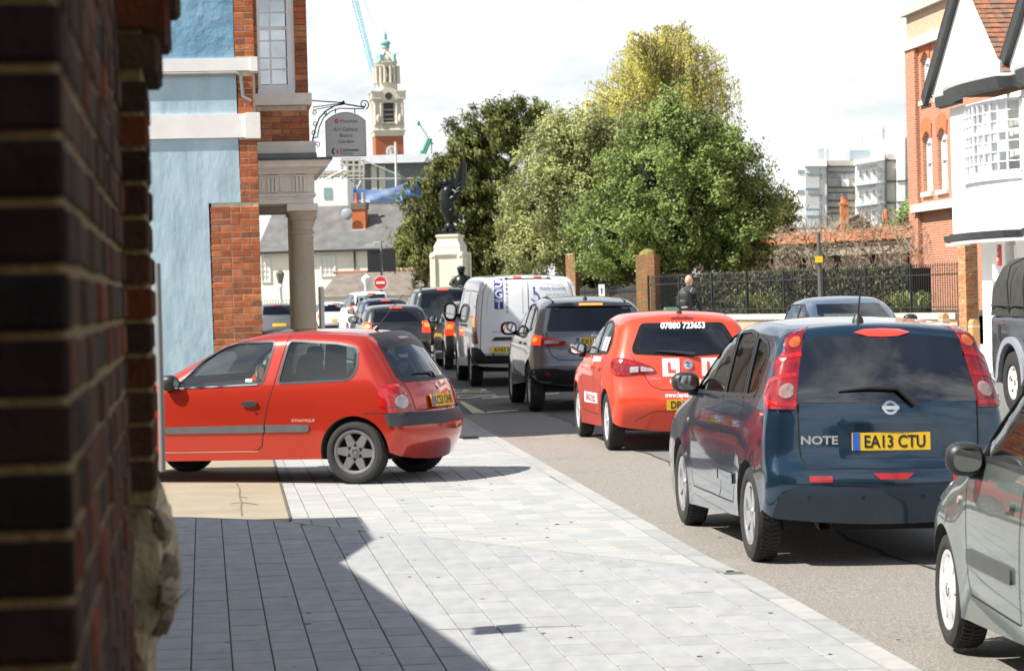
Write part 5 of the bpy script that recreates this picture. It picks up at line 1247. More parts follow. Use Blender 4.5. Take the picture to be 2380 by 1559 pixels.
mrect('parapet', 215, 530, 480, 540, -.2, pw_, 8, yt2=455)
mrect('wall', 540, 935, 455, BB, 1.0, pg_, 8)
mrect('wall', 940, 1240, 525, BB, .2, pw_, 8, yt2=455)
mrect('parapet', 930, 1345, 448, 522, .0, pw_, 8, yt2=365, yb2=450)
mrect('wall', 1240, 1350, 460, BB, .25, pw_, 8)
mrect('wall', 1372, 1512, 365, BB, .6, pg_, 8)
mrect('stair_tower', 1514, 1630, 155, BB, .0, pw_, 6, yt2=125)
mrect('stair_tower_side', 1632, 1790, 125, BB, .3, pgm, 6, yt2=165)
mrect('plant_room', 1285, 1490, 195, 372, 1.2, pw_, 5, yt2=150)
mrect('plant_room', 850, 1140, 310, 450, 2.5, mat('plant_grey', (.30, .36, .40), .6), 4)
for x in (530, 1350): mrect('column', x, x + (12 if x < 600 else 20), 460, BB, -.05, dkb, .5)
for y in (530, 612, 825, 900, 1010, 1110, 1190): mrect('floor_band', 542, 933, y, y + (16 if y in (612, 900, 1190) else 20), .8, dkb, .3)
for y in (445, 740, 1040): mrect('floor_band', 1372, 1510, y, y + 22, .45, dkb, .3)
for y in (740, 1035): mrect('floor_band', 1514, 1750, y + (5 if 0 else 0), y + 20, -.1, dkb, .2, yt2=y - 15, yb2=y + 5)
for y in (830, 1120): mrect('floor_band', 228, 424, y, y + 22, -.05, pb_, .3)
for y, y2 in ((800, 760), (1095, 1050)): mrect('floor_band', 940, 1350, y + 10, y + 22, .0, mat('band_green', (.26, .31, .31), .6), .3, yt2=y2, yb2=y2 + 12)
for k in range(3):
    yy = 545 + k * 290
    for i in range(6):
        x = 955 + i * 48; d = -i * 8; mrect('window', x, x + 36, yy + d + 5, yy + d + 35, .05, gw, .2)
    for i in range(3):
        x = 985 + i * 97; d = -i * 18; mrect('window', x, x + 18, yy + 80 + d, yy + 98 + d, .08, dkb, .2); mrect('window', x, x + 18, yy + 118 + d, yy + 136 + d, .08, dkb, .2)
    for j in range(2):
        for i in range(2): mrect('window', 1248 + i * 50, 1288 + i * 50, yy + 20 + j * 95 - 4, yy + 90 + j * 95 - 12, .1, gw, .2)
    for j in range(2): mrect('window', 442, 466, yy + 105 + j * 45, yy + 130 + j * 45, .15, gw, .2)
for (a, b, c, d) in ((552, 628, 632, 668), (552, 628, 680, 722), (640, 722, 632, 668), (640, 722, 680, 722), (736, 776, 635, 720), (784, 822, 635, 720), (834, 912, 632, 660), (834, 912, 672, 705), (552, 628, 915, 1005), (650, 726, 925, 955), (650, 726, 965, 1005), (742, 776, 920, 1000), (784, 822, 920, 1000), (260, 330, 865, 920), (345, 412, 865, 920), (120, 210, 870, 915), (120, 210, 590, 630)):
    off = .85 if a > 500 else (.0 if a > 220 else .4)
    w = mrect('window', a, b, c, d, off, gw, .25); mrect('window_frame', a - 8, b + 8, c - 8, d + 8, off + .06, wgloss, .05, w)
mrect('balcony', 736, 840, 722, 822, .5, pw_, .4)
mrect('aqua_panel', 235, 420, 545, 640, .0, pt_, .2); mrect('aqua_panel', 235, 420, 1150, 1230, .0, pt_, .2)
for x, y0_, y1_ in ((405, 280, 450), (430, 285, 450), (455, 275, 450), (480, 290, 450), (520, 285, 450), (545, 290, 450), (215, 460, 545), (1020, 130, 310), (1310, -10, 190), (1330, 10, 190), (1385, 95, 180), (1660, 0, 140)):
    mb = MB(); mb.tube([MP.p(*zf(x, y1_), 2), MP.p(*zf(x, y0_), 2)], .07, 4); mb.build('aerial', mat('aerial_grey', (.42, .46, .5), .5), mo)
# ---- small roofs with chimneys in front of the block
RP = Px(1980, 140); RP.mid = 1990
hr = thing('garden_house', 'low grey roofed house with an orange chimney behind the vine', 'house', RP.f.o)
gx = lambda px: RP.x(px, 500)
mb = MB(); mb.prism([(gx(1915), RP.z(560)), (gx(2060), RP.z(560)), (gx(2000), RP.z(497)), (gx(1955), RP.z(515))], 0, 5); mb.build('roof', tile_old, hr)
mb = MB(); mb.box(gx(1900), gx(2070), .2, 5, -.2, RP.z(560) + .05); mb.build('wall', cream, hr)
mb = MB(); mb.box(gx(1952), gx(1970), -.6, .0, RP.z(545), RP.z(476)); mb.box(gx(1950), gx(1973), -.65, .05, RP.z(476) + .001, RP.z(472)); mb.build('chimney', orange_brick, hr)
mb = MB(); mb.lathe([(.22, 0), (.18, .2), (.2, .35), (0, .35)], 10, (gx(1961), -.3, RP.z(472))); mb.build('chimney_pot', MATS['pot_orange'], hr)
mb = MB(); mb.lathe([(.18, 0), (.2, .5), (.13, .9), (0, 1.0)], 10, (gx(2057), -.2, RP.z(530))); mb.build('finial', MATS['pot_orange'], hr)

# ---- low wall, railings, gate piers
FR, FL = at(2236, 700, 62.0), at(1505, 700, 80.5)
f0, f1 = Vector((FR.x, FR.y)), Vector((FL.x, FL.y)); fl = (f1 - f0).length; fa = math.atan2(f1.y - f0.y, f1.x - f0.x)
ZG = gz(65)
railw = thing('low_wall', 'low brick wall with pale stone coping under the black railings', 'wall', (f0.x, f0.y, ZG), fa)
lwm = red_brick_tex('brick_low_wall', (.42, .20, .10), (.50, .30, .17), (.55, .45, .32), 1.0)
mb = MB(); mb.box(0, fl, -.14, .14, -.2, .64); mb.build('brickwork', lwm, railw)
n_ = int(fl / .95)
cpm = mat('coping_stone', (0, 0, 0), .85, var=.15, scale=4, ramp=[(.55, .53, .46), (.48, .46, .40), (.60, .58, .50)])
for i in range(n_): mb = MB(); mb.box(i * fl / n_ + .005, (i + 1) * fl / n_ - .005, -.2, .2, .641, .79); mb.build('coping_stone', cpm, railw)
fence = thing('iron_railings', 'row of black iron railings on the low wall in front of the garden', 'railings', (f0.x, f0.y, ZG), fa)
blk = mat('railing_black', (.014, .015, .016), .45)
bar = MB(); bar.tube([(0, 0, .80), (0, 0, 1.93)], .011, 5); bar.tube([(0, 0, 1.93), (0, 0, 1.97), (0, 0, 2.03)], [.011, .02, .002], 5); bmesh_ = bar.mesh('bar', blk)
nb_ = int((fl - .3) / .118)
for i in range(nb_): link('bar', bmesh_, fence, ((i + 1) * .118 + .1, 0, rb.uniform(-.01, .01)))
for z in (.92, 1.72): mb = MB(); mb.box(.05, fl - .05, -.022, .022, z, z + .03); mb.build('rail', blk, fence)
for i in range(9): mb = MB(); x = .1 + i * (fl - .2) / 8; mb.box(x - .025, x + .025, -.03, .03, .791, 2.02); mb.build('post', blk, fence)
pier_b = brick_mat('brick_pier', [(.46, .20, .09), (.52, .27, .13), (.38, .15, .075), (.55, .30, .16)])
pier_mossy = brick_mat('brick_pier_mossy', [(.26, .13, .06), (.20, .14, .05), (.32, .13, .06), (.18, .12, .055)])
def pier(name, label, X, Y, ang, w, h, m, parent_group=None, steps=None):
    t = thing(name, label, 'pier', (X, Y, ZG), ang, parent_group)
    mb = MB(); mb.box(-w / 2 + .012, w / 2 - .012, -w / 2 + .012, w / 2 - .012, -.2, h - .02); mb.build('mortar_core', gmort, t)
    z = 0; c = 0
    while z < h - .03:
        ww = w
        for face in range(4):
            k = 0; x = -ww / 2 + (0 if c % 2 else 0)
            while x < ww / 2 - .03:
                ln = min(.215 if (k + c) % 2 else .103, ww / 2 - x)
                if face in (0, 3):                                              # the two faces turned to the street
                    q = MB(Matrix.Rotation(-face * math.pi / 2, 4, 'Z')); q.cbox(x, x + ln, -ww / 2 + rb.uniform(-.004, .004), -ww / 2 + .05, z, z + .0635, .005); q.build('brick', m, t)
                x += ln + .01; k += 1
        z += .075; c += 1
    return t
def pier_at(name, label, px, Y, ang, w, ytop, m): p = at(px, 700, Y); h = at(px, ytop, Y).z - ZG; return pier(name, label, p.x, Y, ang, w, h, m)
pier_at('brick_pier', 'tall orange brick pier at the right end of the railings by the white house', 2252, 61.6, fa + math.pi, .36, 568, pier_b)
pg2 = pier_at('brick_pier', 'mossy brick gate pier behind the walking man, rounded top', 1508, 81.2, R(-20), .62, 594, pier_mossy)
pier_at('brick_pier', 'narrow brick gate pier beside the white van roof', 1336, 85.5, R(-38), .40, 588, pier_mossy)
mb = MB(); mb.lathe([(.31, 0), (.25, .12), (.1, .2), (0, .22)], 10, (0, 0, at(1508, 594, 81.2).z - ZG)); mb.build('pier_cap', mat('moss', (.20, .17, .05), .95), pg2)
gt = thing('garden_gate', 'dark wooden and iron garden gate between the two mossy piers', 'gate', (at(1350, 700, 85).x, 85.0, ZG), math.atan2(81.4 - 85, at(1488, 700, 81.4).x - at(1350, 700, 85).x))
gl_ = math.hypot(81.4 - 85, at(1488, 700, 81.4).x - at(1350, 700, 85).x); i = 0
while i * .17 < gl_: mb = MB(); x = i * .17; mb.box(x, x + .155, -.02, .02, .05, 1.72 + .05 * math.sin(i)); mb.build('gate_board', mat('gate_wood', (.035, .027, .02), .8, var=.4, scale=3), gt); i += 1
mb = MB(); mb.box(0, gl_, -.05, -.021, 1.55, 1.62); mb.box(0, gl_, -.05, -.021, .3, .37); mb.build('gate_rail', blk, gt)
nt = thing('white_notice', 'narrow white notice with a dark footprint mark beside the gate', 'sign', at(1399, 700, 78)[:2] + (ZG,) if 0 else (at(1399, 700, 78).x, 78, ZG))
z0n = at(1399, 692, 78).z - ZG; z1n = at(1399, 661, 78).z - ZG
mb = MB(); mb.box(-.09, .09, -.02, .02, z0n - .3, z1n); mb.build('plate', MATS['white_paint'], nt)
mb = MB(); mb.ell((0, -.022, z1n - .16), (.03, .004, .06), 8, 6); mb.ell((0, -.022, z1n - .26), (.025, .004, .04), 8, 6); mb.build('mark', MATS['sign_navy'], nt)
mb = MB(); mb.tube([(0, .04, -.1), (0, .04, z1n - .02)], .025); mb.build('post', blk, nt)
# ---- garden bed, plants, shade
gdn = MB(); nv = Vector((-math.sin(fa), math.cos(fa)))
if nv.y < 0: nv = -nv
q = [f0 + nv * .15, f1 + nv * .15, f1 + nv * 30, f0 + nv * 30]
gdn.add([(p.x, p.y, ZG + .70) for p in q], [(0, 1, 2, 3)]); gdn.build('garden_bed', mat('soil_dark', (.045, .038, .022), .95, var=.4, scale=2), kind='structure')
strap = leaf_mat('strap_leaves', [(.16, .20, .05), (.22, .24, .08), (.10, .15, .04), (.38, .36, .18)], .5, .4, .2)
def clump(name, label, px, Y, n, h, seed):
    r_ = random.Random(seed); p = at(px, 700, Y); t = thing(name, label, 'plant', (p.x, Y, ZG + .70), 0, 'strap leaved plants behind the railings'); mb = MB()
    for i in range(n):
        a = r_.uniform(0, math.tau); l = r_.uniform(.3, .8) * h; o = Vector((math.cos(a), math.sin(a), 0)); b = o * r_.uniform(0, .2); w = Vector((-o.y, o.x, 0)) * .022
        p1 = b + o * l * .15 + Vector((0, 0, l * .6)); p2 = b + o * l * .5 + Vector((0, 0, l * .85)); p3 = b + o * l * .9 + Vector((0, 0, l * .55))
        mb.add([b - w, b + w, p1 + w, p1 - w, p2 + w * .8, p2 - w * .8, p3], [(0, 1, 2, 3), (3, 2, 4, 5), (5, 4, 6)])
    mb.build('leaves', strap, t)
for i, (px, Y, n, h) in enumerate(((1745, 75.5, 60, 1.0), (1775, 75, 50, 1.2), (1800, 74.5, 50, .8), (1735, 76, 30, .7), (2105, 66.5, 60, 1.0), (2130, 66, 60, .9), (2090, 67, 40, .8))):
    clump('strap_leaf_plant', ['bright strap leaved clump behind the railings, leftmost', 'tallest spiky green clump behind the railings', 'low spiky clump just left of the parked blue car', 'small green clump at the left of the spiky plants', 'spiky green clump between the blue car and the right pier', 'yellowing spiky clump nearest the right pier', 'leafy clump right above the blue car roof'][i], px, Y, n, h, i)
ivy = leaf_mat('ivy_dark', [(.022, .030, .012), (.045, .055, .022), (.07, .07, .04), (.20, .19, .12)], .7, .2, .1)
hd = thing('dark_hedge', 'dark ivy hedge in shade behind the black railings', 'hedge', (f0.x, f0.y, ZG + .6), fa)
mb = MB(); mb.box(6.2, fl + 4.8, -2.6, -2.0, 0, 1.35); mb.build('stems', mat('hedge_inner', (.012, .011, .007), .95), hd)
n_ = 9000; Pp = np.stack([rs.uniform(6.0, fl + 4.6, n_), rs.uniform(-2.0, -1.75, n_), rs.uniform(.05, 1.45, n_)], 1); 
leaves('crown', Pp, np.tile(np.array((0, 1., .4)), (n_, 1)), .06, ivy, hd, rs)
gsx = Px(1420, 94); gsx.mid = 1420
gs_ = thing('evergreen_screen', 'dark evergreen bush filling the gap behind the garden gate', 'bush', gsx.f.o)
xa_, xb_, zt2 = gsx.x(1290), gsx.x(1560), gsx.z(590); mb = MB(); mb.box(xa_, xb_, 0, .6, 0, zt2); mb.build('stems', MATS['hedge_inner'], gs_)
Pp = np.stack([rs.uniform(xa_, xb_, n_), rs.uniform(-.3, 0, n_), rs.uniform(0, zt2 + .2, n_)], 1); leaves('crown', Pp, np.tile(np.array((0, -1., .4)), (n_, 1)), .06, ivy, gs_, rs)
# long tiled shelter with bare vine over it
W0, W1 = at(2236, 600, 82.0), at(1600, 600, 97.0)
s0_, s1_ = Vector((W1.x, W1.y)), Vector((W0.x, W0.y)); sl_ = (s1_ - s0_).length; sa_ = math.atan2(s1_.y - s0_.y, s1_.x - s0_.x)
shl = thing('garden_shelter', 'long garden shelter with orange tiled ridge and grey beam under the vine', 'shelter', (s0_.x, s0_.y, ZG), sa_)
zr_ = at(1900, 540, 90).z - ZG; ze_ = at(1900, 566, 90).z - ZG; zb_t = at(1900, 580, 90).z - ZG; zb_b = at(1900, 598, 90).z - ZG
for r_ in range(5):
    for i in range(int(sl_ / .42)):
        y_a, z_a = -.1 - r_ * .16, zr_ - (zr_ - ze_) * r_ / 5; mb = MB(); x = i * .42
        mb.add([(x, y_a, z_a + .02), (x + .40, y_a, z_a + .02), (x + .40, y_a - .19, z_a - (zr_ - ze_) / 5 - .01 + .03), (x, y_a - .19, z_a - (zr_ - ze_) / 5 - .01 + .03), (x, y_a - .19, z_a - (zr_ - ze_) / 5 - .03), (x + .4, y_a - .19, z_a - (zr_ - ze_) / 5 - .03)], [(0, 1, 2, 3), (3, 2, 5, 4)])
        mb.build('roof_tile', mat('orange_tile', (0, 0, 0), .85, var=.3, scale=5, ramp=[(.50, .17, .07), (.36, .13, .06), (.28, .13, .07), (.56, .22, .09)]), shl)
mb = MB(); mb.prism([(0, ze_ - .05), (sl_, ze_ - .05), (sl_, zr_), (0, zr_)], -.08, .12); mb.build('brickwork', lwm, shl)
mb = MB(); mb.box(0, sl_, -.75, -.35, zb_b, zb_t); mb.build('beam', mat('beam_grey', (.30, .26, .20), .9, var=.2, scale=2), shl)
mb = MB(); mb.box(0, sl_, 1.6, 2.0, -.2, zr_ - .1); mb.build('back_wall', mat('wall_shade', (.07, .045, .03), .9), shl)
for i in range(9): mb = MB(); x = i * sl_ / 8; mb.box(x - .15, x + .15, -.7, -.4, -.2, zb_b - .001); mb.build('post', mat('post_brown', (.10, .075, .05), .9), shl)
vine = thing('bare_vine', 'tangled leafless vine stems sprawling over the garden shelter', 'vine', (s0_.x, s0_.y, ZG), sa_)
rv = random.Random(17); mb = MB()
for i in range(620):
    x = rv.uniform(1.2, sl_ + 1); z = rv.gauss((zr_ + zb_b) / 2 - .15, .45); p = Vector((x, rv.uniform(-1.4, -.6), z)); d = Vector((rv.gauss(0, 1), rv.gauss(0, .25), rv.gauss(0, .6))).normalized(); pts = [p]
    for k in range(rv.randint(5, 10)):
        d = (d + Vector((rv.gauss(0, .55), rv.gauss(0, .2), rv.gauss(-.06, .5)))).normalized(); p = p + d * rv.uniform(.1, .26); pts.append(p.copy())
    w = rv.choice((.009, .012, .015, .024)); mb.tube(pts, [w * (1 - .6 * k / len(pts)) for k in range(len(pts))], 4, cap=False)
mb.build('stems', mat('vine_stem', (.25, .205, .145), .9, var=.4, scale=4), vine, fix=False)
mb = MB()
for i in range(260):
    x = rv.uniform(0, sl_); p = Vector((x, rv.uniform(-.6, .2), zr_ + rv.uniform(-.1, .1))); d = Vector((rv.gauss(0, .8), 0, rv.uniform(.3, 1))).normalized(); pts = [p]
    for k in range(rv.randint(3, 7)): d = (d + Vector((rv.gauss(0, .5), rv.gauss(0, .2), rv.gauss(-.08, .4)))).normalized(); p = p + d * rv.uniform(.08, .2); pts.append(p.copy())
    mb.tube(pts, .010, 3, cap=False)
mb.build('upper_twigs', MATS['vine_stem'], vine, fix=False)
# lamp column with yellow box, wooden bollards, bin
LP_ = at(1909, 700, 66.0)
lc = thing('lamp_column', 'slim dark lamp column with a small yellow box behind the railings', 'post', (LP_.x, 66.0, ZG))
zt_ = at(1909, 540, 66).z - ZG; zy = at(1909, 602, 66).z - ZG
mb = MB(); mb.tube([(0, 0, -.1), (-.02, 0, 1.6), (-.035, 0, zt_)], [.075, .06, .05], 10); mb.build('post', mat('column_grey', (.09, .09, .085), .5), lc, smooth=50)
mb = MB(); mb.box(-.14, .05, -.1, -.045, zy - .09, zy + .07); mb.build('yellow_box', mat('box_yellow', (.75, .52, .02), .5), lc)
wood = mat('bollard_wood', (.50, .27, .10), .7, var=.25, scale=5, stretch=(4, 4, .5))
for px, Y, yt, lb in ((2262, 52.0, 742, 'taller wooden bollard beside the white house wall'), (2193, 56.0, 728, 'shorter wooden bollard left of the brick pier')):
    p = at(px, 700, Y); h = at(px, yt, Y).z - gz(Y) - .1
    t = thing('wooden_bollard', lb, 'bollard', (p.x, Y, gz(Y) + .1), R(20), 'wooden bollards on the pavement'); mb = MB(); mb.box(-.085, .085, -.085, .085, -.1, h - .06); mb.prism([(-.085, h - .059), (.085, h - .059), (.04, h), (-.04, h)], -.085, .085); mb.build('post', wood, t)
    mb = MB(); mb.box(-.088, .088, -.088, .088, h - .16, h - .13); mb.build('band', mat('band_steel', (.5, .5, .5), .4), t)
p = at(1580, 700, 72)
bn = thing('green_bin', 'green plastic grit bin behind the walking man', 'bin', (p.x, 72.0, ZG))
hb = at(1580, 711, 72).z - ZG
mb = MB(); mb.prism([(-.34, 0), (.34, 0), (.40, hb - .12), (-.40, hb - .12)], -.3, .3); mb.build('body', mat('bin_green', (.03, .16, .09), .5), bn)
mb = MB(); mb.prism([(-.44, hb - .119), (.44, hb - .119), (.42, hb - .03), (-.42, hb - .03)], -.36, .36); mb.build('lid', mat('bin_lid', (.07, .24, .14), .5), bn)
# ================================================================ walking man with a rucksack
MY = 58.0; mp = at(1601, 700, MY)
man = thing('person', 'bald man in a dark jacket walking with a black rucksack', 'person', (mp.x, MY, gz(MY) + .1), R(62))
def skin_body(name, joints, edges, m, parent, lv=2):
    me = bpy.data.meshes.new(name); me.from_pydata([j[:3] for j in joints], edges, []); o = bpy.data.objects.new(name, me); C.objects.link(o)
    md = o.modifiers.new('s', 'SKIN'); o.modifiers.new('d', 'SUBSURF').levels = lv; md.use_smooth_shade = True
    for i, j in enumerate(joints): v = me.skin_vertices[0].data[i]; v.radius = (j[3], j[4] if len(j) > 4 else j[3]); v.use_root = (i == 0)
    dg = bpy.context.evaluated_depsgraph_get(); nm = bpy.data.meshes.new_from_object(o.evaluated_get(dg)); bpy.data.objects.remove(o)
    nm.materials.clear(); nm.materials.append(m); nm.polygons.foreach_set('use_smooth', [True] * len(nm.polygons)); return link(name, nm, parent)
# local: +x is the way he faces, y left
J = [(0, 0, .95, .16, .13), (0, 0, 1.15, .15, .12), (.0, 0, 1.33, .19, .13), (0, 0, 1.45, .14, .1), (.015, 0, 1.53, .06), (.03, 0, 1.60, .062),
     (0, .19, 1.41, .075), (-.04, .25, 1.14, .055), (.10, .24, .93, .042), (0, -.19, 1.41, .075), (.02, -.26, 1.14, .055), (.14, -.23, .94, .042),
     (0, .09, .90, .10), (.14, .10, .50, .075), (.10, .10, .10, .05), (.20, .10, .04, .045), (0, -.09, .90, .10), (-.04, -.10, .50, .075), (-.28, -.10, .14, .05), (-.20, -.10, .05, .045)]
E_ = [(0, 1), (1, 2), (2, 3), (3, 4), (4, 5), (3, 6), (6, 7), (7, 8), (3, 9), (9, 10), (10, 11), (0, 12), (12, 13), (13, 14), (14, 15), (0, 16), (16, 17), (17, 18), (18, 19)]
body = skin_body('body', J, E_, mat('jacket_dark', (.025, .027, .030), .8, var=.2, scale=8), man)
skin = mat('skin', (.62, .37, .27), .5, var=.06, scale=10)
mb = MB(); mb.ell((.035, 0, 1.68), (.105, .082, .118), 18, 14); mb.ell((.07, 0, 1.625), (.065, .06, .07), 12, 8); mb.ell((.138, 0, 1.665), (.022, .016, .024), 8, 6)
for s in (-1, 1): mb.ell((.02, s * .083, 1.665), (.022, .012, .034), 8, 6)
mb.ell((.128, 0, 1.627), (.008, .026, .006), 8, 5); mb.tube([(.02, 0, 1.50), (.03, 0, 1.62)], .058, 10)
hd_ = mb.build('head', skin, man, smooth=70)
mb = MB()
for s in (-1, 1): mb.ell((.122, s * .032, 1.69), (.012, .013, .008), 8, 5)
mb.build('eyes', mat('eye_dark', (.05, .04, .03), .3), hd_)
for (x, y, z) in ((.11, .24, .90), (.15, -.23, .91)):
    mb = MB(); mb.ell((x + .01, y, z - .04), (.035, .018, .05), 8, 6)
    for k in range(4): mb.tube([(x - .02 + k * .018, y, z - .07), (x - .01 + k * .018, y, z - .115), (x + .005 + k * .016, y - .005, z - .145 + abs(k - 1.5) * .006)], [.0085, .008, .006], 5)
    mb.tube([(x + .035, y, z - .03), (x + .06, y, z - .065), (x + .06, y, z - .09)], [.009, .008, .006], 5); mb.build('hand', skin, man, smooth=60)
bp_ = thing('rucksack', 'black rucksack on the back of the walking man', 'rucksack', (mp.x, MY, gz(MY) + .1), R(62))
bkm = mat('rucksack_black', (.018, .019, .022), .6, var=.3, scale=10)
mb = MB(); mb.ell((-.235, 0, 1.22), (.11, .16, .24), 16, 12, e=.6); mb.build('pack', bkm, bp_, smooth=60)
mb = MB(); mb.ell((-.345, 0, 1.13), (.05, .12, .12), 12, 8, e=.6); mb.build('pocket', bkm, bp_, smooth=60)
mb = MB(); mb.ell((-.36, -.05, 1.07), (.04, .09, .03), 10, 6, e=.6); mb.build('buckle', mat('grey_fabric', (.25, .26, .27), .7), bp_)
for s in (-1, 1): mb = MB(); mb.tube([(-.16, s * .10, 1.38), (-.05, s * .12, 1.50), (.08, s * .12, 1.46), (.14, s * .12, 1.3), (.05, s * .16, 1.12), (-.15, s * .15, 1.04)], .018, 6); mb.build('strap', mat('strap_grey', (.20, .21, .23), .7), bp_)
# ================================================================ vehicles
def spline(pts, n):
    """Catmull-Rom through pts, n samples evenly spaced"""
    P = [Vector(p) for p in pts]; P = [P[0] * 2 - P[1]] + P + [P[-1] * 2 - P[-2]]; out = []
    for i in range(1, len(P) - 2):
        a, b, c, d = P[i - 1:i + 3]
        for k in range(12):
            t = k / 12; out.append(.5 * ((2 * b) + (c - a) * t + (2 * a - 5 * b + 4 * c - d) * t * t + (3 * b - a - 3 * c + d) * t ** 3))
    out.append(P[-2]); s = [0]
    for a, b in zip(out, out[1:]): s.append(s[-1] + (b - a).length)
    res = []; j = 0
    for i in range(n):
        d = s[-1] * i / (n - 1)
        while j < len(s) - 2 and s[j + 1] < d: j += 1
        res.append(out[j].lerp(out[j + 1], (d - s[j]) / max(1e-9, s[j + 1] - s[j])))
    return res
def smooth01(a, b, x): t = max(0, min(1, (x - a) / (b - a))); return t * t * (3 - 2 * t)
rubber = mat('tyre_rubber', (.022, .021, .020), .85, var=.25, scale=12, bump=.1, bscale=60)
plastic = mat('black_plastic', (.020, .021, .022), .45, var=.15, scale=8)
gapm = mat('panel_gap', (.008, .008, .008), .8)
interior = mat('interior_dark', (.045, .05, .052), .85)
seatm = mat('seat_fabric', (.06, .064, .07), .9, var=.2)
silver_l = mat('letter_silver', (.40, .40, .41), .35, metal=.4)
chrome = mat('chrome', (.62, .63, .65), .12, metal=1.0, var=.05)
plate_y = mat('plate_yellow', (.80, .50, .02), .45, var=.04)
plate_b = mat('plate_blue', (.03, .12, .48), .4)
ink = mat('plate_ink', (.012, .012, .013), .5)
lamp_red = mat('lamp_red', (.40, .010, .010), .12, coat=1, var=.35, scale=14)
lamp_deep = mat('lamp_red_deep', (.22, .006, .008), .12, coat=1, var=.4, scale=16)
lamp_lit = mat('lamp_red_lit', (.85, .05, .015), .3, emit=.55, var=.25, scale=20)
lamp_or = mat('lamp_orange_lit', (1.0, .22, .03), .3, emit=.9, var=.2, scale=20)
lamp_amber = mat('lamp_amber', (.75, .22, .02), .15, coat=1, var=.3, scale=18)
lamp_clear = mat('lamp_clear', (.42, .38, .38), .12, coat=1, var=.3, scale=30)
whitep = MATS['white_paint']
g_clear = glass('glass_clear', (.80, .88, .86), .10)
g_tint = glass('glass_tinted', (.40, .47, .47), .10)
g_dark = glass('glass_privacy', (.03, .036, .04), .05)
mirror_m = mat('mirror_glass', (.8, .82, .84), .03, metal=1.0, var=.05)
alloy = mat('alloy_silver', (.55, .56, .57), .3, metal=.8, var=.1, scale=10)
cap_dark = mat('wheel_trim_dark', (.12, .12, .124), .5, var=.2, scale=10)
cap_silver = mat('wheel_trim_silver', (.60, .61, .62), .35, metal=.3, var=.1, scale=10)
def paint(name, col, metal=.35, rough=.32, dust=None):
    return mat(name, col, rough, metal=metal, var=.03, scale=3, coat=1.0, dirt=dust)
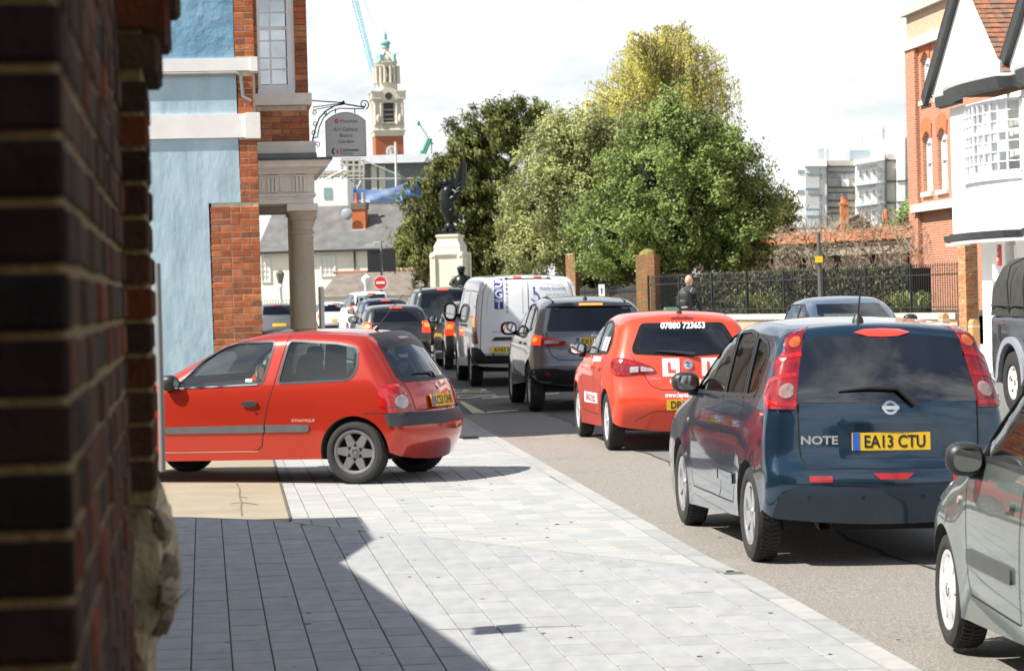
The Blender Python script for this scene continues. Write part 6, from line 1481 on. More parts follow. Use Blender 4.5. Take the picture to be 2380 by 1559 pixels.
class Car:
    def __init__(s, name, label, cat, group, paintm, prof, W, zbelt, zroof, tum=.16, tuck=.05, bow=.05, rc=.10, crown=(.035, .14), wheels=(0, 2.5), wr=.30, tw=.185, arch=None,
                 flare=.012, zs=.55, shoulder=.02, track=None, cutwells=True):
        s.t = thing(name, label, cat, (0, 0, 0), 0, group); s.paint = paintm; s.W = W; s.zb = zbelt; s.zr = zroof; s.tum = tum; s.tuck = tuck; s.bow = bow; s.rc = rc; s.crown = crown
        s.wx = wheels; s.wr = wr; s.tw = tw; s.arch = arch or wr * 1.13; s.flare = flare; s.zs = zs; s.sh = shoulder; s.track = track or (W - tw / 2 - .01)
        xs = [p[0] for p in prof]; s.xa, s.xb = min(xs), max(xs); prof = [(prof[0][0] + .02, prof[0][1] - .07)] + list(prof[1:-1]) + [(prof[-1][0] - .02, prof[-1][1] - .07)]; s.prof = prof; s.cuts = []; s.cutwells = cutwells
        s.raw = s.make()
        bm = bmesh.new(); bm.from_mesh(s.raw); s.bvh = BVHTree.FromBMesh(bm); bm.free()
    def half(s, x, z):
        xm = (x - (s.xa + s.xb) / 2) / ((s.xb - s.xa) / 2); w = s.W * (1 - s.bow * abs(xm) ** 3)
        if z < s.zs: w -= s.tuck * ((s.zs - z) / s.zs) ** 2
        if z > s.zb: t = (z - s.zb) / (s.zr - s.zb); w -= s.sh + s.tum * (.8 * t + .2 * t * t)
        elif z > s.zs: w -= s.sh * ((z - s.zs) / (s.zb - s.zs)) ** 3
        for xw in s.wx: w += s.flare * math.exp(-((x - xw) / .34) ** 4) * smooth01(.80, .60, z)
        return w
    def make(s):
        n = 72; P = spline([(p[0], p[1], 0) for p in s.prof], n); bm = bmesh.new(); rings = []
        S = [0, .22, .42, .6, .74, .85]
        TN = [(P[min(i + 1, n - 1)] - P[max(i - 1, 0)]).normalized() for i in range(n)]
        for _ in range(5): TN = [(TN[max(0, i - 1)] + TN[i] * 2 + TN[min(n - 1, i + 1)]).normalized() for i in range(n)]
        for i, p in enumerate(P):
            t = TN[i]; nx, nz = t.y, -t.x
            cr = s.crown[0] + (s.crown[1] - s.crown[0]) * abs(nx) ** 1.5
            pts = []
            h0 = s.half(p.x, p.y)
            for q in S: y = q * (h0 - s.rc); pts.append((y, cr * (y / h0) ** 2))
            for k in range(0, 7):
                a = k / 6 * math.pi / 2; y = h0 - s.rc + s.rc * math.sin(a); pts.append((y, cr * (y / h0) ** 2 + s.rc * (1 - math.cos(a))))
            row = []
            for y, ins in pts:
                x_, z_ = p.x + nx * ins, p.y + nz * ins
                f = s.half(x_, z_) / h0 if y > h0 * .5 else 1
                row.append((x_, y * f, z_))
            rings.append(row)
        M = len(rings[0]); K = 12
        E = [(r[-1][0], r[-1][2]) for r in rings]; ex0, ex1 = E[0][0], E[-1][0]
        new = lambda x, y, z: bm.verts.new((x, y, z))
        G = []
        for i in range(n):
            row = {}
            for j, (x, y, z) in enumerate(rings[i]):
                row[j] = new(x, y, z); row[-j] = row[j] if j == 0 else new(x, -y, z)
            u = i / (n - 1); sx = max(0, min(1, (E[i][0] - ex0) / (ex1 - ex0))); sx = .45 * u + .55 * sx
            qx = ex0 + (ex1 - ex0) * sx; qz = E[0][1] + (E[-1][1] - E[0][1]) * sx - .075 * min(1, 7 * u * (1 - u))
            for k in range(1, K + 1):
                f = k / K; x, z = E[i][0] + (qx - E[i][0]) * f, E[i][1] + (qz - E[i][1]) * f; y = s.half(x, z)
                row[M - 1 + k] = new(x, y, z); row[-(M - 1 + k)] = new(x, -y, z)
            G.append(row)
        T = M - 1 + K
        for i in range(n - 1):
            for j in range(-T, T):
                bm.faces.new((G[i][j], G[i][j + 1], G[i + 1][j + 1], G[i + 1][j]))
            bm.faces.new((G[i][T], G[i][-T], G[i + 1][-T], G[i + 1][T]))
        bm.faces.new([G[0][j] for j in range(-T, T + 1)]); bm.faces.new([G[n - 1][j] for j in range(T, -T - 1, -1)])
        bmesh.ops.remove_doubles(bm, verts=bm.verts, dist=1e-4); bmesh.ops.dissolve_degenerate(bm, edges=bm.edges, dist=1e-5); bmesh.ops.recalc_face_normals(bm, faces=bm.faces)
        me = bpy.data.meshes.new('raw'); bm.to_mesh(me); bm.free()
        return me
    # ---- openings
    def cut_side(s, poly): s.cuts.append(('s', poly))
    def cut_end(s, poly, x0, x1): s.cuts.append(('e', poly, x0, x1))
    def finish(s, name='body', mats=None):
        o = bpy.data.objects.new('tmp', s.raw.copy()); C.objects.link(o); o.data.materials.clear(); o.data.materials.append(s.paint); o.data.materials.append(interior); tmp = [o]
        cutters = []
        A = MB()
        if s.cutwells:
            for xw in s.wx:
                for sy in (-1, 1):
                    A.lathe([(0, s.W - .30 if sy > 0 else -s.W - .25), (s.arch, s.W - .30 if sy > 0 else -s.W - .25), (s.arch, s.W + .25 if sy > 0 else -s.W + .30), (0, s.W + .25 if sy > 0 else -s.W + .30)], 40, (xw, 0, s.wr), 'y')
        for c in s.cuts:
            if c[0] == 's': A.prism(c[1], -2, 2)
        cutters.append(A)
        for c in s.cuts:
            if c[0] == 'e':
                B = MB(Matrix.Rotation(math.pi / 2, 4, 'Z')); B.prism([(y, z) for y, z in c[1]], -c[2], -c[3]); cutters.append(B)
        for B in cutters:
            if not B.v: continue
            co = bpy.data.objects.new('c', B.mesh('c', interior)); C.objects.link(co); tmp.append(co)
            md = o.modifiers.new('b', 'BOOLEAN'); md.operation = 'DIFFERENCE'; md.object = co; md.solver = 'EXACT'; md.material_mode = 'TRANSFER'
        dg = bpy.context.evaluated_depsgraph_get(); me = bpy.data.meshes.new_from_object(o.evaluated_get(dg))
        if len(me.polygons) < 1500:
            for md in o.modifiers: md.use_self = True
            dg.update(); me = bpy.data.meshes.new_from_object(o.evaluated_get(dg)); print('self', s.t.name, len(me.polygons))
        for t in tmp: bpy.data.objects.remove(t)
        me.polygons.foreach_set('use_smooth', [True] * len(me.polygons)); me.set_sharp_from_angle(angle=R(38))
        s.body = link(name, me, s.t)
        return s.body
    # ---- projections
    def side(s, sg): return lambda u, v: (Vector((u, sg * 4, v)), Vector((0, -sg, 0)))
    def rear(s, u, v): return Vector((-9, u, v)), Vector((1, 0, 0))
    def front(s, u, v): return Vector((12, u, v)), Vector((-1, 0, 0))
    def top(s, u, v): return Vector((u, v, 6)), Vector((0, 0, -1))
    def corner(s, sg, x0, y0, rad=.3):
        def f(u, v):
            a = u / rad; d = Vector((-math.cos(a), sg * math.sin(a), 0)); return Vector((x0, sg * y0, v)) + d * 3, -d
        return f
    def hit(s, o, d):
        h = s.bvh.ray_cast(o, d)
        if h[0] is None:
            h = s.bvh.find_nearest(o + d * 3.0)
        return h[0]
    def patch(s, name, poly, proj, m, off=.003, thick=.0, cell=.05, parent=None, smooth=70, label=None):
        """a shaped skin lying on the body surface, optionally with thickness"""
        pts = []
        n = len(poly)
        for i in range(n):
            a, b = Vector(poly[i]), Vector(poly[(i + 1) % n]); k = max(1, math.ceil((b - a).length / cell))
            for j in range(k): pts.append(a.lerp(b, j / k))
        nb = len(pts); edges = [(i, (i + 1) % nb) for i in range(nb)]
        xs = [p.x for p in pts]; ys = [p.y for p in pts]; y = min(ys) + cell / 2
        def inside(x, y):
            c = False
            for i in range(nb):
                a, b = pts[i], pts[(i + 1) % nb]
                if (a.y > y) != (b.y > y) and x < (b.x - a.x) * (y - a.y) / (b.y - a.y) + a.x: c = not c
            return c
        while y < max(ys):
            x = min(xs) + cell / 2
            while x < max(xs):
                if inside(x, y) and min((Vector((x, y)) - p).length for p in pts[:nb]) > cell * .35: pts.append(Vector((x, y)))
                x += cell
            y += cell
        r = delaunay_2d_cdt(pts, edges, [], 1, 1e-6); V2, fs = r[0], r[2]
        T_ = []; Bk = []
        for p in V2:
            o, d = proj(p.x, p.y); h = s.hit(o, d); T_.append(h - d * off); Bk.append(h + d * .006)
        mb = MB(); mb.add(T_, fs)
        if off > .004 or thick:
            cnt = {}
            for f in fs:
                for i in range(len(f)):
                    e = (f[i], f[(i + 1) % len(f)]); cnt[tuple(sorted(e))] = cnt.get(tuple(sorted(e)), []) + [e]
            nV = len(T_); sk = [(e[0][0], e[0][1]) for e in cnt.values() if len(e) == 1]
            mb2 = MB(); mb2.add(T_ + Bk, [tuple(f) for f in fs] + [(b, a, nV + a, nV + b) for a, b in sk]); mb = mb2
        o = mb.build(name, m, parent or s.t, smooth=smooth)
        if label: o['label'] = label
        return o
    def strip(s, name, path, proj, w, m, off=.002, parent=None, closed=False):
        """a narrow line on the surface along a polyline"""
        P = [Vector(p) for p in path]
        if closed: P.append(P[0])
        Q = []
        for a, b in zip(P, P[1:]):
            k = max(1, math.ceil((b - a).length / .04))
            for j in range(k): Q.append(a.lerp(b, j / k))
        Q.append(P[-1]); V = []
        for i, p in enumerate(Q):
            t = (Q[min(i + 1, len(Q) - 1)] - Q[max(i - 1, 0)]); t = t.normalized() if t.length else Vector((1, 0)); nn = Vector((-t.y, t.x)) * w / 2
            for q in (p - nn, p + nn):
                o, d = proj(q.x, q.y); V.append(s.hit(o, d) - d * off)
        mb = MB(); mb.add(V, [(2 * i, 2 * i + 1, 2 * i + 3, 2 * i + 2) for i in range(len(Q) - 1)])
        return mb.build(name, m, parent or s.t, fix=False)
    def letters(s, name, txt, size, u, v, proj, m, off=.004, sx=1.0, bold=0, parent=None, flip=1, slant=0, rot=0, align='CENTER'):
        mb = MB()
        def place(a, b):
            a2 = (a + slant * b) * flip; a3 = a2 * math.cos(rot) - b * math.sin(rot) * flip; b3 = a2 * math.sin(rot) * flip + b * math.cos(rot)
            o, d = proj(u + a3, v + b3); return s.hit(o, d) - d * off
        lay_text(mb, txt, size, place, align, bold, sx); return mb.build(name, m, parent or s.t, fix=False)
    def plate(s, y, z, txt, tilt=0.0, off=.012, m=plate_y, gb=True, w=.52, h=.111):
        """rear number plate, centred at (y, z); rear view: left of picture is +y"""
        o, d = s.rear(y, z); hp = s.hit(o, d); o2, _ = s.rear(y, z + .05); h2 = s.hit(o2, d)
        x = hp.x - off; sl = (h2.x - hp.x) / .05
        P_ = lambda u, v: (x + v * sl - .001, y - u, z + v)
        mb = MB(); c = [P_(-w / 2, -h / 2), P_(w / 2, -h / 2), P_(w / 2, h / 2), P_(-w / 2, h / 2)]
        mb.add(c + [(a + .014, b, e) for a, b, e in c], [(0, 1, 2, 3), (7, 6, 5, 4), (0, 4, 5, 1), (1, 5, 6, 2), (2, 6, 7, 3), (3, 7, 4, 0)]); pl = mb.build('number_plate', m, s.t)
        if gb:
            mb = MB(); Q = lambda u, v: (P_(u, v)[0] - .0015, *P_(u, v)[1:]); mb.add([Q(-w / 2, -h / 2), Q(-w / 2 + .05, -h / 2), Q(-w / 2 + .05, h / 2), Q(-w / 2, h / 2)], [(0, 1, 2, 3)]); mb.build('plate_band', plate_b, pl)
        mb = MB(); lay_text(mb, txt, .108, lambda u, v: (P_(u + (.022 if gb else 0), v)[0] - .002, *P_(u + (.022 if gb else 0), v)[1:]), bold=.0022, sx=.86); mb.build('plate_lettering', ink, pl, fix=False)
        return pl
    # ---- wheels
    def wheel_set(s, rim_fn, rimr, which=None):
        wr, tw = s.wr, s.tw
        mb = MB(); hw = tw / 2
        mb.lathe([(rimr, -hw * .80), (rimr + .02, -hw * .95), (wr - .045, -hw), (wr - .012, -hw * .86), (wr, -hw * .62), (wr, hw * .62), (wr - .012, hw * .86), (wr - .045, hw), (rimr + .02, hw * .95), (rimr, hw * .80), (rimr - .015, hw * .5), (rimr - .015, -hw * .5), (rimr, -hw * .80)], 44, (0, 0, 0), 'y')
        ty = mb.mesh('tyre', rubber, smooth=35)
        tr = MB()
        for k in range(60):
            a = k * math.tau / 60 + .02
            for y0, y1, da in ((-hw * .6, -hw * .08, .03), (hw * .08, hw * .6, -.03)):
                c0, s0, c1, s1 = math.cos(a), math.sin(a), math.cos(a + .06), math.sin(a + .06); c2, s2, c3, s3 = math.cos(a + da), math.sin(a + da), math.cos(a + .06 + da), math.sin(a + .06 + da)
                r = wr + .005; tr.add([(r * c0, y0, r * s0), (r * c1, y0, r * s1), (r * c3, y1, r * s3), (r * c2, y1, r * s2), ((r - .012) * c0, y0, (r - .012) * s0), ((r - .012) * c1, y0, (r - .012) * s1), ((r - .012) * c3, y1, (r - .012) * s3), ((r - .012) * c2, y1, (r - .012) * s2)], [(0, 1, 2, 3), (0, 4, 5, 1), (1, 5, 6, 2), (2, 6, 7, 3), (3, 7, 4, 0)])
        trm = tr.mesh('tread', rubber)
        rim = rim_fn(rimr, hw)
        for xw in s.wx:
            for sg in (1, -1):
                w = link('wheel', ty, s.t, (xw, sg * s.track, wr)); 
                if sg < 0: w.rotation_euler = (0, 0, math.pi)
                w.rotation_euler[1] = rnd.uniform(0, 3)
                link('tread', trm, w)
                for nm, md in rim: link(nm, md, w)
    # ---- common fittings
    def door_mirror(s, x, z, sg, m, size=(.09, .12, .085), out=.11, face=True):
        y = s.half(x, z) + out; mb = MB(); mb.ell((x, sg * y, z + .02), size, 16, 12, e=.75); b = s.half(x, z) - .02
        o = mb.build('door_mirror', m, s.t, smooth=60)
        mb = MB(); mb.tube([(x + .03, sg * b, z - .05), (x + .01, sg * (y - .03), z - .045)], [.035, .03], 8); mb.build('mirror_arm', plastic, o)
        if face:
            mb = MB(); cs = lambda v: math.copysign(abs(v) ** .8, v); mb.add([(x - size[0] * 1.01, sg * (y + size[1] * .74 * cs(math.cos(k * .3142))), z + .02 + size[2] * .70 * cs(math.sin(k * .3142))) for k in range(20)], [tuple(range(20))]); mb.build('mirror_glass', mirror_m, o)
        return o
    def seats(s, xf, xr, zf=.62, zt=None):
        zt = zt or s.zr - .20
        for y in (-.36, .36):
            mb = MB(); mb.ell((xf, y, s.zb - .02), (.09, .23, .30), 12, 8, e=.6); o = mb.build('seat', seatm, s.t, smooth=60)
            mb = MB(); mb.ell((xf - .06, y, zt - .06), (.06, .13, .09), 12, 8, e=.6); mb.build('headrest', seatm, o, smooth=60)
        if xr is not None:
            mb = MB(); mb.ell((xr, 0, s.zb - .05), (.09, s.W - .22, .22), 16, 8, e=.5); o = mb.build('rear_bench', seatm, s.t, smooth=60)
            for y in (-.38, .38): mb = MB(); mb.ell((xr - .03, y, s.zb + .19), (.05, .12, .07), 12, 8, e=.6); mb.build('headrest', seatm, o, smooth=60)
    def steering(s, x, y=-.36, z=None):
        z = z or s.zb + .0; mb = MB(); n = 22
        mb.tube([(x + .06 * math.sin(a), y + .18 * math.cos(a), z + .17 * math.sin(a)) for a in [k * math.tau / n for k in range(n + 1)]], .016, 6, cap=False); mb.box(x - .015, x + .015, y - .17, y + .17, z - .03, z + .03); mb.build('steering_wheel', plastic, s.t, smooth=60)
        mb = MB(); mb.ell((x + .42, 0, s.zb - .02), (.30, s.W - .17, .05), 16, 8, e=.6); mb.build('dashboard', plastic, s.t, smooth=60)
    def place(s, X, Y, head, xref=0.0, camber=0.0, z=None):
        """put the local point (xref, 0) at X, Y; head = angle of the nose from +Y, positive to the right"""
        a = math.pi / 2 - head; c, sn = math.cos(a), math.sin(a)
        s.t.location = (X - c * xref, Y - sn * xref, gz(Y) if z is None else z)
        sl = .0075 if Y < 65 else 0
        s.t.rotation_euler = (camber, -sl * sn, a)
def rim_spokes(m, hubm, n, w0, w1, back=cap_dark, dish=.02, twin=0.0, ring=True):
    def f(r, hw):
        mb = MB(); yo = hw * .80
        mb.lathe([(r, yo + .004), (r - .012, yo + .006), (r - .03, yo - .004), (r - .035, yo - .03)], 40, (0, 0, 0), 'y')
        for k in range(n):
            for da in ((-twin, twin) if twin else (0,)):
                a = k * math.tau / n + da; c, s_ = math.cos(a), math.sin(a); t = Vector((-s_, 0, c)); d = Vector((c, 0, s_))
                p0, p1 = d * .04, d * (r - .022)
                V = [p0 - t * w0, p0 + t * w0, p1 + t * w1, p1 - t * w1]; Y = (0, yo - dish, 0); Y1 = (0, yo - .004, 0); top_ = [V[0] * .98 + Vector((0, yo - dish + .008, 0)), V[1] * .98 + Vector((0, yo - dish + .008, 0)), V[2] * .985 + Vector(Y1), V[3] * .985 + Vector(Y1)]
                b = [V[0] + Vector((0, yo - dish - .03, 0)), V[1] + Vector((0, yo - dish - .03, 0)), V[2] + Vector((0, yo - .035, 0)), V[3] + Vector((0, yo - .035, 0))]
                mb.add(top_ + b, [(0, 1, 2, 3), (0, 4, 5, 1), (1, 5, 6, 2), (2, 6, 7, 3), (3, 7, 4, 0)])
        mb.lathe([(0, yo - dish + .012), (.05, yo - dish + .010), (.06, yo - dish - .01), (.06, yo - dish - .03)], 20, (0, 0, 0), 'y')
        out = [('rim', mb.mesh('rim', m, smooth=40))]
        mb = MB(); mb.lathe([(0, yo - .07), (r - .02, yo - .07), (r - .02, -hw * .7)], 30, (0, 0, 0), 'y'); out.append(('wheel_back', mb.mesh('wheel_back', gapm)))
        mb = MB(); mb.lathe([(.018, yo - dish + .0135), (.034, yo - dish + .0135), (.036, yo - dish + .01)], 18, (0, 0, 0), 'y'); out.append(('hub_ring', mb.mesh('hub_ring', hubm)))
        return out
    return f
def rrect(u0, u1, v0, v1, r=.02, n=3):
    out = []
    for cx_, cy_, a0 in ((u1 - r, v1 - r, 0), (u0 + r, v1 - r, 90), (u0 + r, v0 + r, 180), (u1 - r, v0 + r, 270)):
        for k in range(n + 1): a = R(a0 + 90 * k / n); out.append((cx_ + r * math.cos(a), cy_ + r * math.sin(a)))
    return out
def rounded(poly, r=.03, n=3):
    out = []; m_ = len(poly)
    for i in range(m_):
        p, a, b = Vector(poly[i]), Vector(poly[i - 1]), Vector(poly[(i + 1) % m_]); ra = min(r, (a - p).length * .45, (b - p).length * .45)
        s, e = p + (a - p).normalized() * ra, p + (b - p).normalized() * ra
        for k in range(n + 1): t = k / n; out.append(tuple(s * (1 - t) ** 2 + p * 2 * t * (1 - t) + e * t * t))
    return out
def inset(poly, d):
    c = Vector((sum(p[0] for p in poly) / len(poly), sum(p[1] for p in poly) / len(poly))); out = []
    n = len(poly)
    for i in range(n):
        p, a, b = Vector(poly[i]), Vector(poly[i - 1]), Vector(poly[(i + 1) % n]); t = (b - a).normalized(); nn = Vector((-t.y, t.x))
        if (c - p).dot(nn) < 0: nn = -nn
        out.append(tuple(p + nn * d))
    return out
def side_window(c, poly, m=g_clear, frame=plastic, fw=.022, both=True):
    """opening, pane and rubber frame on both sides"""
    c.cut_side(poly)
    for sg in ((1, -1) if both else (1,)):
        g = c.patch('window', poly, c.side(sg), m, off=-.006, cell=.12)
        c.strip('window_frame', inset(poly, -.004), c.side(sg), fw, frame, off=.003, parent=g, closed=True)
# ---------------------------------------------------------------- red three-door hatchback turning into the drive
red_m = paint('paint_red_metal', (.50, .034, .017), .5, .24, dust=((.42, .06, .04), 2.2, .66))
c = Car('red_hatchback', 'faded red three-door hatchback turning into the drive across the pavement', 'car', 'cars', red_m,
        [(-.54, .26), (-.60, .34), (-.635, .46), (-.63, .57), (-.60, .63), (-.565, .67), (-.545, .78), (-.50, .90), (-.45, .97), (-.36, 1.11), (-.24, 1.26), (-.13, 1.355), (.0, 1.39), (.35, 1.415), (.7, 1.42), (1.05, 1.40), (1.4, 1.32), (1.75, 1.16), (2.1, .99), (2.3, .935), (2.6, .89), (2.9, .80), (3.08, .69), (3.16, .55), (3.17, .40), (3.10, .24)],
        .81, .90, 1.42, tum=.17, tuck=.06, bow=.055, rc=.11, crown=(.035, .17), wheels=(0, 2.47), wr=.288, tw=.175, arch=.335, flare=.014, zs=.58, shoulder=.025)
wf1 = rounded([(1.83, .895), (1.80, .93), (1.57, 1.15), (1.38, 1.27), (1.25, 1.305), (.86, 1.315), (.84, 1.29), (.92, .945), (.97, .925)], .035)
wr1 = rounded([(.76, .93), (.07, .955), (.01, 1.0), (-.015, 1.08), (-.005, 1.245), (.2, 1.285), (.69, 1.32)], .04)
side_window(c, wf1); side_window(c, wr1, glass('glass_rear_side', (.50, .62, .60), .10))
rw = [(.57, .945), (-.57, .945), (-.50, 1.285), (.50, 1.285)]; rw = rounded(rw, .06)
c.cut_end(rw, -1.5, .9); ws = [(.60, 1.0), (-.60, 1.0), (-.50, 1.33), (.50, 1.33)]; c.cut_end(ws, .8, 2.9)
c.finish()
g = c.patch('rear_window', rw, c.rear, g_tint, off=-.004, cell=.08); c.strip('window_frame', inset(rw, -.008), c.rear, .035, plastic, off=.003, parent=g, closed=True)
c.patch('windscreen', ws, c.front, g_clear, off=-.004, cell=.1)
cyl = c.corner(1, .6, 0, 1.0)
c.patch('bumper_strip', [(-.70, .525), (.70, .525), (.72, .64), (.50, .648), (.3, .64), (-.3, .64), (-.50, .648), (-.72, .64)], cyl, mat('bumper_black', (.030, .032, .034), .55, var=.2, scale=9), off=.020, cell=.06)
c.patch('spoiler', [(-.03, .46), (-.16, .50), (-.21, .47), (-.235, .25), (-.24, 0), (-.235, -.25), (-.21, -.47), (-.16, -.50), (-.03, -.46), (-.08, -.25), (-.09, 0), (-.08, .25)], c.top, plastic, off=.016, cell=.07)
c.strip('stop_lamp', [(.12, 1.325), (-.12, 1.325)], c.rear, .02, lamp_deep, off=.02)
for sg in (1, -1):
    pj = c.corner(sg, -.15, .42)
    lm = c.patch('tail_lamp', rounded([(.385, .905), (.20, .905), (.135, .77), (.085, .645), (.375, .645), (.40, .78)], .03), pj, lamp_red, off=.010, cell=.035)
    c.patch('reversing_lens', [(.215 + .062 * math.cos(k * .524), .745 + .062 * math.sin(k * .524)) for k in range(12)], pj, lamp_clear, off=.016, cell=.03, parent=lm)
    c.strip('lamp_line', [(.12, .70), (.38, .70)], pj, .012, lamp_deep, off=.0125, parent=lm)
    sp_ = c.side(sg)
    c.patch('rub_strip', rounded([(2.0, .465), (.90, .475), (.90, .545), (2.0, .525)], .012), sp_, mat('rub_grey', (.085, .09, .095), .5), off=.014, cell=.08)
    c.patch('rub_strip', rounded([(.885, .475), (.46, .482), (.44, .50), (.44, .53), (.46, .545), (.885, .545)], .012), sp_, MATS['rub_grey'], off=.014, cell=.08)
    c.strip('door_gap', [(.70, 1.385), (.72, 1.30), (.80, .93), (.87, .70), (.90, .55), (.93, .35), (.97, .315), (1.05, .305), (2.2, .29)], sp_, .009, gapm)
    c.strip('sill_line', [(.97, .30), (2.2, .285)], sp_, .012, mat('sill_glint', (.55, .20, .15), .3), off=.003)
    c.strip('bumper_gap', [(-.10, .645), (-.22, .648), (-.36, .645)], sp_, .007, gapm)
    c.patch('window_trim', [(1.83, .885), (.97, .915), (.97, .928), (1.83, .898)], sp_, chrome, off=.008, cell=.1)
    h_ = c.patch('handle_recess', [(1.04 + .085 * math.cos(k * .4488), .735 + .042 * math.sin(k * .4488)) for k in range(14)], sp_, mat('recess_red', (.30, .03, .015), .4), off=.002, cell=.04)
    c.patch('door_handle', [(1.04 + .085 * math.cos(k * .4488), .742 + .028 * math.sin(k * .4488)) for k in range(14)], sp_, plastic, off=.024, cell=.04)
    c.patch('door_lock', [(.975 + .012 * math.cos(k * .785), .655 + .012 * math.sin(k * .785)) for k in range(8)], sp_, chrome, off=.006, cell=.02)
    c.letters('side_badge', 'DYNAMIQUE', .038, .50, .585, sp_, mat('badge_pale', (.55, .38, .32), .4), flip=-sg, sx=1.05)
    c.letters('side_badge', '16V', .05, 1.93, .497, sp_, chrome, off=.016, flip=-sg, bold=.001)
    c.door_mirror(1.86, .925, sg, plastic, size=(.075, .08, .075), out=.06)
    c.patch('mirror_base', [(1.98, .90), (1.80, .89), (1.78, .93), (1.85, .985)], sp_, plastic, off=.006)
c.patch('mudflap_shade', [(1.0, .20), (1.0, .22)], c.side(1), gapm) if 0 else None
pl = c.plate(0, .735, 'KC53 OHR', off=.014)
c.strip('hatch_gap', [(.545, .94), (.53, .80), (.50, .66), (-.50, .66), (-.53, .80), (-.545, .94)], c.rear, .008, gapm)
c.patch('badge', [(0, .90), (.028, .865), (0, .83), (-.028, .865)], c.rear, chrome, off=.010, cell=.03)
c.letters('side_badge', '1.2', .05, -.47, .72, c.rear, chrome, flip=-1); c.letters('side_badge', 'CLIO', .035, -.42, .80, c.rear, chrome, flip=-1)
mb = MB(); q = c.hit(*c.rear(-.05, .96)); mb.tube([q + Vector((-.02, 0, -.02)), q + Vector((-.0, .02, .03)), c.hit(*c.rear(.32, 1.0)) + Vector((-.02, 0, 0))], [.018, .012, .006], 6); mb.build('rear_wiper', plastic, c.t)
c.patch('sunroof', rrect(.75, 1.25, -.36, .36, .05), c.top, mat('sunroof_black', (.01, .01, .012), .08), off=.006, cell=.12)
c.strip('roof_gap', [(.70, .52), (.72, 0), (.70, -.52)], c.top, .008, gapm)
mb = MB(); q = c.hit(*c.top(.1, 0)); mb.tube([q, q + Vector((-.03, 0, .03))], [.03, .018], 8); mb.tube([q + Vector((-.02, 0, .02)), q + Vector((-.30, 0, .33))], [.006, .003], 5); mb.build('aerial', plastic, c.t)
c.patch('tax_sticker', rrect(1.03, 1.10, .945, .975, .005), c.side(1), mat('sticker', (.55, .65, .62), .5), off=.0)
c.seats(.95, .12); c.steering(1.42)
mb = MB(); mb.box(-.3, 2.9, -.62, .62, .215, .30); mb.build('underbody', gapm, c.t)
c.wheel_set(rim_spokes(cap_dark, chrome, 6, .050, .030, dish=.012), .205)
c.t.scale = (1.03, 1.03, 1.03)
c.place(-1.46 + .342 * .70 - .02, 24.3 + .94 * .70 + .0, math.atan2(-.94, .342), 0, z=gz(24.6) + .018)

# ---------------------------------------------------------------- dark blue mini MPV, nearest in the queue
nav = paint('paint_dark_blue', (.013, .040, .072), .55, .20, dust=((.017, .04, .065), 2.0, .68))
c = Car('blue_mpv', 'dark blue small people carrier, nearest large car in the queue', 'car', 'cars', nav,
        [(-.56, .34), (-.625, .39), (-.655, .48), (-.66, .57), (-.64, .635), (-.60, .66), (-.585, .80), (-.575, .95), (-.55, 1.08), (-.47, 1.28), (-.39, 1.44), (-.35, 1.50), (-.25, 1.53), (.1, 1.55), (.5, 1.565), (.9, 1.555), (1.3, 1.49), (1.65, 1.36), (2.0, 1.18), (2.3, 1.06), (2.6, .99), (2.95, .91), (3.2, .80), (3.36, .65), (3.42, .48), (3.36, .24)],
        .845, 1.0, 1.56, tum=.17, tuck=.05, bow=.045, rc=.085, crown=(.04, .10), wheels=(0, 2.6), wr=.305, tw=.185, arch=.345, flare=.016, zs=.60, shoulder=.03)
s1_ = rounded([(2.05, 1.03), (1.90, 1.13), (1.60, 1.32), (1.35, 1.42), (1.06, 1.455), (1.02, 1.40), (.98, 1.03)], .03)
s2_ = rounded([(.91, 1.035), (.96, 1.455), (.62, 1.47), (.38, 1.45), (.30, 1.05)], .03)
s3_ = rounded([(.23, 1.06), (.31, 1.445), (.0, 1.40), (-.12, 1.33), (-.05, 1.09)], .04)
side_window(c, s1_, g_tint); side_window(c, s2_, g_dark); side_window(c, s3_, g_dark)
rw = rounded([(.625, 1.04), (-.625, 1.04), (-.565, 1.42), (-.40, 1.45), (.40, 1.45), (.565, 1.42)], .03)
c.cut_end(rounded([(.52, 1.09), (-.52, 1.09), (-.47, 1.40), (.47, 1.40)], .05), -1.2, .9); ws = [(.62, 1.12), (-.62, 1.12), (-.52, 1.45), (.52, 1.45)]; c.cut_end(ws, .8, 3.0)
c.finish()
c.patch('rear_window', rw, c.rear, glass('glass_privacy_glossy', (.03, .036, .04), .17), off=.004, cell=.07)
c.patch('windscreen', ws, c.front, g_tint, off=-.004, cell=.1)
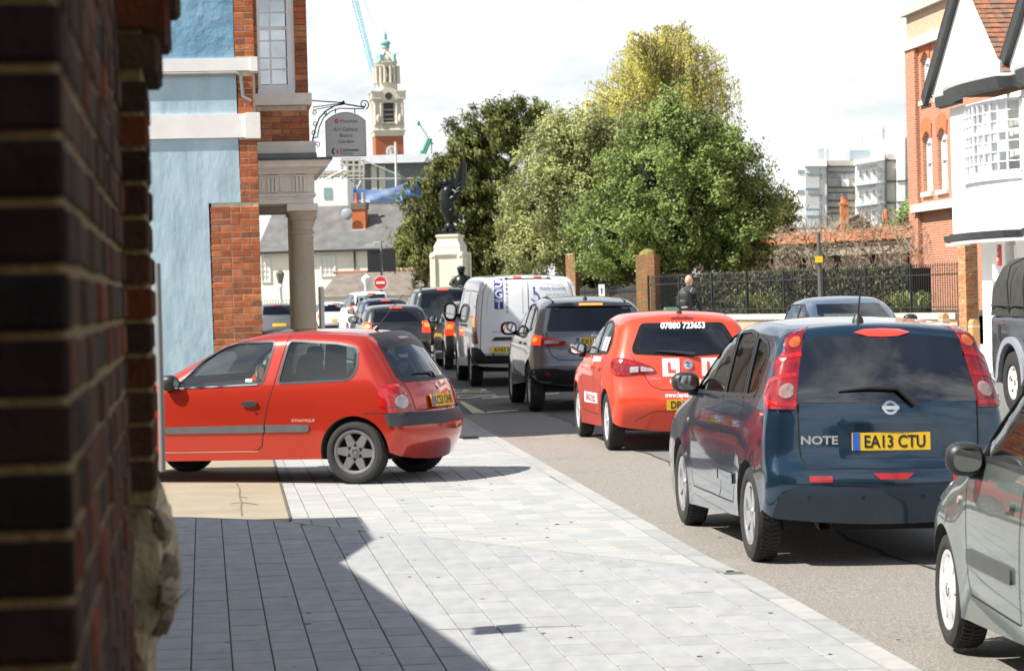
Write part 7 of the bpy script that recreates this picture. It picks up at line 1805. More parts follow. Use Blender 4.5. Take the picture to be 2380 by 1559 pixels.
for sg in (1, -1):
    pj = c.corner(sg, -.10, .40)
    lm = c.patch('tail_lamp', [(.142, 1.00), (.28, 1.00), (.315, 1.06), (.315, 1.13), (.255, 1.19), (.26, 1.22), (.285, 1.26), (.28, 1.32), (.235, 1.36), (.25, 1.40), (.255, 1.44), (.225, 1.49), (.17, 1.515), (.145, 1.50)], pj, lamp_deep, off=.016, cell=.03)
    for (u, v, ru, rv, m_) in ((.185, 1.115, .032, .048, mat('lamp_smoked', (.26, .17, .16), .12, coat=1, var=.4, scale=30)), (.185, 1.42, .034, .036, mat('lamp_amber_dull', (.42, .09, .015), .15, coat=1, var=.4, scale=22))):
        c.patch('lamp_lens', [(u + ru * math.cos(k * .524), v + rv * math.sin(k * .524)) for k in range(12)], pj, m_, off=.020, cell=.03, parent=lm)
    c.strip('lamp_bright', [(.14, 1.03), (.25, 1.035), (.31, 1.08), (.29, 1.17), (.22, 1.205), (.15, 1.215)], pj, .028, lamp_red, off=.019, parent=lm)
    c.strip('lamp_bright', [(.14, 1.345), (.22, 1.33), (.265, 1.28)], pj, .03, lamp_red, off=.019, parent=lm)
    sp_ = c.side(sg)
    c.strip('door_gap', [(1.01, 1.475), (.955, 1.02), (.92, .75), (.92, .40), (1.0, .34)], sp_, .008, gapm); c.strip('door_gap', [(.32, 1.45), (.27, 1.04), (.30, .80), (.36, .62), (.44, .45), (.52, .34)], sp_, .008, gapm); c.strip('door_gap', [(2.12, 1.03), (2.16, .80), (2.10, .50), (2.05, .34)], sp_, .008, gapm); c.strip('door_gap', [(2.05, .33), (.52, .335)], sp_, .008, gapm)
    for xh in (1.05, .42): c.patch('door_handle', rrect(xh - .03, xh + .13, .845, .885, .015), sp_, chrome, off=.028, cell=.05)
    c.patch('rub_strip', rrect(.98, 2.0, .46, .53, .012), sp_, nav, off=.014, cell=.1); c.patch('rub_strip', rrect(.46, .94, .46, .53, .012), sp_, nav, off=.014, cell=.1)
    c.door_mirror(2.0, 1.06, sg, plastic, size=(.075, .105, .075), out=.10)
    c.patch('side_repeater', [(2.24 + .022 * math.cos(k * .785), .80 + .015 * math.sin(k * .785)) for k in range(8)], sp_, lamp_clear, off=.006)
    c.patch('window_trim', [(2.08, 1.005), (-.02, 1.055), (-.02, 1.075), (2.08, 1.025)], sp_, plastic, off=.006, cell=.12)
    c.patch('rear_reflector', rrect(.40, .55, .545, .585, .008), lambda u, v, sg=sg: c.rear(u * sg, v), lamp_red, off=.006, cell=.04)
c.strip('hatch_gap', [(.60, 1.03), (.60, .80), (.59, .70), (.55, .635), (0, .625), (-.55, .635), (-.59, .70), (-.60, .80), (-.60, 1.03)], c.rear, .010, gapm)
c.strip('bumper_crease', [(.62, .60), (.50, .535), (0, .52), (-.50, .535), (-.62, .60)], c.rear, .008, mat('crease_blue', (.01, .02, .035), .5))
c.patch('stop_lamp', [(.19, 1.475), (.12, 1.495), (0, 1.50), (-.12, 1.495), (-.19, 1.475), (-.10, 1.452), (0, 1.448), (.10, 1.452)], c.rear, mat('stop_red', (.75, .05, .03), .2, coat=1, emit=.15), off=.012, cell=.04)
c.patch('fog_lamp', [(.14, .60), (-.14, .60), (-.09, .562), (.09, .562)], c.rear, lamp_red, off=.010, cell=.04)
c.patch('plate_recess', rounded([(.34, .69), (-.34, .69), (-.345, .85), (-.30, .93), (.30, .93), (.345, .85)], .03), c.rear, nav, off=.004, cell=.05)
c.patch('plate_lintel', rounded([(.36, .905), (-.36, .905), (-.30, .955), (.30, .955)], .02), c.rear, nav, off=.035, cell=.05)
c.plate(0, .795, 'EA13 CTU', off=.016)
c.letters('model_name', 'NOTE', .072, .47, .805, c.rear, silver_l, off=.008, flip=-1, sx=1.25, bold=.002)
bd = c.patch('badge', [(.052 * math.cos(k * .39), 1.005 + .044 * math.sin(k * .39)) for k in range(16)], c.rear, chrome, off=.012, cell=.03)
c.patch('badge_bar', rrect(-.058, .058, .993, 1.017, .004), c.rear, chrome, off=.020, cell=.03, parent=bd); c.patch('badge_void', [(.034 * math.cos(k * .52), 1.005 + .028 * math.sin(k * .52)) for k in range(12)], c.rear, nav, off=.0135, cell=.02, parent=bd)
for y in (.55, .20, -.20, -.55): c.patch('parking_sensor', [(y + .014 * math.cos(k * .785), .445 + .014 * math.sin(k * .785)) for k in range(8)], c.rear, plastic, off=.005, cell=.02)
mb = MB(); q = c.hit(*c.rear(-.17, 1.025)); q2 = c.hit(*c.rear(-.05, 1.13)); q3 = c.hit(*c.rear(.33, 1.11)); mb.tube([q + Vector((-.035, 0, 0)), q2 + Vector((-.04, 0, 0)), q2.lerp(q3, .5) + Vector((-.035, 0, .012)), q3 + Vector((-.02, 0, 0))], [.026, .018, .014, .006], 8); mb.build('rear_wiper', plastic, c.t, smooth=60)
mb = MB(); q = c.hit(*c.top(-.12, .10)); mb.lathe([(.042, -.01), (.036, .02), (.018, .045), (.008, .06), (0, .06)], 12, tuple(q)); mb.tube([q + Vector((0, 0, .04)), q + Vector((-.05, -.02, .33))], [.007, .004], 6); mb.build('aerial', plastic, c.t, smooth=60)
mb = MB(); mb.tube([(-.25, .42, .275), (-.50, .42, .265)], [.035, .045], 14, cap=False); mb.build('exhaust', mat('exhaust_rust', (.35, .27, .19), .4, metal=.7), c.t, smooth=60)
mb = MB(); mb.box(-.35, 3.1, -.66, .66, .22, .32); mb.build('underbody', gapm, c.t)
c.seats(1.0, .10); c.steering(1.5)
c.wheel_set(rim_spokes(alloy, chrome, 5, .022, .030, dish=.018, twin=.20), .205)
c.t.scale = (1, .985, 1.025)
c.place(2.41, 16.45, -.105, -.62, camber=.018)

# ---------------------------------------------------------------- red driving-school hatchback
rm2 = paint('paint_bright_red', (.72, .055, .018), .0, .33)
c = Car('learner_hatchback', 'bright red driving school hatchback with white L plates behind the blue people carrier', 'car', 'cars', rm2,
        [(-.54, .28), (-.62, .38), (-.66, .50), (-.655, .60), (-.62, .68), (-.57, .80), (-.55, .92), (-.51, 1.02), (-.40, 1.16), (-.27, 1.31), (-.17, 1.40), (-.08, 1.44), (.2, 1.47), (.6, 1.48), (1.0, 1.46), (1.35, 1.38), (1.7, 1.23), (2.05, 1.05), (2.35, .97), (2.7, .90), (3.0, .79), (3.22, .64), (3.30, .48), (3.26, .25)],
        .865, .98, 1.48, tum=.20, tuck=.05, bow=.06, rc=.105, crown=(.045, .15), wheels=(0, 2.51), wr=.308, tw=.185, arch=.35, flare=.016, zs=.62, shoulder=.03)
s1_ = rounded([(1.98, .99), (1.70, 1.19), (1.40, 1.32), (1.10, 1.37), (.98, 1.35), (.95, 1.0)], .03); s2_ = rounded([(.89, 1.01), (.92, 1.355), (.60, 1.365), (.30, 1.32), (.10, 1.22), (.02, 1.12), (.10, 1.04)], .03)
side_window(c, s1_, g_clear); side_window(c, s2_, g_tint)
rw = rounded([(.60, 1.03), (.0, 1.0), (-.60, 1.03), (-.60, 1.10), (-.47, 1.355), (.47, 1.355), (.60, 1.10)], .05)
c.cut_end(rounded([(.54, 1.05), (-.54, 1.05), (-.45, 1.33), (.45, 1.33)], .05), -1.2, .9); ws = [(.62, 1.06), (-.62, 1.06), (-.50, 1.38), (.50, 1.38)]; c.cut_end(ws, .8, 2.9)
c.finish()
c.patch('rear_window', rw, c.rear, g_clear, off=.002, cell=.07); c.patch('windscreen', ws, c.front, g_clear, off=-.004, cell=.1)
c.strip('window_band', inset(rw, .03), c.rear, .06, mat('glass_frit', (.012, .013, .014), .1), off=.0045, closed=True)
c.patch('stop_lamp', rrect(-.13, .13, 1.395, 1.42, .008), c.rear, lamp_deep, off=.012, cell=.05)
for sg in (1, -1):
    pj = c.corner(sg, -.10, .36)
    lm = c.patch('tail_lamp', rounded([(.345, 1.0), (.27, .995), (.14, .955), (.03, .90), (-.01, .845), (.04, .83), (.16, .815), (.27, .80), (.335, .85), (.375, .93)], .03), pj, lamp_deep, off=.012, cell=.04)
    c.patch('lamp_lens', rounded([(.115, .905), (.035, .885), (.01, .855), (.115, .85)], .01), pj, lamp_clear, off=.016, cell=.03, parent=lm); c.patch('lamp_lens', rounded([(.19, .90), (.13, .905), (.13, .845), (.19, .835)], .01), pj, lamp_clear, off=.016, cell=.03, parent=lm)
    c.strip('lamp_bright', [(.33, .97), (.25, .955), (.15, .925)], pj, .035, lamp_red, off=.016, parent=lm); c.strip('lamp_bright', [(.33, .88), (.28, .825), (.22, .825)], pj, .03, lamp_red, off=.016, parent=lm)
    sp_ = c.side(sg)
    c.strip('door_gap', [(.98, 1.39), (.93, 1.0), (.94, .6), (.98, .34)], sp_, .008, gapm); c.strip('door_gap', [(.35, 1.36), (.20, 1.06), (.32, .78), (.42, .55), (.55, .36)], sp_, .008, gapm); c.strip('door_gap', [(2.05, 1.0), (2.08, .75), (2.0, .35), (.55, .35)], sp_, .008, gapm)
    for xh in (1.06, .44): c.patch('door_handle', rrect(xh - .03, xh + .12, .84, .875, .012), sp_, rm2, off=.026, cell=.05)
    c.patch('side_decal', rounded([(1.75, .44), (.62, .47), (.62, .58), (1.75, .56)], .01), sp_, whitep, off=.003, cell=.1); c.letters('decal_lettering', 'DRIVING SCHOOL', .10, 1.18, .51, sp_, rm2, off=.006, flip=-sg, sx=1.0, bold=.003)
    c.patch('side_decal', rounded([(1.05, .92), (.45, .935), (.45, .985), (1.05, .975)], .01), sp_, whitep, off=.003, cell=.1)
    c.patch('window_sticker', rrect(.42, .60, 1.05, 1.20, .01), sp_, mat('sticker_blue', (.35, .50, .75), .5), off=.002); c.patch('window_sticker', rrect(.22, .38, 1.05, 1.20, .01), sp_, mat('sticker_pink', (.80, .45, .42), .5), off=.002)
    c.door_mirror(1.93, 1.02, sg, plastic, size=(.085, .12, .075), out=.10)
ln = c.patch('learner_plate', rrect(.095, .285, .795, .985, .004), c.rear, whitep, off=.006, cell=.05); c.patch('learner_letter', [(.225, .945), (.195, .945), (.195, .865), (.14, .865), (.14, .83), (.225, .83)], c.rear, rm2, off=.0085, cell=.05, parent=ln)
ln = c.patch('learner_plate', rrect(-.345, -.155, .795, .985, .004), c.rear, whitep, off=.006, cell=.05); c.patch('learner_letter', [(-.215, .945), (-.245, .945), (-.245, .865), (-.30, .865), (-.30, .83), (-.215, .83)], c.rear, rm2, off=.0085, cell=.05, parent=ln)
bd = c.patch('badge', [(.052 * math.cos(k * .39), .92 + .052 * math.sin(k * .39)) for k in range(16)], c.rear, chrome, off=.012, cell=.03); c.strip('badge_mark', [(.02, .945), (-.015, .925), (.015, .905), (-.02, .895)], c.rear, .014, plastic, off=.015, parent=bd)
c.letters('model_name', 'CORSA', .042, .385, .775, c.rear, silver_l, off=.006, flip=-1, sx=1.15)
c.letters('school_name', 'HAYES DRIVING', .062, .0, .745, c.rear, whitep, off=.006, flip=-1, bold=.001, sx=.95)
c.letters('web_address', 'www.hayesdriving.co.uk', .075, .0, .605, c.rear, whitep, off=.006, flip=-1, bold=.002, slant=.2, sx=.75)
c.letters('phone_number', '07880 723653', .088, .0, 1.325, c.rear, whitep, off=.010, flip=-1, bold=.003, slant=.2)
c.plate(0, .50, 'DP15 HNX', gb=False, off=.014)
c.strip('hatch_gap', [(.62, 1.03), (.52, .86), (.42, .70), (.30, .655), (-.30, .655), (-.42, .70), (-.52, .86), (-.62, 1.03)], c.rear, .009, gapm); c.strip('bumper_crease', [(.60, .33), (.40, .43), (0, .435), (-.40, .43), (-.60, .33)], c.rear, .008, mat('crease_red', (.30, .02, .01), .5))
mb = MB(); q, q3 = c.hit(*c.rear(-.08, 1.02)), c.hit(*c.rear(.36, 1.06)); mb.tube([q + Vector((-.03, 0, 0)), q.lerp(q3, .5) + Vector((-.035, 0, .01)), q3 + Vector((-.02, 0, 0))], [.024, .016, .006], 8); mb.build('rear_wiper', plastic, c.t, smooth=60)
mb = MB(); q = c.hit(*c.top(-.0, 0)); mb.lathe([(.035, -.01), (.028, .025), (.012, .05), (0, .05)], 12, tuple(q)); mb.tube([q + Vector((0, 0, .04)), q + Vector((-.06, 0, .22))], [.006, .003], 6); mb.build('aerial', plastic, c.t)
mb = MB(); mb.box(-.35, 3.0, -.66, .66, .22, .34); mb.build('underbody', gapm, c.t)
c.seats(.95, .08); c.steering(1.45)
mb = MB(); mb.ell((.92, -.36, 1.17), (.10, .10, .13), 12, 9); mb.tube([(.95, -.36, .9), (.93, -.36, 1.06)], [.2, .17], 10); mb.build('driver_silhouette', mat('cloth_dark', (.02, .02, .025), .9), c.t, smooth=60)
c.wheel_set(rim_spokes(cap_silver, chrome, 7, .030, .036, dish=.012), .205)
c.t.scale = (1, .975, 1.03)
c.place(1.89, 27.7, -.098, -.6, camber=.014)

# ---------------------------------------------------------------- silver grey crossover
sil = paint('paint_silver_grey', (.17, .172, .182), .75, .28)
c = Car('grey_crossover', 'silver grey crossover with lit brake lamps in front of the learner car', 'car', 'cars', sil,
        [(-.60, .42), (-.72, .50), (-.76, .60), (-.755, .70), (-.72, .76), (-.69, .88), (-.68, 1.03), (-.64, 1.12), (-.50, 1.32), (-.38, 1.47), (-.33, 1.53), (-.15, 1.565), (.2, 1.60), (.7, 1.615), (1.1, 1.60), (1.5, 1.52), (1.85, 1.35), (2.2, 1.17), (2.5, 1.09), (2.9, 1.02), (3.2, .93), (3.42, .80), (3.52, .62), (3.48, .34)],
        .885, 1.05, 1.615, tum=.19, tuck=.04, bow=.06, rc=.13, crown=(.04, .16), wheels=(0, 2.67), wr=.345, tw=.215, arch=.39, flare=.022, zs=.7, shoulder=.03)
s1_ = rounded([(2.08, 1.08), (1.80, 1.30), (1.45, 1.45), (1.05, 1.49), (1.0, 1.08)], .03); s2_ = rounded([(.94, 1.085), (.98, 1.49), (.60, 1.50), (.40, 1.48), (.22, 1.12)], .03); s3_ = rounded([(.15, 1.13), (.32, 1.47), (.05, 1.43), (-.12, 1.33), (-.05, 1.17)], .03)
side_window(c, s1_, g_clear); side_window(c, s2_, g_dark); side_window(c, s3_, g_dark)
rw = rounded([(.66, 1.13), (-.66, 1.13), (-.56, 1.47), (.56, 1.47)], .05); c.cut_end(rounded([(.58, 1.16), (-.58, 1.16), (-.5, 1.43), (.5, 1.43)], .05), -1.2, .9); ws = [(.62, 1.2), (-.62, 1.2), (-.52, 1.5), (.52, 1.5)]; c.cut_end(ws, .8, 3.0)
c.finish()
c.patch('rear_window', rw, c.rear, g_dark, off=.003, cell=.08); c.patch('windscreen', ws, c.front, g_clear, off=-.004, cell=.1)
c.patch('roof_spoiler', [(.62, 1.475), (-.62, 1.475), (-.56, 1.52), (.56, 1.52)], c.rear, plastic, off=.03, cell=.08)
c.patch('stop_lamp', rrect(-.17, .17, 1.49, 1.515, .006), c.rear, lamp_or, off=.04, cell=.06)
c.patch('lower_bumper', [(-.85, .40), (.85, .40), (.85, .60), (.40, .62), (.3, .585), (-.3, .585), (-.40, .62), (-.85, .60)], c.corner(1, .6, 0, 1.0), mat('lower_black', (.018, .018, .019), .6), off=.012, cell=.08)
for sg in (1, -1):
    pj = c.corner(sg, -.12, .42); rr_ = lambda u, v, sg=sg: c.rear(u * sg, v)
    lm = c.patch('tail_lamp', rounded([(.36, 1.10), (.18, 1.08), (.055, 1.03), (-.02, .985), (.02, .93), (.18, .925), (.355, .93)], .015), pj, lamp_red, off=.014, cell=.04)
    c.patch('lamp_lit', rounded([(.345, 1.085), (.19, 1.07), (.19, .94), (.345, .945)], .01), pj, lamp_lit, off=.018, cell=.04, parent=lm); c.patch('lamp_core', [(.26 + .035 * math.cos(k * .785), 1.02 + .035 * math.sin(k * .785)) for k in range(8)], pj, lamp_or, off=.021, cell=.03, parent=lm); c.patch('lamp_lens', rounded([(.16, 1.01), (.05, .99), (.04, .965), (.16, .96)], .008), pj, lamp_clear, off=.018, cell=.03, parent=lm)
    c.patch('rear_reflector', [(.66 + .03 * math.cos(k * .785), .54 + .03 * math.sin(k * .785)) for k in range(8)], rr_, lamp_red, off=.016, cell=.03)
    sp_ = c.side(sg)
    c.strip('door_gap', [(1.0, 1.52), (.97, 1.06), (.97, .5)], sp_, .008, gapm); c.strip('door_gap', [(.30, 1.48), (.20, 1.10), (.36, .82), (.50, .55), (.6, .44)], sp_, .008, gapm); c.strip('door_gap', [(2.15, 1.07), (2.15, .8), (2.1, .44)], sp_, .008, gapm)
    for xh in (1.06, .46): c.patch('door_handle', rrect(xh - .03, xh + .13, .93, .965, .012), sp_, sil, off=.026, cell=.05)
    c.patch('sill_cladding', [(.42, .36), (2.24, .36), (2.24, .48), (.46, .48)], sp_, MATS['lower_black'], off=.010, cell=.12)
    c.door_mirror(2.0, 1.12, sg, plastic, size=(.09, .125, .10), out=.12)
    mb = MB(); yy = .52; mb.tube([c.hit(*c.top(-.2, sg * yy)) + Vector((0, 0, .01)), c.hit(*c.top(.6, sg * yy)) + Vector((0, 0, .015)), c.hit(*c.top(1.1, sg * yy)) + Vector((0, 0, .01))], .014, 6); mb.build('roof_rail', plastic, c.t)
c.strip('hatch_gap', [(.66, 1.12), (.66, .95), (.60, .80), (.50, .735), (-.50, .735), (-.60, .80), (-.66, .95), (-.66, 1.12)], c.rear, .010, gapm)
c.plate(0, .985, 'EX13 KZT', off=.014)
for k in range(3):
    a = math.pi / 2 + k * 2 * math.pi / 3; p = Vector((0, 1.085)); d = Vector((math.cos(a), math.sin(a))) * .05; n2 = Vector((-d.y, d.x)) * .42; c.patch('badge', [tuple(p), tuple(p + d * .5 + n2 * .6), tuple(p + d), tuple(p + d * .5 - n2 * .6)], c.rear, chrome, off=.008, cell=.03)
mb = MB(); q = c.hit(*c.top(-.12, .05)); mb.lathe([(.035, -.01), (.028, .025), (.012, .05), (0, .05)], 12, tuple(q)); mb.tube([q + Vector((0, 0, .04)), q + Vector((-.06, 0, .20))], [.006, .003], 6); mb.build('aerial', plastic, c.t)
mb = MB(); mb.box(-.35, 3.2, -.66, .66, .28, .42); mb.build('underbody', gapm, c.t)
c.seats(1.0, .10); c.steering(1.5)
c.wheel_set(rim_spokes(alloy, chrome, 5, .03, .04, dish=.018), .225)
c.t.scale = (1, 1, 1.02)
c.place(1.15, 36.3, -.098, -.7, camber=.012)

# ---------------------------------------------------------------- white panel van with lettering
wv = paint('paint_van_white', (.80, .82, .86), .0, .35, dust=((.70, .71, .72), 1.2, .66)); blu = mat('decal_blue', (.035, .05, .30), .5)
c = Car('panel_van', 'white panel van with blue DGT lettering and wheelchair symbol on its rear doors', 'van', 'vans', wv,
        [(-.88, .42), (-.97, .48), (-.99, .62), (-.97, .75), (-.965, 1.0), (-.95, 1.4), (-.92, 1.75), (-.87, 1.90), (-.75, 1.965), (-.3, 1.98), (.8, 2.0), (1.8, 2.0), (2.4, 1.95), (2.75, 1.80), (3.1, 1.50), (3.4, 1.28), (3.7, 1.18), (3.95, 1.05), (4.05, .85), (4.06, .55), (4.0, .35)],
        .985, 1.15, 1.98, tum=.13, tuck=.03, bow=.035, rc=.13, crown=(.04, .09), wheels=(0, 2.93), wr=.335, tw=.215, arch=.385, flare=.015, zs=.75, shoulder=.02)
s1_ = rounded([(3.05, 1.20), (2.70, 1.62), (2.45, 1.75), (2.10, 1.75), (2.05, 1.20)], .04); side_window(c, s1_, g_clear); ws = [(.75, 1.30), (-.75, 1.30), (-.68, 1.80), (.68, 1.80)]; c.cut_end(ws, 1.9, 5); c.finish()
c.patch('windscreen', ws, c.front, g_clear, off=-.004, cell=.12)
c.patch('rear_bumper', [(-.95, .43), (.95, .43), (.95, .70), (.66, .70), (.60, .58), (-.60, .58), (-.66, .70), (-.95, .70)], c.corner(1, .2, 0, 1.0), MATS['lower_black'], off=.03, cell=.1)
c.strip('door_gap', [(0, 1.90), (0, .60)], c.rear, .012, gapm); c.strip('door_gap', [(.86, .60), (.84, 1.2), (.79, 1.70), (.70, 1.88), (.3, 1.915), (-.3, 1.915), (-.70, 1.88), (-.79, 1.70), (-.84, 1.2), (-.86, .60)], c.rear, .010, gapm); c.strip('door_gap', [(.86, .60), (-.86, .60)], c.rear, .010, gapm)
c.strip('door_press', [(.10, 1.30), (.10, 1.80), (.20, 1.84), (.62, 1.80), (.72, 1.60), (.74, 1.28)], c.rear, .012, mat('press_line', (.50, .52, .55), .4)); c.strip('door_press', [(-.10, 1.30), (-.10, 1.80), (-.20, 1.84), (-.62, 1.80), (-.72, 1.60), (-.74, 1.28)], c.rear, .012, MATS['press_line'])
lm = c.patch('stop_lamp', rounded([(.42, 1.93), (-.42, 1.93), (-.32, 1.975), (.32, 1.975)], .01), c.rear, plastic, off=.03, cell=.08)
for y in (.18, -.18): c.patch('lamp_lit', rrect(y - .07, y + .07, 1.945, 1.965, .005), c.rear, lamp_lit, off=.04, cell=.05, parent=lm)
for sg in (1, -1):
    pj = c.corner(sg, -.3, .55); lm = c.patch('tail_lamp', rounded([(.16, .78), (.30, .78), (.33, .95), (.30, 1.25), (.29, 1.66), (.22, 1.66), (.20, 1.25)], .02), pj, lamp_deep, off=.016, cell=.06)
    c.patch('lamp_lit', rounded([(.21, 1.08), (.29, 1.08), (.28, 1.30), (.225, 1.30)], .02), pj, lamp_or, off=.020, cell=.05, parent=lm); c.patch('lamp_lens', rounded([(.22, 1.38), (.285, 1.38), (.28, 1.6), (.225, 1.6)], .02), pj, lamp_red, off=.019, cell=.05, parent=lm)
    sp_ = c.side(sg); c.patch('side_rail', [(.5, 1.06), (2.0, 1.06), (2.0, 1.11), (.5, 1.11)], sp_, plastic, off=.006, cell=.2); c.strip('door_gap', [(2.0, 1.85), (2.0, .5)], sp_, .01, gapm); c.strip('door_gap', [(.62, 1.85), (.62, .55)], sp_, .01, gapm); c.strip('side_press', [(.7, 1.25), (1.9, 1.25), (1.9, 1.72), (.7, 1.72)], sp_, .02, MATS['press_line'], closed=True); c.strip('side_press', [(-.7, 1.25), (.5, 1.25), (.5, 1.72), (-.7, 1.70)], sp_, .02, MATS['press_line'], closed=True)
    c.patch('lower_cladding', [(-.9, .40), (.0, .40), (3.9, .42), (3.9, .55), (.42, .60), (.3, .78), (-.3, .78), (-.45, .66), (-.93, .70)], sp_, MATS['lower_black'], off=.008, cell=.15) if 0 else c.patch('lower_cladding', [(-.95, .46), (-.42, .42), (-.42, .72), (-.95, .72)], sp_, MATS['lower_black'], off=.010, cell=.1)
    c.door_mirror(2.95, 1.30, sg, plastic, size=(.10, .13, .19), out=.15)
for i, ch in enumerate('DGT'):
    z = 1.845 - i * .185; sq_ = c.patch('letter_square', rrect(.44, .60, z - .085, z + .085, .004), c.rear, blu, off=.003, cell=.06); c.letters('letter', ch, .20, .52, z, c.rear, wv, off=.006, flip=-1, bold=.004, parent=sq_)
for i, ch in enumerate('SERVICES'): c.letters('service_letter', ch, .075, .375, 1.90 - i * .079, c.rear, blu, off=.004, flip=-1, bold=.001)
c.letters('firm_text', 'Mobility Specialists', .085, -.44, 1.745, c.rear, mat('decal_slate', (.16, .19, .34), .5), off=.004, flip=-1, sx=.72); c.letters('firm_text', 'Sales & Service', .075, -.50, 1.64, c.rear, mat('decal_pale', (.38, .42, .52), .5), off=.004, flip=-1, sx=.8); c.letters('firm_text', 'Tel: 01245 463834', .072, -.44, 1.54, c.rear, blu, off=.004, flip=-1, sx=.75, bold=.001)
c.letters('web_address', 'www.dgtservices.co.uk', .055, .42, 1.0, c.rear, MATS['decal_slate'], off=.004, flip=-1, sx=.9)
wc = c.patch('wheelchair_symbol', [(-.105 + .022 * math.cos(k * .785), 1.755 + .022 * math.sin(k * .785)) for k in range(8)], c.rear, blu, off=.004, cell=.02); c.strip('symbol_line', [(-.105, 1.73), (-.11, 1.65), (-.17, 1.645), (-.20, 1.56), (-.225, 1.565)], c.rear, .022, blu, off=.004, parent=wc); c.strip('symbol_line', [(-.10, 1.68), (-.155, 1.68)], c.rear, .016, blu, off=.0045, parent=wc); c.strip('symbol_line', [(-.125 + .07 * math.cos(a), 1.585 + .065 * math.sin(a)) for a in [1.9 + k * .35 for k in range(13)]], c.rear, .018, blu, off=.0045, parent=wc)
c.patch('door_handle', rounded([(.62, .97), (.12, .97), (.12, .93), (.20, .895), (.62, .885)], .015) if 0 else rounded([(.66, .84), (.30, .84), (.30, .90), (.60, .90)], .015), c.rear, plastic, off=.02, cell=.08)
c.plate(.42, .68, 'AV65 LNR', gb=False, off=.02)
mb = MB(); mb.box(-.6, 3.8, -.75, .75, .28, .45); mb.build('underbody', gapm, c.t)
c.wheel_set(rim_spokes(cap_silver, chrome, 6, .04, .04, dish=.01), .215)
c.place(.29, 45.2, -.10, -.97, camber=.01)

# ---------------------------------------------------------------- grey green small car, bottom right corner
gg = paint('paint_grey_green', (.15, .19, .172), .55, .33, dust=((.28, .29, .27), 2, .68))
c = Car('grey_green_car', 'grey green small car cut off at the bottom right corner', 'car', 'cars', gg,
        [(-.45, .28), (-.52, .40), (-.55, .60), (-.53, .80), (-.48, 1.0), (-.40, 1.25), (-.28, 1.44), (-.1, 1.51), (.4, 1.545), (.9, 1.54), (1.3, 1.48), (1.65, 1.33), (1.95, 1.13), (2.2, .99), (2.45, .93), (2.72, .84), (2.92, .71), (3.02, .56), (3.04, .42), (2.98, .22)],
        .815, .95, 1.545, tum=.17, tuck=.05, bow=.065, rc=.13, crown=(.04, .19), wheels=(0, 2.43), wr=.285, tw=.175, arch=.33, flare=.022, zs=.58, shoulder=.035)
s1_ = rounded([(1.85, 1.0), (1.72, 1.09), (1.50, 1.28), (1.20, 1.42), (.98, 1.43), (.93, .98)], .03); s2_ = rounded([(.87, .99), (.91, 1.43), (.55, 1.43), (.20, 1.38), (.05, 1.05)], .04)
side_window(c, s1_, g_clear); side_window(c, s2_, g_tint); rw = rounded([(.56, 1.05), (-.56, 1.05), (-.48, 1.40), (.48, 1.40)], .05); c.cut_end(rw, -1.2, .9); ws = [(.62, 1.02), (-.62, 1.02), (-.5, 1.44), (.5, 1.44)]; c.cut_end(ws, .8, 2.9); c.finish()
c.patch('rear_window', rw, c.rear, g_tint, off=-.003, cell=.1); c.patch('windscreen', ws, c.front, g_clear, off=-.004, cell=.09)
for sg in (1, -1):
    sp_ = c.side(sg)
    c.strip('door_gap', [(1.93, 1.0), (1.96, .85), (1.93, .60), (1.90, .40), (1.85, .33), (.9, .31)], sp_, .008, gapm); c.strip('door_gap', [(.90, 1.43), (.87, .97), (.88, .31)], sp_, .008, gapm)
    c.patch('rub_strip', rrect(1.0, 1.88, .475, .55, .014), sp_, mat('rub_dark', (.06, .066, .066), .5), off=.014, cell=.1)
    c.patch('side_repeater', [(2.09 + .026 * math.cos(k * .785), .765 + .018 * math.sin(k * .785)) for k in range(8)], sp_, lamp_clear, off=.010, cell=.02)
    c.patch('door_handle', rrect(.98, 1.14, .80, .84, .015), sp_, gg, off=.026, cell=.05)
    c.door_mirror(1.72, .965, sg, plastic, size=(.07, .09, .08), out=.09)
    c.patch('mirror_base', [(1.93, .96), (1.72, .965), (1.74, 1.06), (1.82, 1.04)], sp_, plastic, off=.006, cell=.06)
    c.patch('window_trim', [(1.88, .975), (.06, .985), (.06, 1.0), (1.88, .992)], sp_, plastic, off=.006, cell=.12)
    c.patch('headlamp', rounded([(.10, .66), (.34, .72), (.40, .80), (.36, .84), (.14, .78)], .03), lambda u, v, sg=sg: (lambda a: (Vector((2.45, sg * .35, v)) + Vector((math.cos(a), sg * math.sin(a), 0)) * 3, -Vector((math.cos(a), sg * math.sin(a), 0))))(u / .3), lamp_clear, off=.010, cell=.04)
c.strip('bonnet_gap', [(2.2, .60), (2.5, .62), (2.8, .50)], c.top, .008, gapm); c.strip('bonnet_gap', [(2.2, -.60), (2.5, -.62), (2.8, -.50)], c.top, .008, gapm)
c.seats(.95, .1); c.steering(1.42)
mb = MB(); mb.box(-.3, 2.8, -.62, .62, .20, .32); mb.build('underbody', gapm, c.t)
c.wheel_set(rim_spokes(cap_silver, chrome, 7, .045, .050, dish=.006), .20)
c.place(2.92, 12.75, -.045, 2.43, camber=.018)

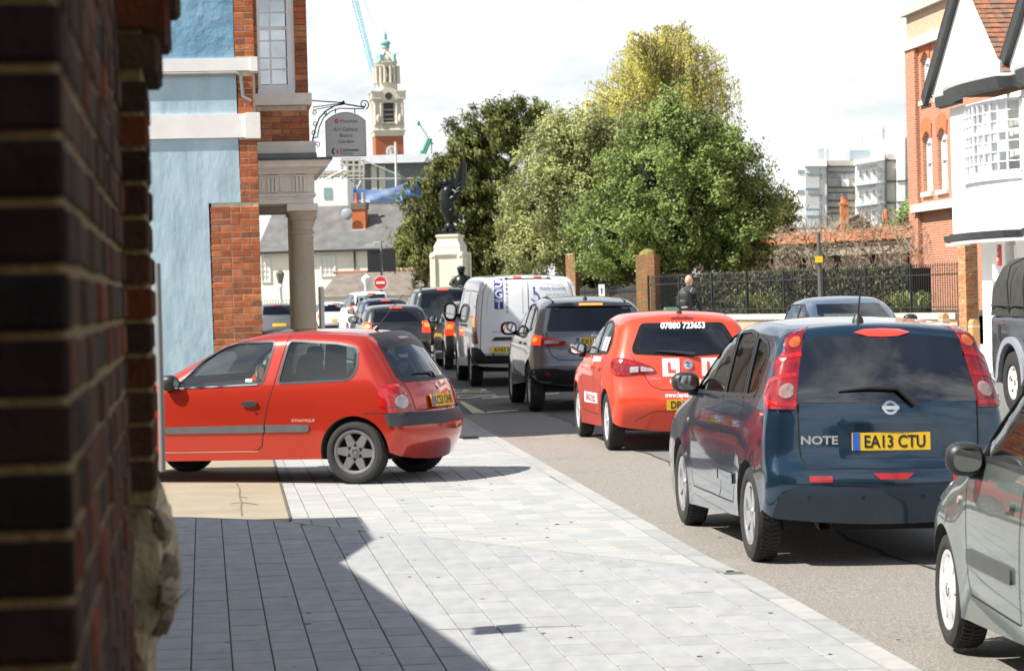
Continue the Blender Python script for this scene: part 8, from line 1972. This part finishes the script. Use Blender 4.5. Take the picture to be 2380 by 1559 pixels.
# ---------------------------------------------------------------- grey utility pickup with canvas back, oncoming
dg_ = paint('paint_dark_grey', (.040, .043, .047), .2, .42, dust=((.08, .08, .078), 1.5, .62))
c = Car('utility_pickup', 'dark grey boxy utility pickup with dark canvas hood, oncoming at the right edge', 'pickup', 'cars', dg_,
        [(-.93, .50), (-.96, .58), (-.97, .9), (-.97, 1.2), (-.95, 1.255), (-.9, 1.27), (-.4, 1.275), (.5, 1.275), (.95, 1.28), (1.0, 1.36), (1.02, 1.80), (1.07, 1.93), (1.2, 1.97), (1.8, 1.99), (2.0, 1.94), (2.12, 1.75), (2.28, 1.36), (2.36, 1.26), (2.6, 1.23), (3.2, 1.20), (3.32, 1.12), (3.36, .9), (3.36, .5)],
        .86, 1.28, 1.98, tum=.08, tuck=.0, bow=.01, rc=.05, crown=(.015, .02), wheels=(0, 2.36), wr=.405, tw=.25, arch=.48, flare=.0, zs=.5, shoulder=.0, track=.76)
s1_ = rounded([(1.98, 1.33), (1.90, 1.86), (1.15, 1.88), (1.12, 1.33)], .04); side_window(c, s1_, g_clear); ws = [(.7, 1.4), (-.7, 1.4), (-.66, 1.84), (.66, 1.84)]; c.cut_end(ws, 1.3, 4); c.finish()
c.patch('windscreen', ws, c.front, g_clear, off=-.003, cell=.15)
arch_m = mat('arch_light_grey', (.26, .28, .32), .45, var=.06)
for sg in (1, -1):
    sp_ = c.side(sg)
    for xw in (0, 2.36):
        a_ = [(xw + .49 * math.cos(R(t)), .43 + .49 * math.sin(R(t))) for t in range(-5, 186, 12)]; b_ = [(xw + .60 * math.cos(R(t)), .43 + .57 * math.sin(R(t))) for t in range(185, -6, -12)]
        c.patch('wheel_arch', a_ + b_, sp_, arch_m, off=.055, cell=.08)
    c.patch('body_capping', [(-.95, 1.235), (.98, 1.24), (.98, 1.275), (-.95, 1.27)], sp_, arch_m, off=.008, cell=.2)
    c.strip('door_gap', [(1.02, 1.26), (1.02, .6), (1.1, .5)], sp_, .012, gapm); c.strip('body_crease', [(.98, 1.05), (.62, .60)], sp_, .014, arch_m, off=.008)
    c.patch('fuel_recess', rrect(-.62, -.50, .95, 1.15, .05), sp_, plastic, off=.004, cell=.08); c.patch('door_handle', rrect(1.12, 1.28, 1.05, 1.09, .01), sp_, plastic, off=.03, cell=.06)
    c.patch('side_light', [(.62 + .025 * math.cos(k * .785), 1.05 + .025 * math.sin(k * .785)) for k in range(8)], sp_, lamp_amber, off=.012, cell=.03)
mb = MB(); mb.box(-.85, 3.2, -.55, .55, .42, .62); mb.build('underbody', gapm, c.t)
# canvas hood over hoops
can = mat('canvas_olive', (.036, .036, .030), .9, var=.25, scale=5, bump=.25, bscale=9)
mb = MB(); xs_ = [-.96, -.90, -.7, -.45, -.2, .05, .3, .55, .8, .97]; n_ = 15; V = []
for i, x in enumerate(xs_):
    sag = .018 * math.sin(i * math.pi / 1.5) if 0 < i < 9 else 0; tp = 2.02 - (.16 if i == 0 else .05 if i == 1 else 0)
    for k in range(n_):
        a = math.pi * k / (n_ - 1); cy, sz_ = math.cos(a), math.sin(a); hw_ = (.84 - sag); yy = math.copysign(abs(cy) ** .38, cy) * hw_ * (1 - .10 * sz_); zz_ = 1.262 + (tp - 1.262 - sag) * sz_ ** .38; V.append((x - .02 * sz_, yy, zz_))
mb.add(V, [(i * n_ + k, i * n_ + k + 1, (i + 1) * n_ + k + 1, (i + 1) * n_ + k) for i in range(len(xs_) - 1) for k in range(n_ - 1)] + [tuple(range(n_)), tuple(range((len(xs_) - 1) * n_, len(xs_) * n_))]); hood = mb.build('canvas_hood', can, c.t, smooth=50)
for xh in (-.2, .45): mb = MB(); mb.tube([(xh, -.84, 1.3), (xh, -.855, 1.7), (xh, -.80, 1.92), (xh, -.6, 2.02)], .012, 5); mb.build('hood_seam', can, hood)
mb = MB(); mb.tube([(-.92, -.855, 1.40), (0, -.86, 1.40), (.95, -.855, 1.40)], .010, 5); mb.build('hood_seam', can, hood)
mb = MB(); mb.tube([(.75, -.88, 1.33), (1.05, -.88, 1.33)], .02, 6); mb.build('hood_bar', plastic, c.t)
c.wheel_set(rim_spokes(mat('alloy_white', (.70, .70, .69), .35, metal=.2), plastic, 5, .045, .06, dish=.03), .215)
c.place(6.52 + .80, 33.2, math.atan2(.115, -.993), 0)
# ---------------------------------------------------------------- further cars
HB = [(-.54, .27), (-.62, .38), (-.65, .52), (-.62, .66), (-.57, .82), (-.53, .96), (-.42, 1.14), (-.26, 1.34), (-.12, 1.43), (.2, 1.47), (.7, 1.48), (1.1, 1.44), (1.45, 1.32), (1.8, 1.14), (2.1, 1.0), (2.5, .93), (2.9, .82), (3.15, .66), (3.22, .48), (3.16, .25)]
SUV = [(-.64, .42), (-.74, .52), (-.76, .72), (-.73, .9), (-.70, 1.10), (-.64, 1.30), (-.54, 1.58), (-.44, 1.71), (-.2, 1.75), (.4, 1.78), (1.0, 1.77), (1.4, 1.70), (1.75, 1.48), (2.05, 1.25), (2.3, 1.14), (2.9, 1.08), (3.25, .98), (3.4, .8), (3.42, .4)]
SVAN = [(-.60, .35), (-.68, .48), (-.69, .7), (-.66, 1.0), (-.60, 1.45), (-.52, 1.72), (-.40, 1.81), (0, 1.84), (.8, 1.84), (1.4, 1.80), (1.75, 1.62), (2.1, 1.32), (2.35, 1.16), (2.7, 1.08), (3.1, .95), (3.3, .75), (3.35, .5), (3.3, .3)]
def far_car(name, label, m, prof, X, Y, head, W=.85, nose=False, lit=True, wheels=(0, 2.5), wr=.31, extra=None, cat='car', xref=None, rail=False, glassm=g_dark):
    zr = max(p[1] for p in prof); zb = zr * .655
    c = Car(name, label, cat, 'cars', m, prof, W, zb, zr, tum=.17 * zr / 1.5, tuck=.05, bow=.06, rc=.13, crown=(.04, .15), wheels=wheels, wr=wr, tw=.19, arch=wr * 1.14, flare=.015, zs=.6, shoulder=.03)
    zt = zr - .12; xr_ = [p[0] for p in prof if p[1] > zr * .93]; x0, x1 = min(xr_) + .10, max(xr_) - .05; zw = zb + .04
    wx = c.wx[1] * .78
    side_window(c, rounded([(wx, zw), (x1 - .0, zt), (.97, zt), (.95, zw)], .04), g_tint); side_window(c, rounded([(.88, zw), (.90, zt), (x0 + .05, zt - .02), (x0 - .12, zw + .04)], .04), glassm)
    hb = W * .70; rw = rounded([(hb, zw + .02), (-hb, zw + .02), (-hb * .86, zt), (hb * .86, zt)], .05); c.cut_end(rounded(inset([(hb, zw + .02), (-hb, zw + .02), (-hb * .86, zt), (hb * .86, zt)], .05), .03), -1.5, .95)
    ws = [(W * .74, zw + .04), (-W * .74, zw + .04), (-W * .62, zt), (W * .62, zt)]; c.cut_end(ws, .85, 4)
    c.finish(); c.patch('rear_window', rw, c.rear, glassm, off=.003, cell=.12); c.patch('windscreen', ws, c.front, g_tint, off=-.003, cell=.12)
    for sg in (1, -1):
        pj = c.corner(sg, -.1, W * .45); za = zb - .22
        lm = c.patch('tail_lamp', rounded([(.14, za), (.34, za), (.36, za + .14), (.33, za + .30), (.20, za + .28)], .03), pj, lamp_lit if lit else lamp_red, off=.014, cell=.06)
        if lit: c.patch('lamp_core', rounded([(.20, za + .14), (.33, za + .14), (.31, za + .24), (.22, za + .24)], .02), pj, lamp_or, off=.018, cell=.05, parent=lm)
        sp_ = c.side(sg); c.strip('door_gap', [(.93, zt + .03), (.91, zw - .02), (.93, .36)], sp_, .009, gapm); c.strip('door_gap', [(wx + .05, zw), (wx + .05, .36)], sp_, .009, gapm)
        c.door_mirror(wx - .02, zw + .05, sg, plastic, out=.10, size=(.09, .12, .09))
        c.patch('headlamp', rounded([(.62, zb - .30), (.36, zb - .32), (.40, zb - .22), (.60, zb - .16)], .03), lambda u, v, sg=sg: c.front(u * sg, v), lamp_clear, off=.010, cell=.06)
        if rail:
            mb = MB(); yy = W * .62; mb.tube([c.hit(*c.top(x, sg * yy)) + Vector((0, 0, o)) for x, o in ((-.3, .0), (-.15, .05), (.5, .055), (1.1, .045), (1.25, .0))], .018, 6); mb.build('roof_rail', plastic, c.t)
    c.patch('stop_lamp', rrect(-.15, .15, zt + .03, zt + .055, .006), c.rear, lamp_lit if lit else lamp_red, off=.03, cell=.06)
    c.patch('number_plate', rrect(-.26, .26, .60, .71, .004), c.rear, plate_y, off=.012, cell=.1)
    c.patch('front_plate', rrect(-.26, .26, .36, .47, .004), c.front, whitep, off=.012, cell=.1); c.patch('grille', rrect(-.36, .36, .50, .60, .03), c.front, plastic, off=.006, cell=.08)
    c.patch('lower_bumper', [(-.8, .30), (.8, .30), (.8, .42), (-.8, .42)], c.corner(1, .6, 0, 1.0), plastic, off=.012, cell=.12)
    mb = MB(); mb.box(-.3, 2.9, -.6, .6, .22, .36); mb.build('underbody', gapm, c.t)
    if extra: extra(c)
    c.wheel_set(rim_spokes(alloy, chrome, 6, .03, .035, dish=.012), wr * .66)
    c.place(X, Y, head, -.6 if xref is None else xref)
    return c
xat = lambda px, Y: (px - CX) / F * Y
blkp = paint('paint_black', (.016, .017, .019), .2, .30); grn = paint('paint_dark_green', (.006, .014, .012), .3, .3); nvy = paint('paint_navy', (.016, .022, .060), .4, .3); wht = paint('paint_white', (.68, .70, .72), .0, .35); gry = paint('paint_mid_grey', (.20, .205, .215), .6, .32); bgr = paint('paint_blue_grey', (.10, .15, .23), .6, .3)
far_car('black_hatchback', 'black hatchback squeezed between the white van and the kerb side', blkp, HB, xat(1128, 54.5), 54.5, -.11, W=.86)
far_car('green_suv', 'tall dark green off-road estate with roof rails ahead of the white van', grn, SUV, xat(1033, 68), 68, -.12, W=.90, wheels=(0, 2.6), wr=.36, rail=True)
far_car('black_coupe', 'low black car half hidden behind the red hatchback roof', blkp, [(x, z * .93) for x, z in HB], xat(925, 61.5), 61.5, -.14, W=.84)
far_car('navy_car', 'navy blue car with lit brake lamps beyond the red hatchback roof', nvy, [(x, z * 1.04) for x, z in HB], xat(902, 85), 85, -.18, W=.88)
def van_r(c):
    c.letters('van_letter', 'R', .62, .38, 1.44, c.rear, mat('decal_grey', (.20, .22, .25), .4), off=.008, flip=-1, sx=1.2, slant=.15); c.strip('van_swirl', [(.38 + .36 * math.cos(a), 1.44 + .20 * math.sin(a)) for a in [k * math.tau / 20 for k in range(18)]], c.rear, .04, MATS['decal_grey'], off=.007)
far_car('small_white_van', 'small white van with a large R on its rear window', wht, SVAN, xat(866, 100), 100, -.20, W=.90, wheels=(0, 2.6), cat='van', extra=van_r)
far_car('white_hatchback', 'white hatchback with tall red lamps just right of the porch column', wht, HB, xat(785, 114), 114, -.24, W=.85)
far_car('white_car', 'white car far ahead, only its roof showing beside the column', wht, HB, xat(752, 128), 128, -.26, W=.85, lit=False)
far_car('silver_hatchback', 'silver hatchback seen left of the porch column', gry, HB, xat(650, 96), 96, -.22, W=.86, lit=False)
far_car('blue_saloon', 'blue grey car coming the other way, roof showing above the blue people carrier', bgr, HB, xat(1968, 43.5), 43.5, math.atan2(.11, -.994), W=.87, lit=False, xref=1.2, glassm=g_tint)
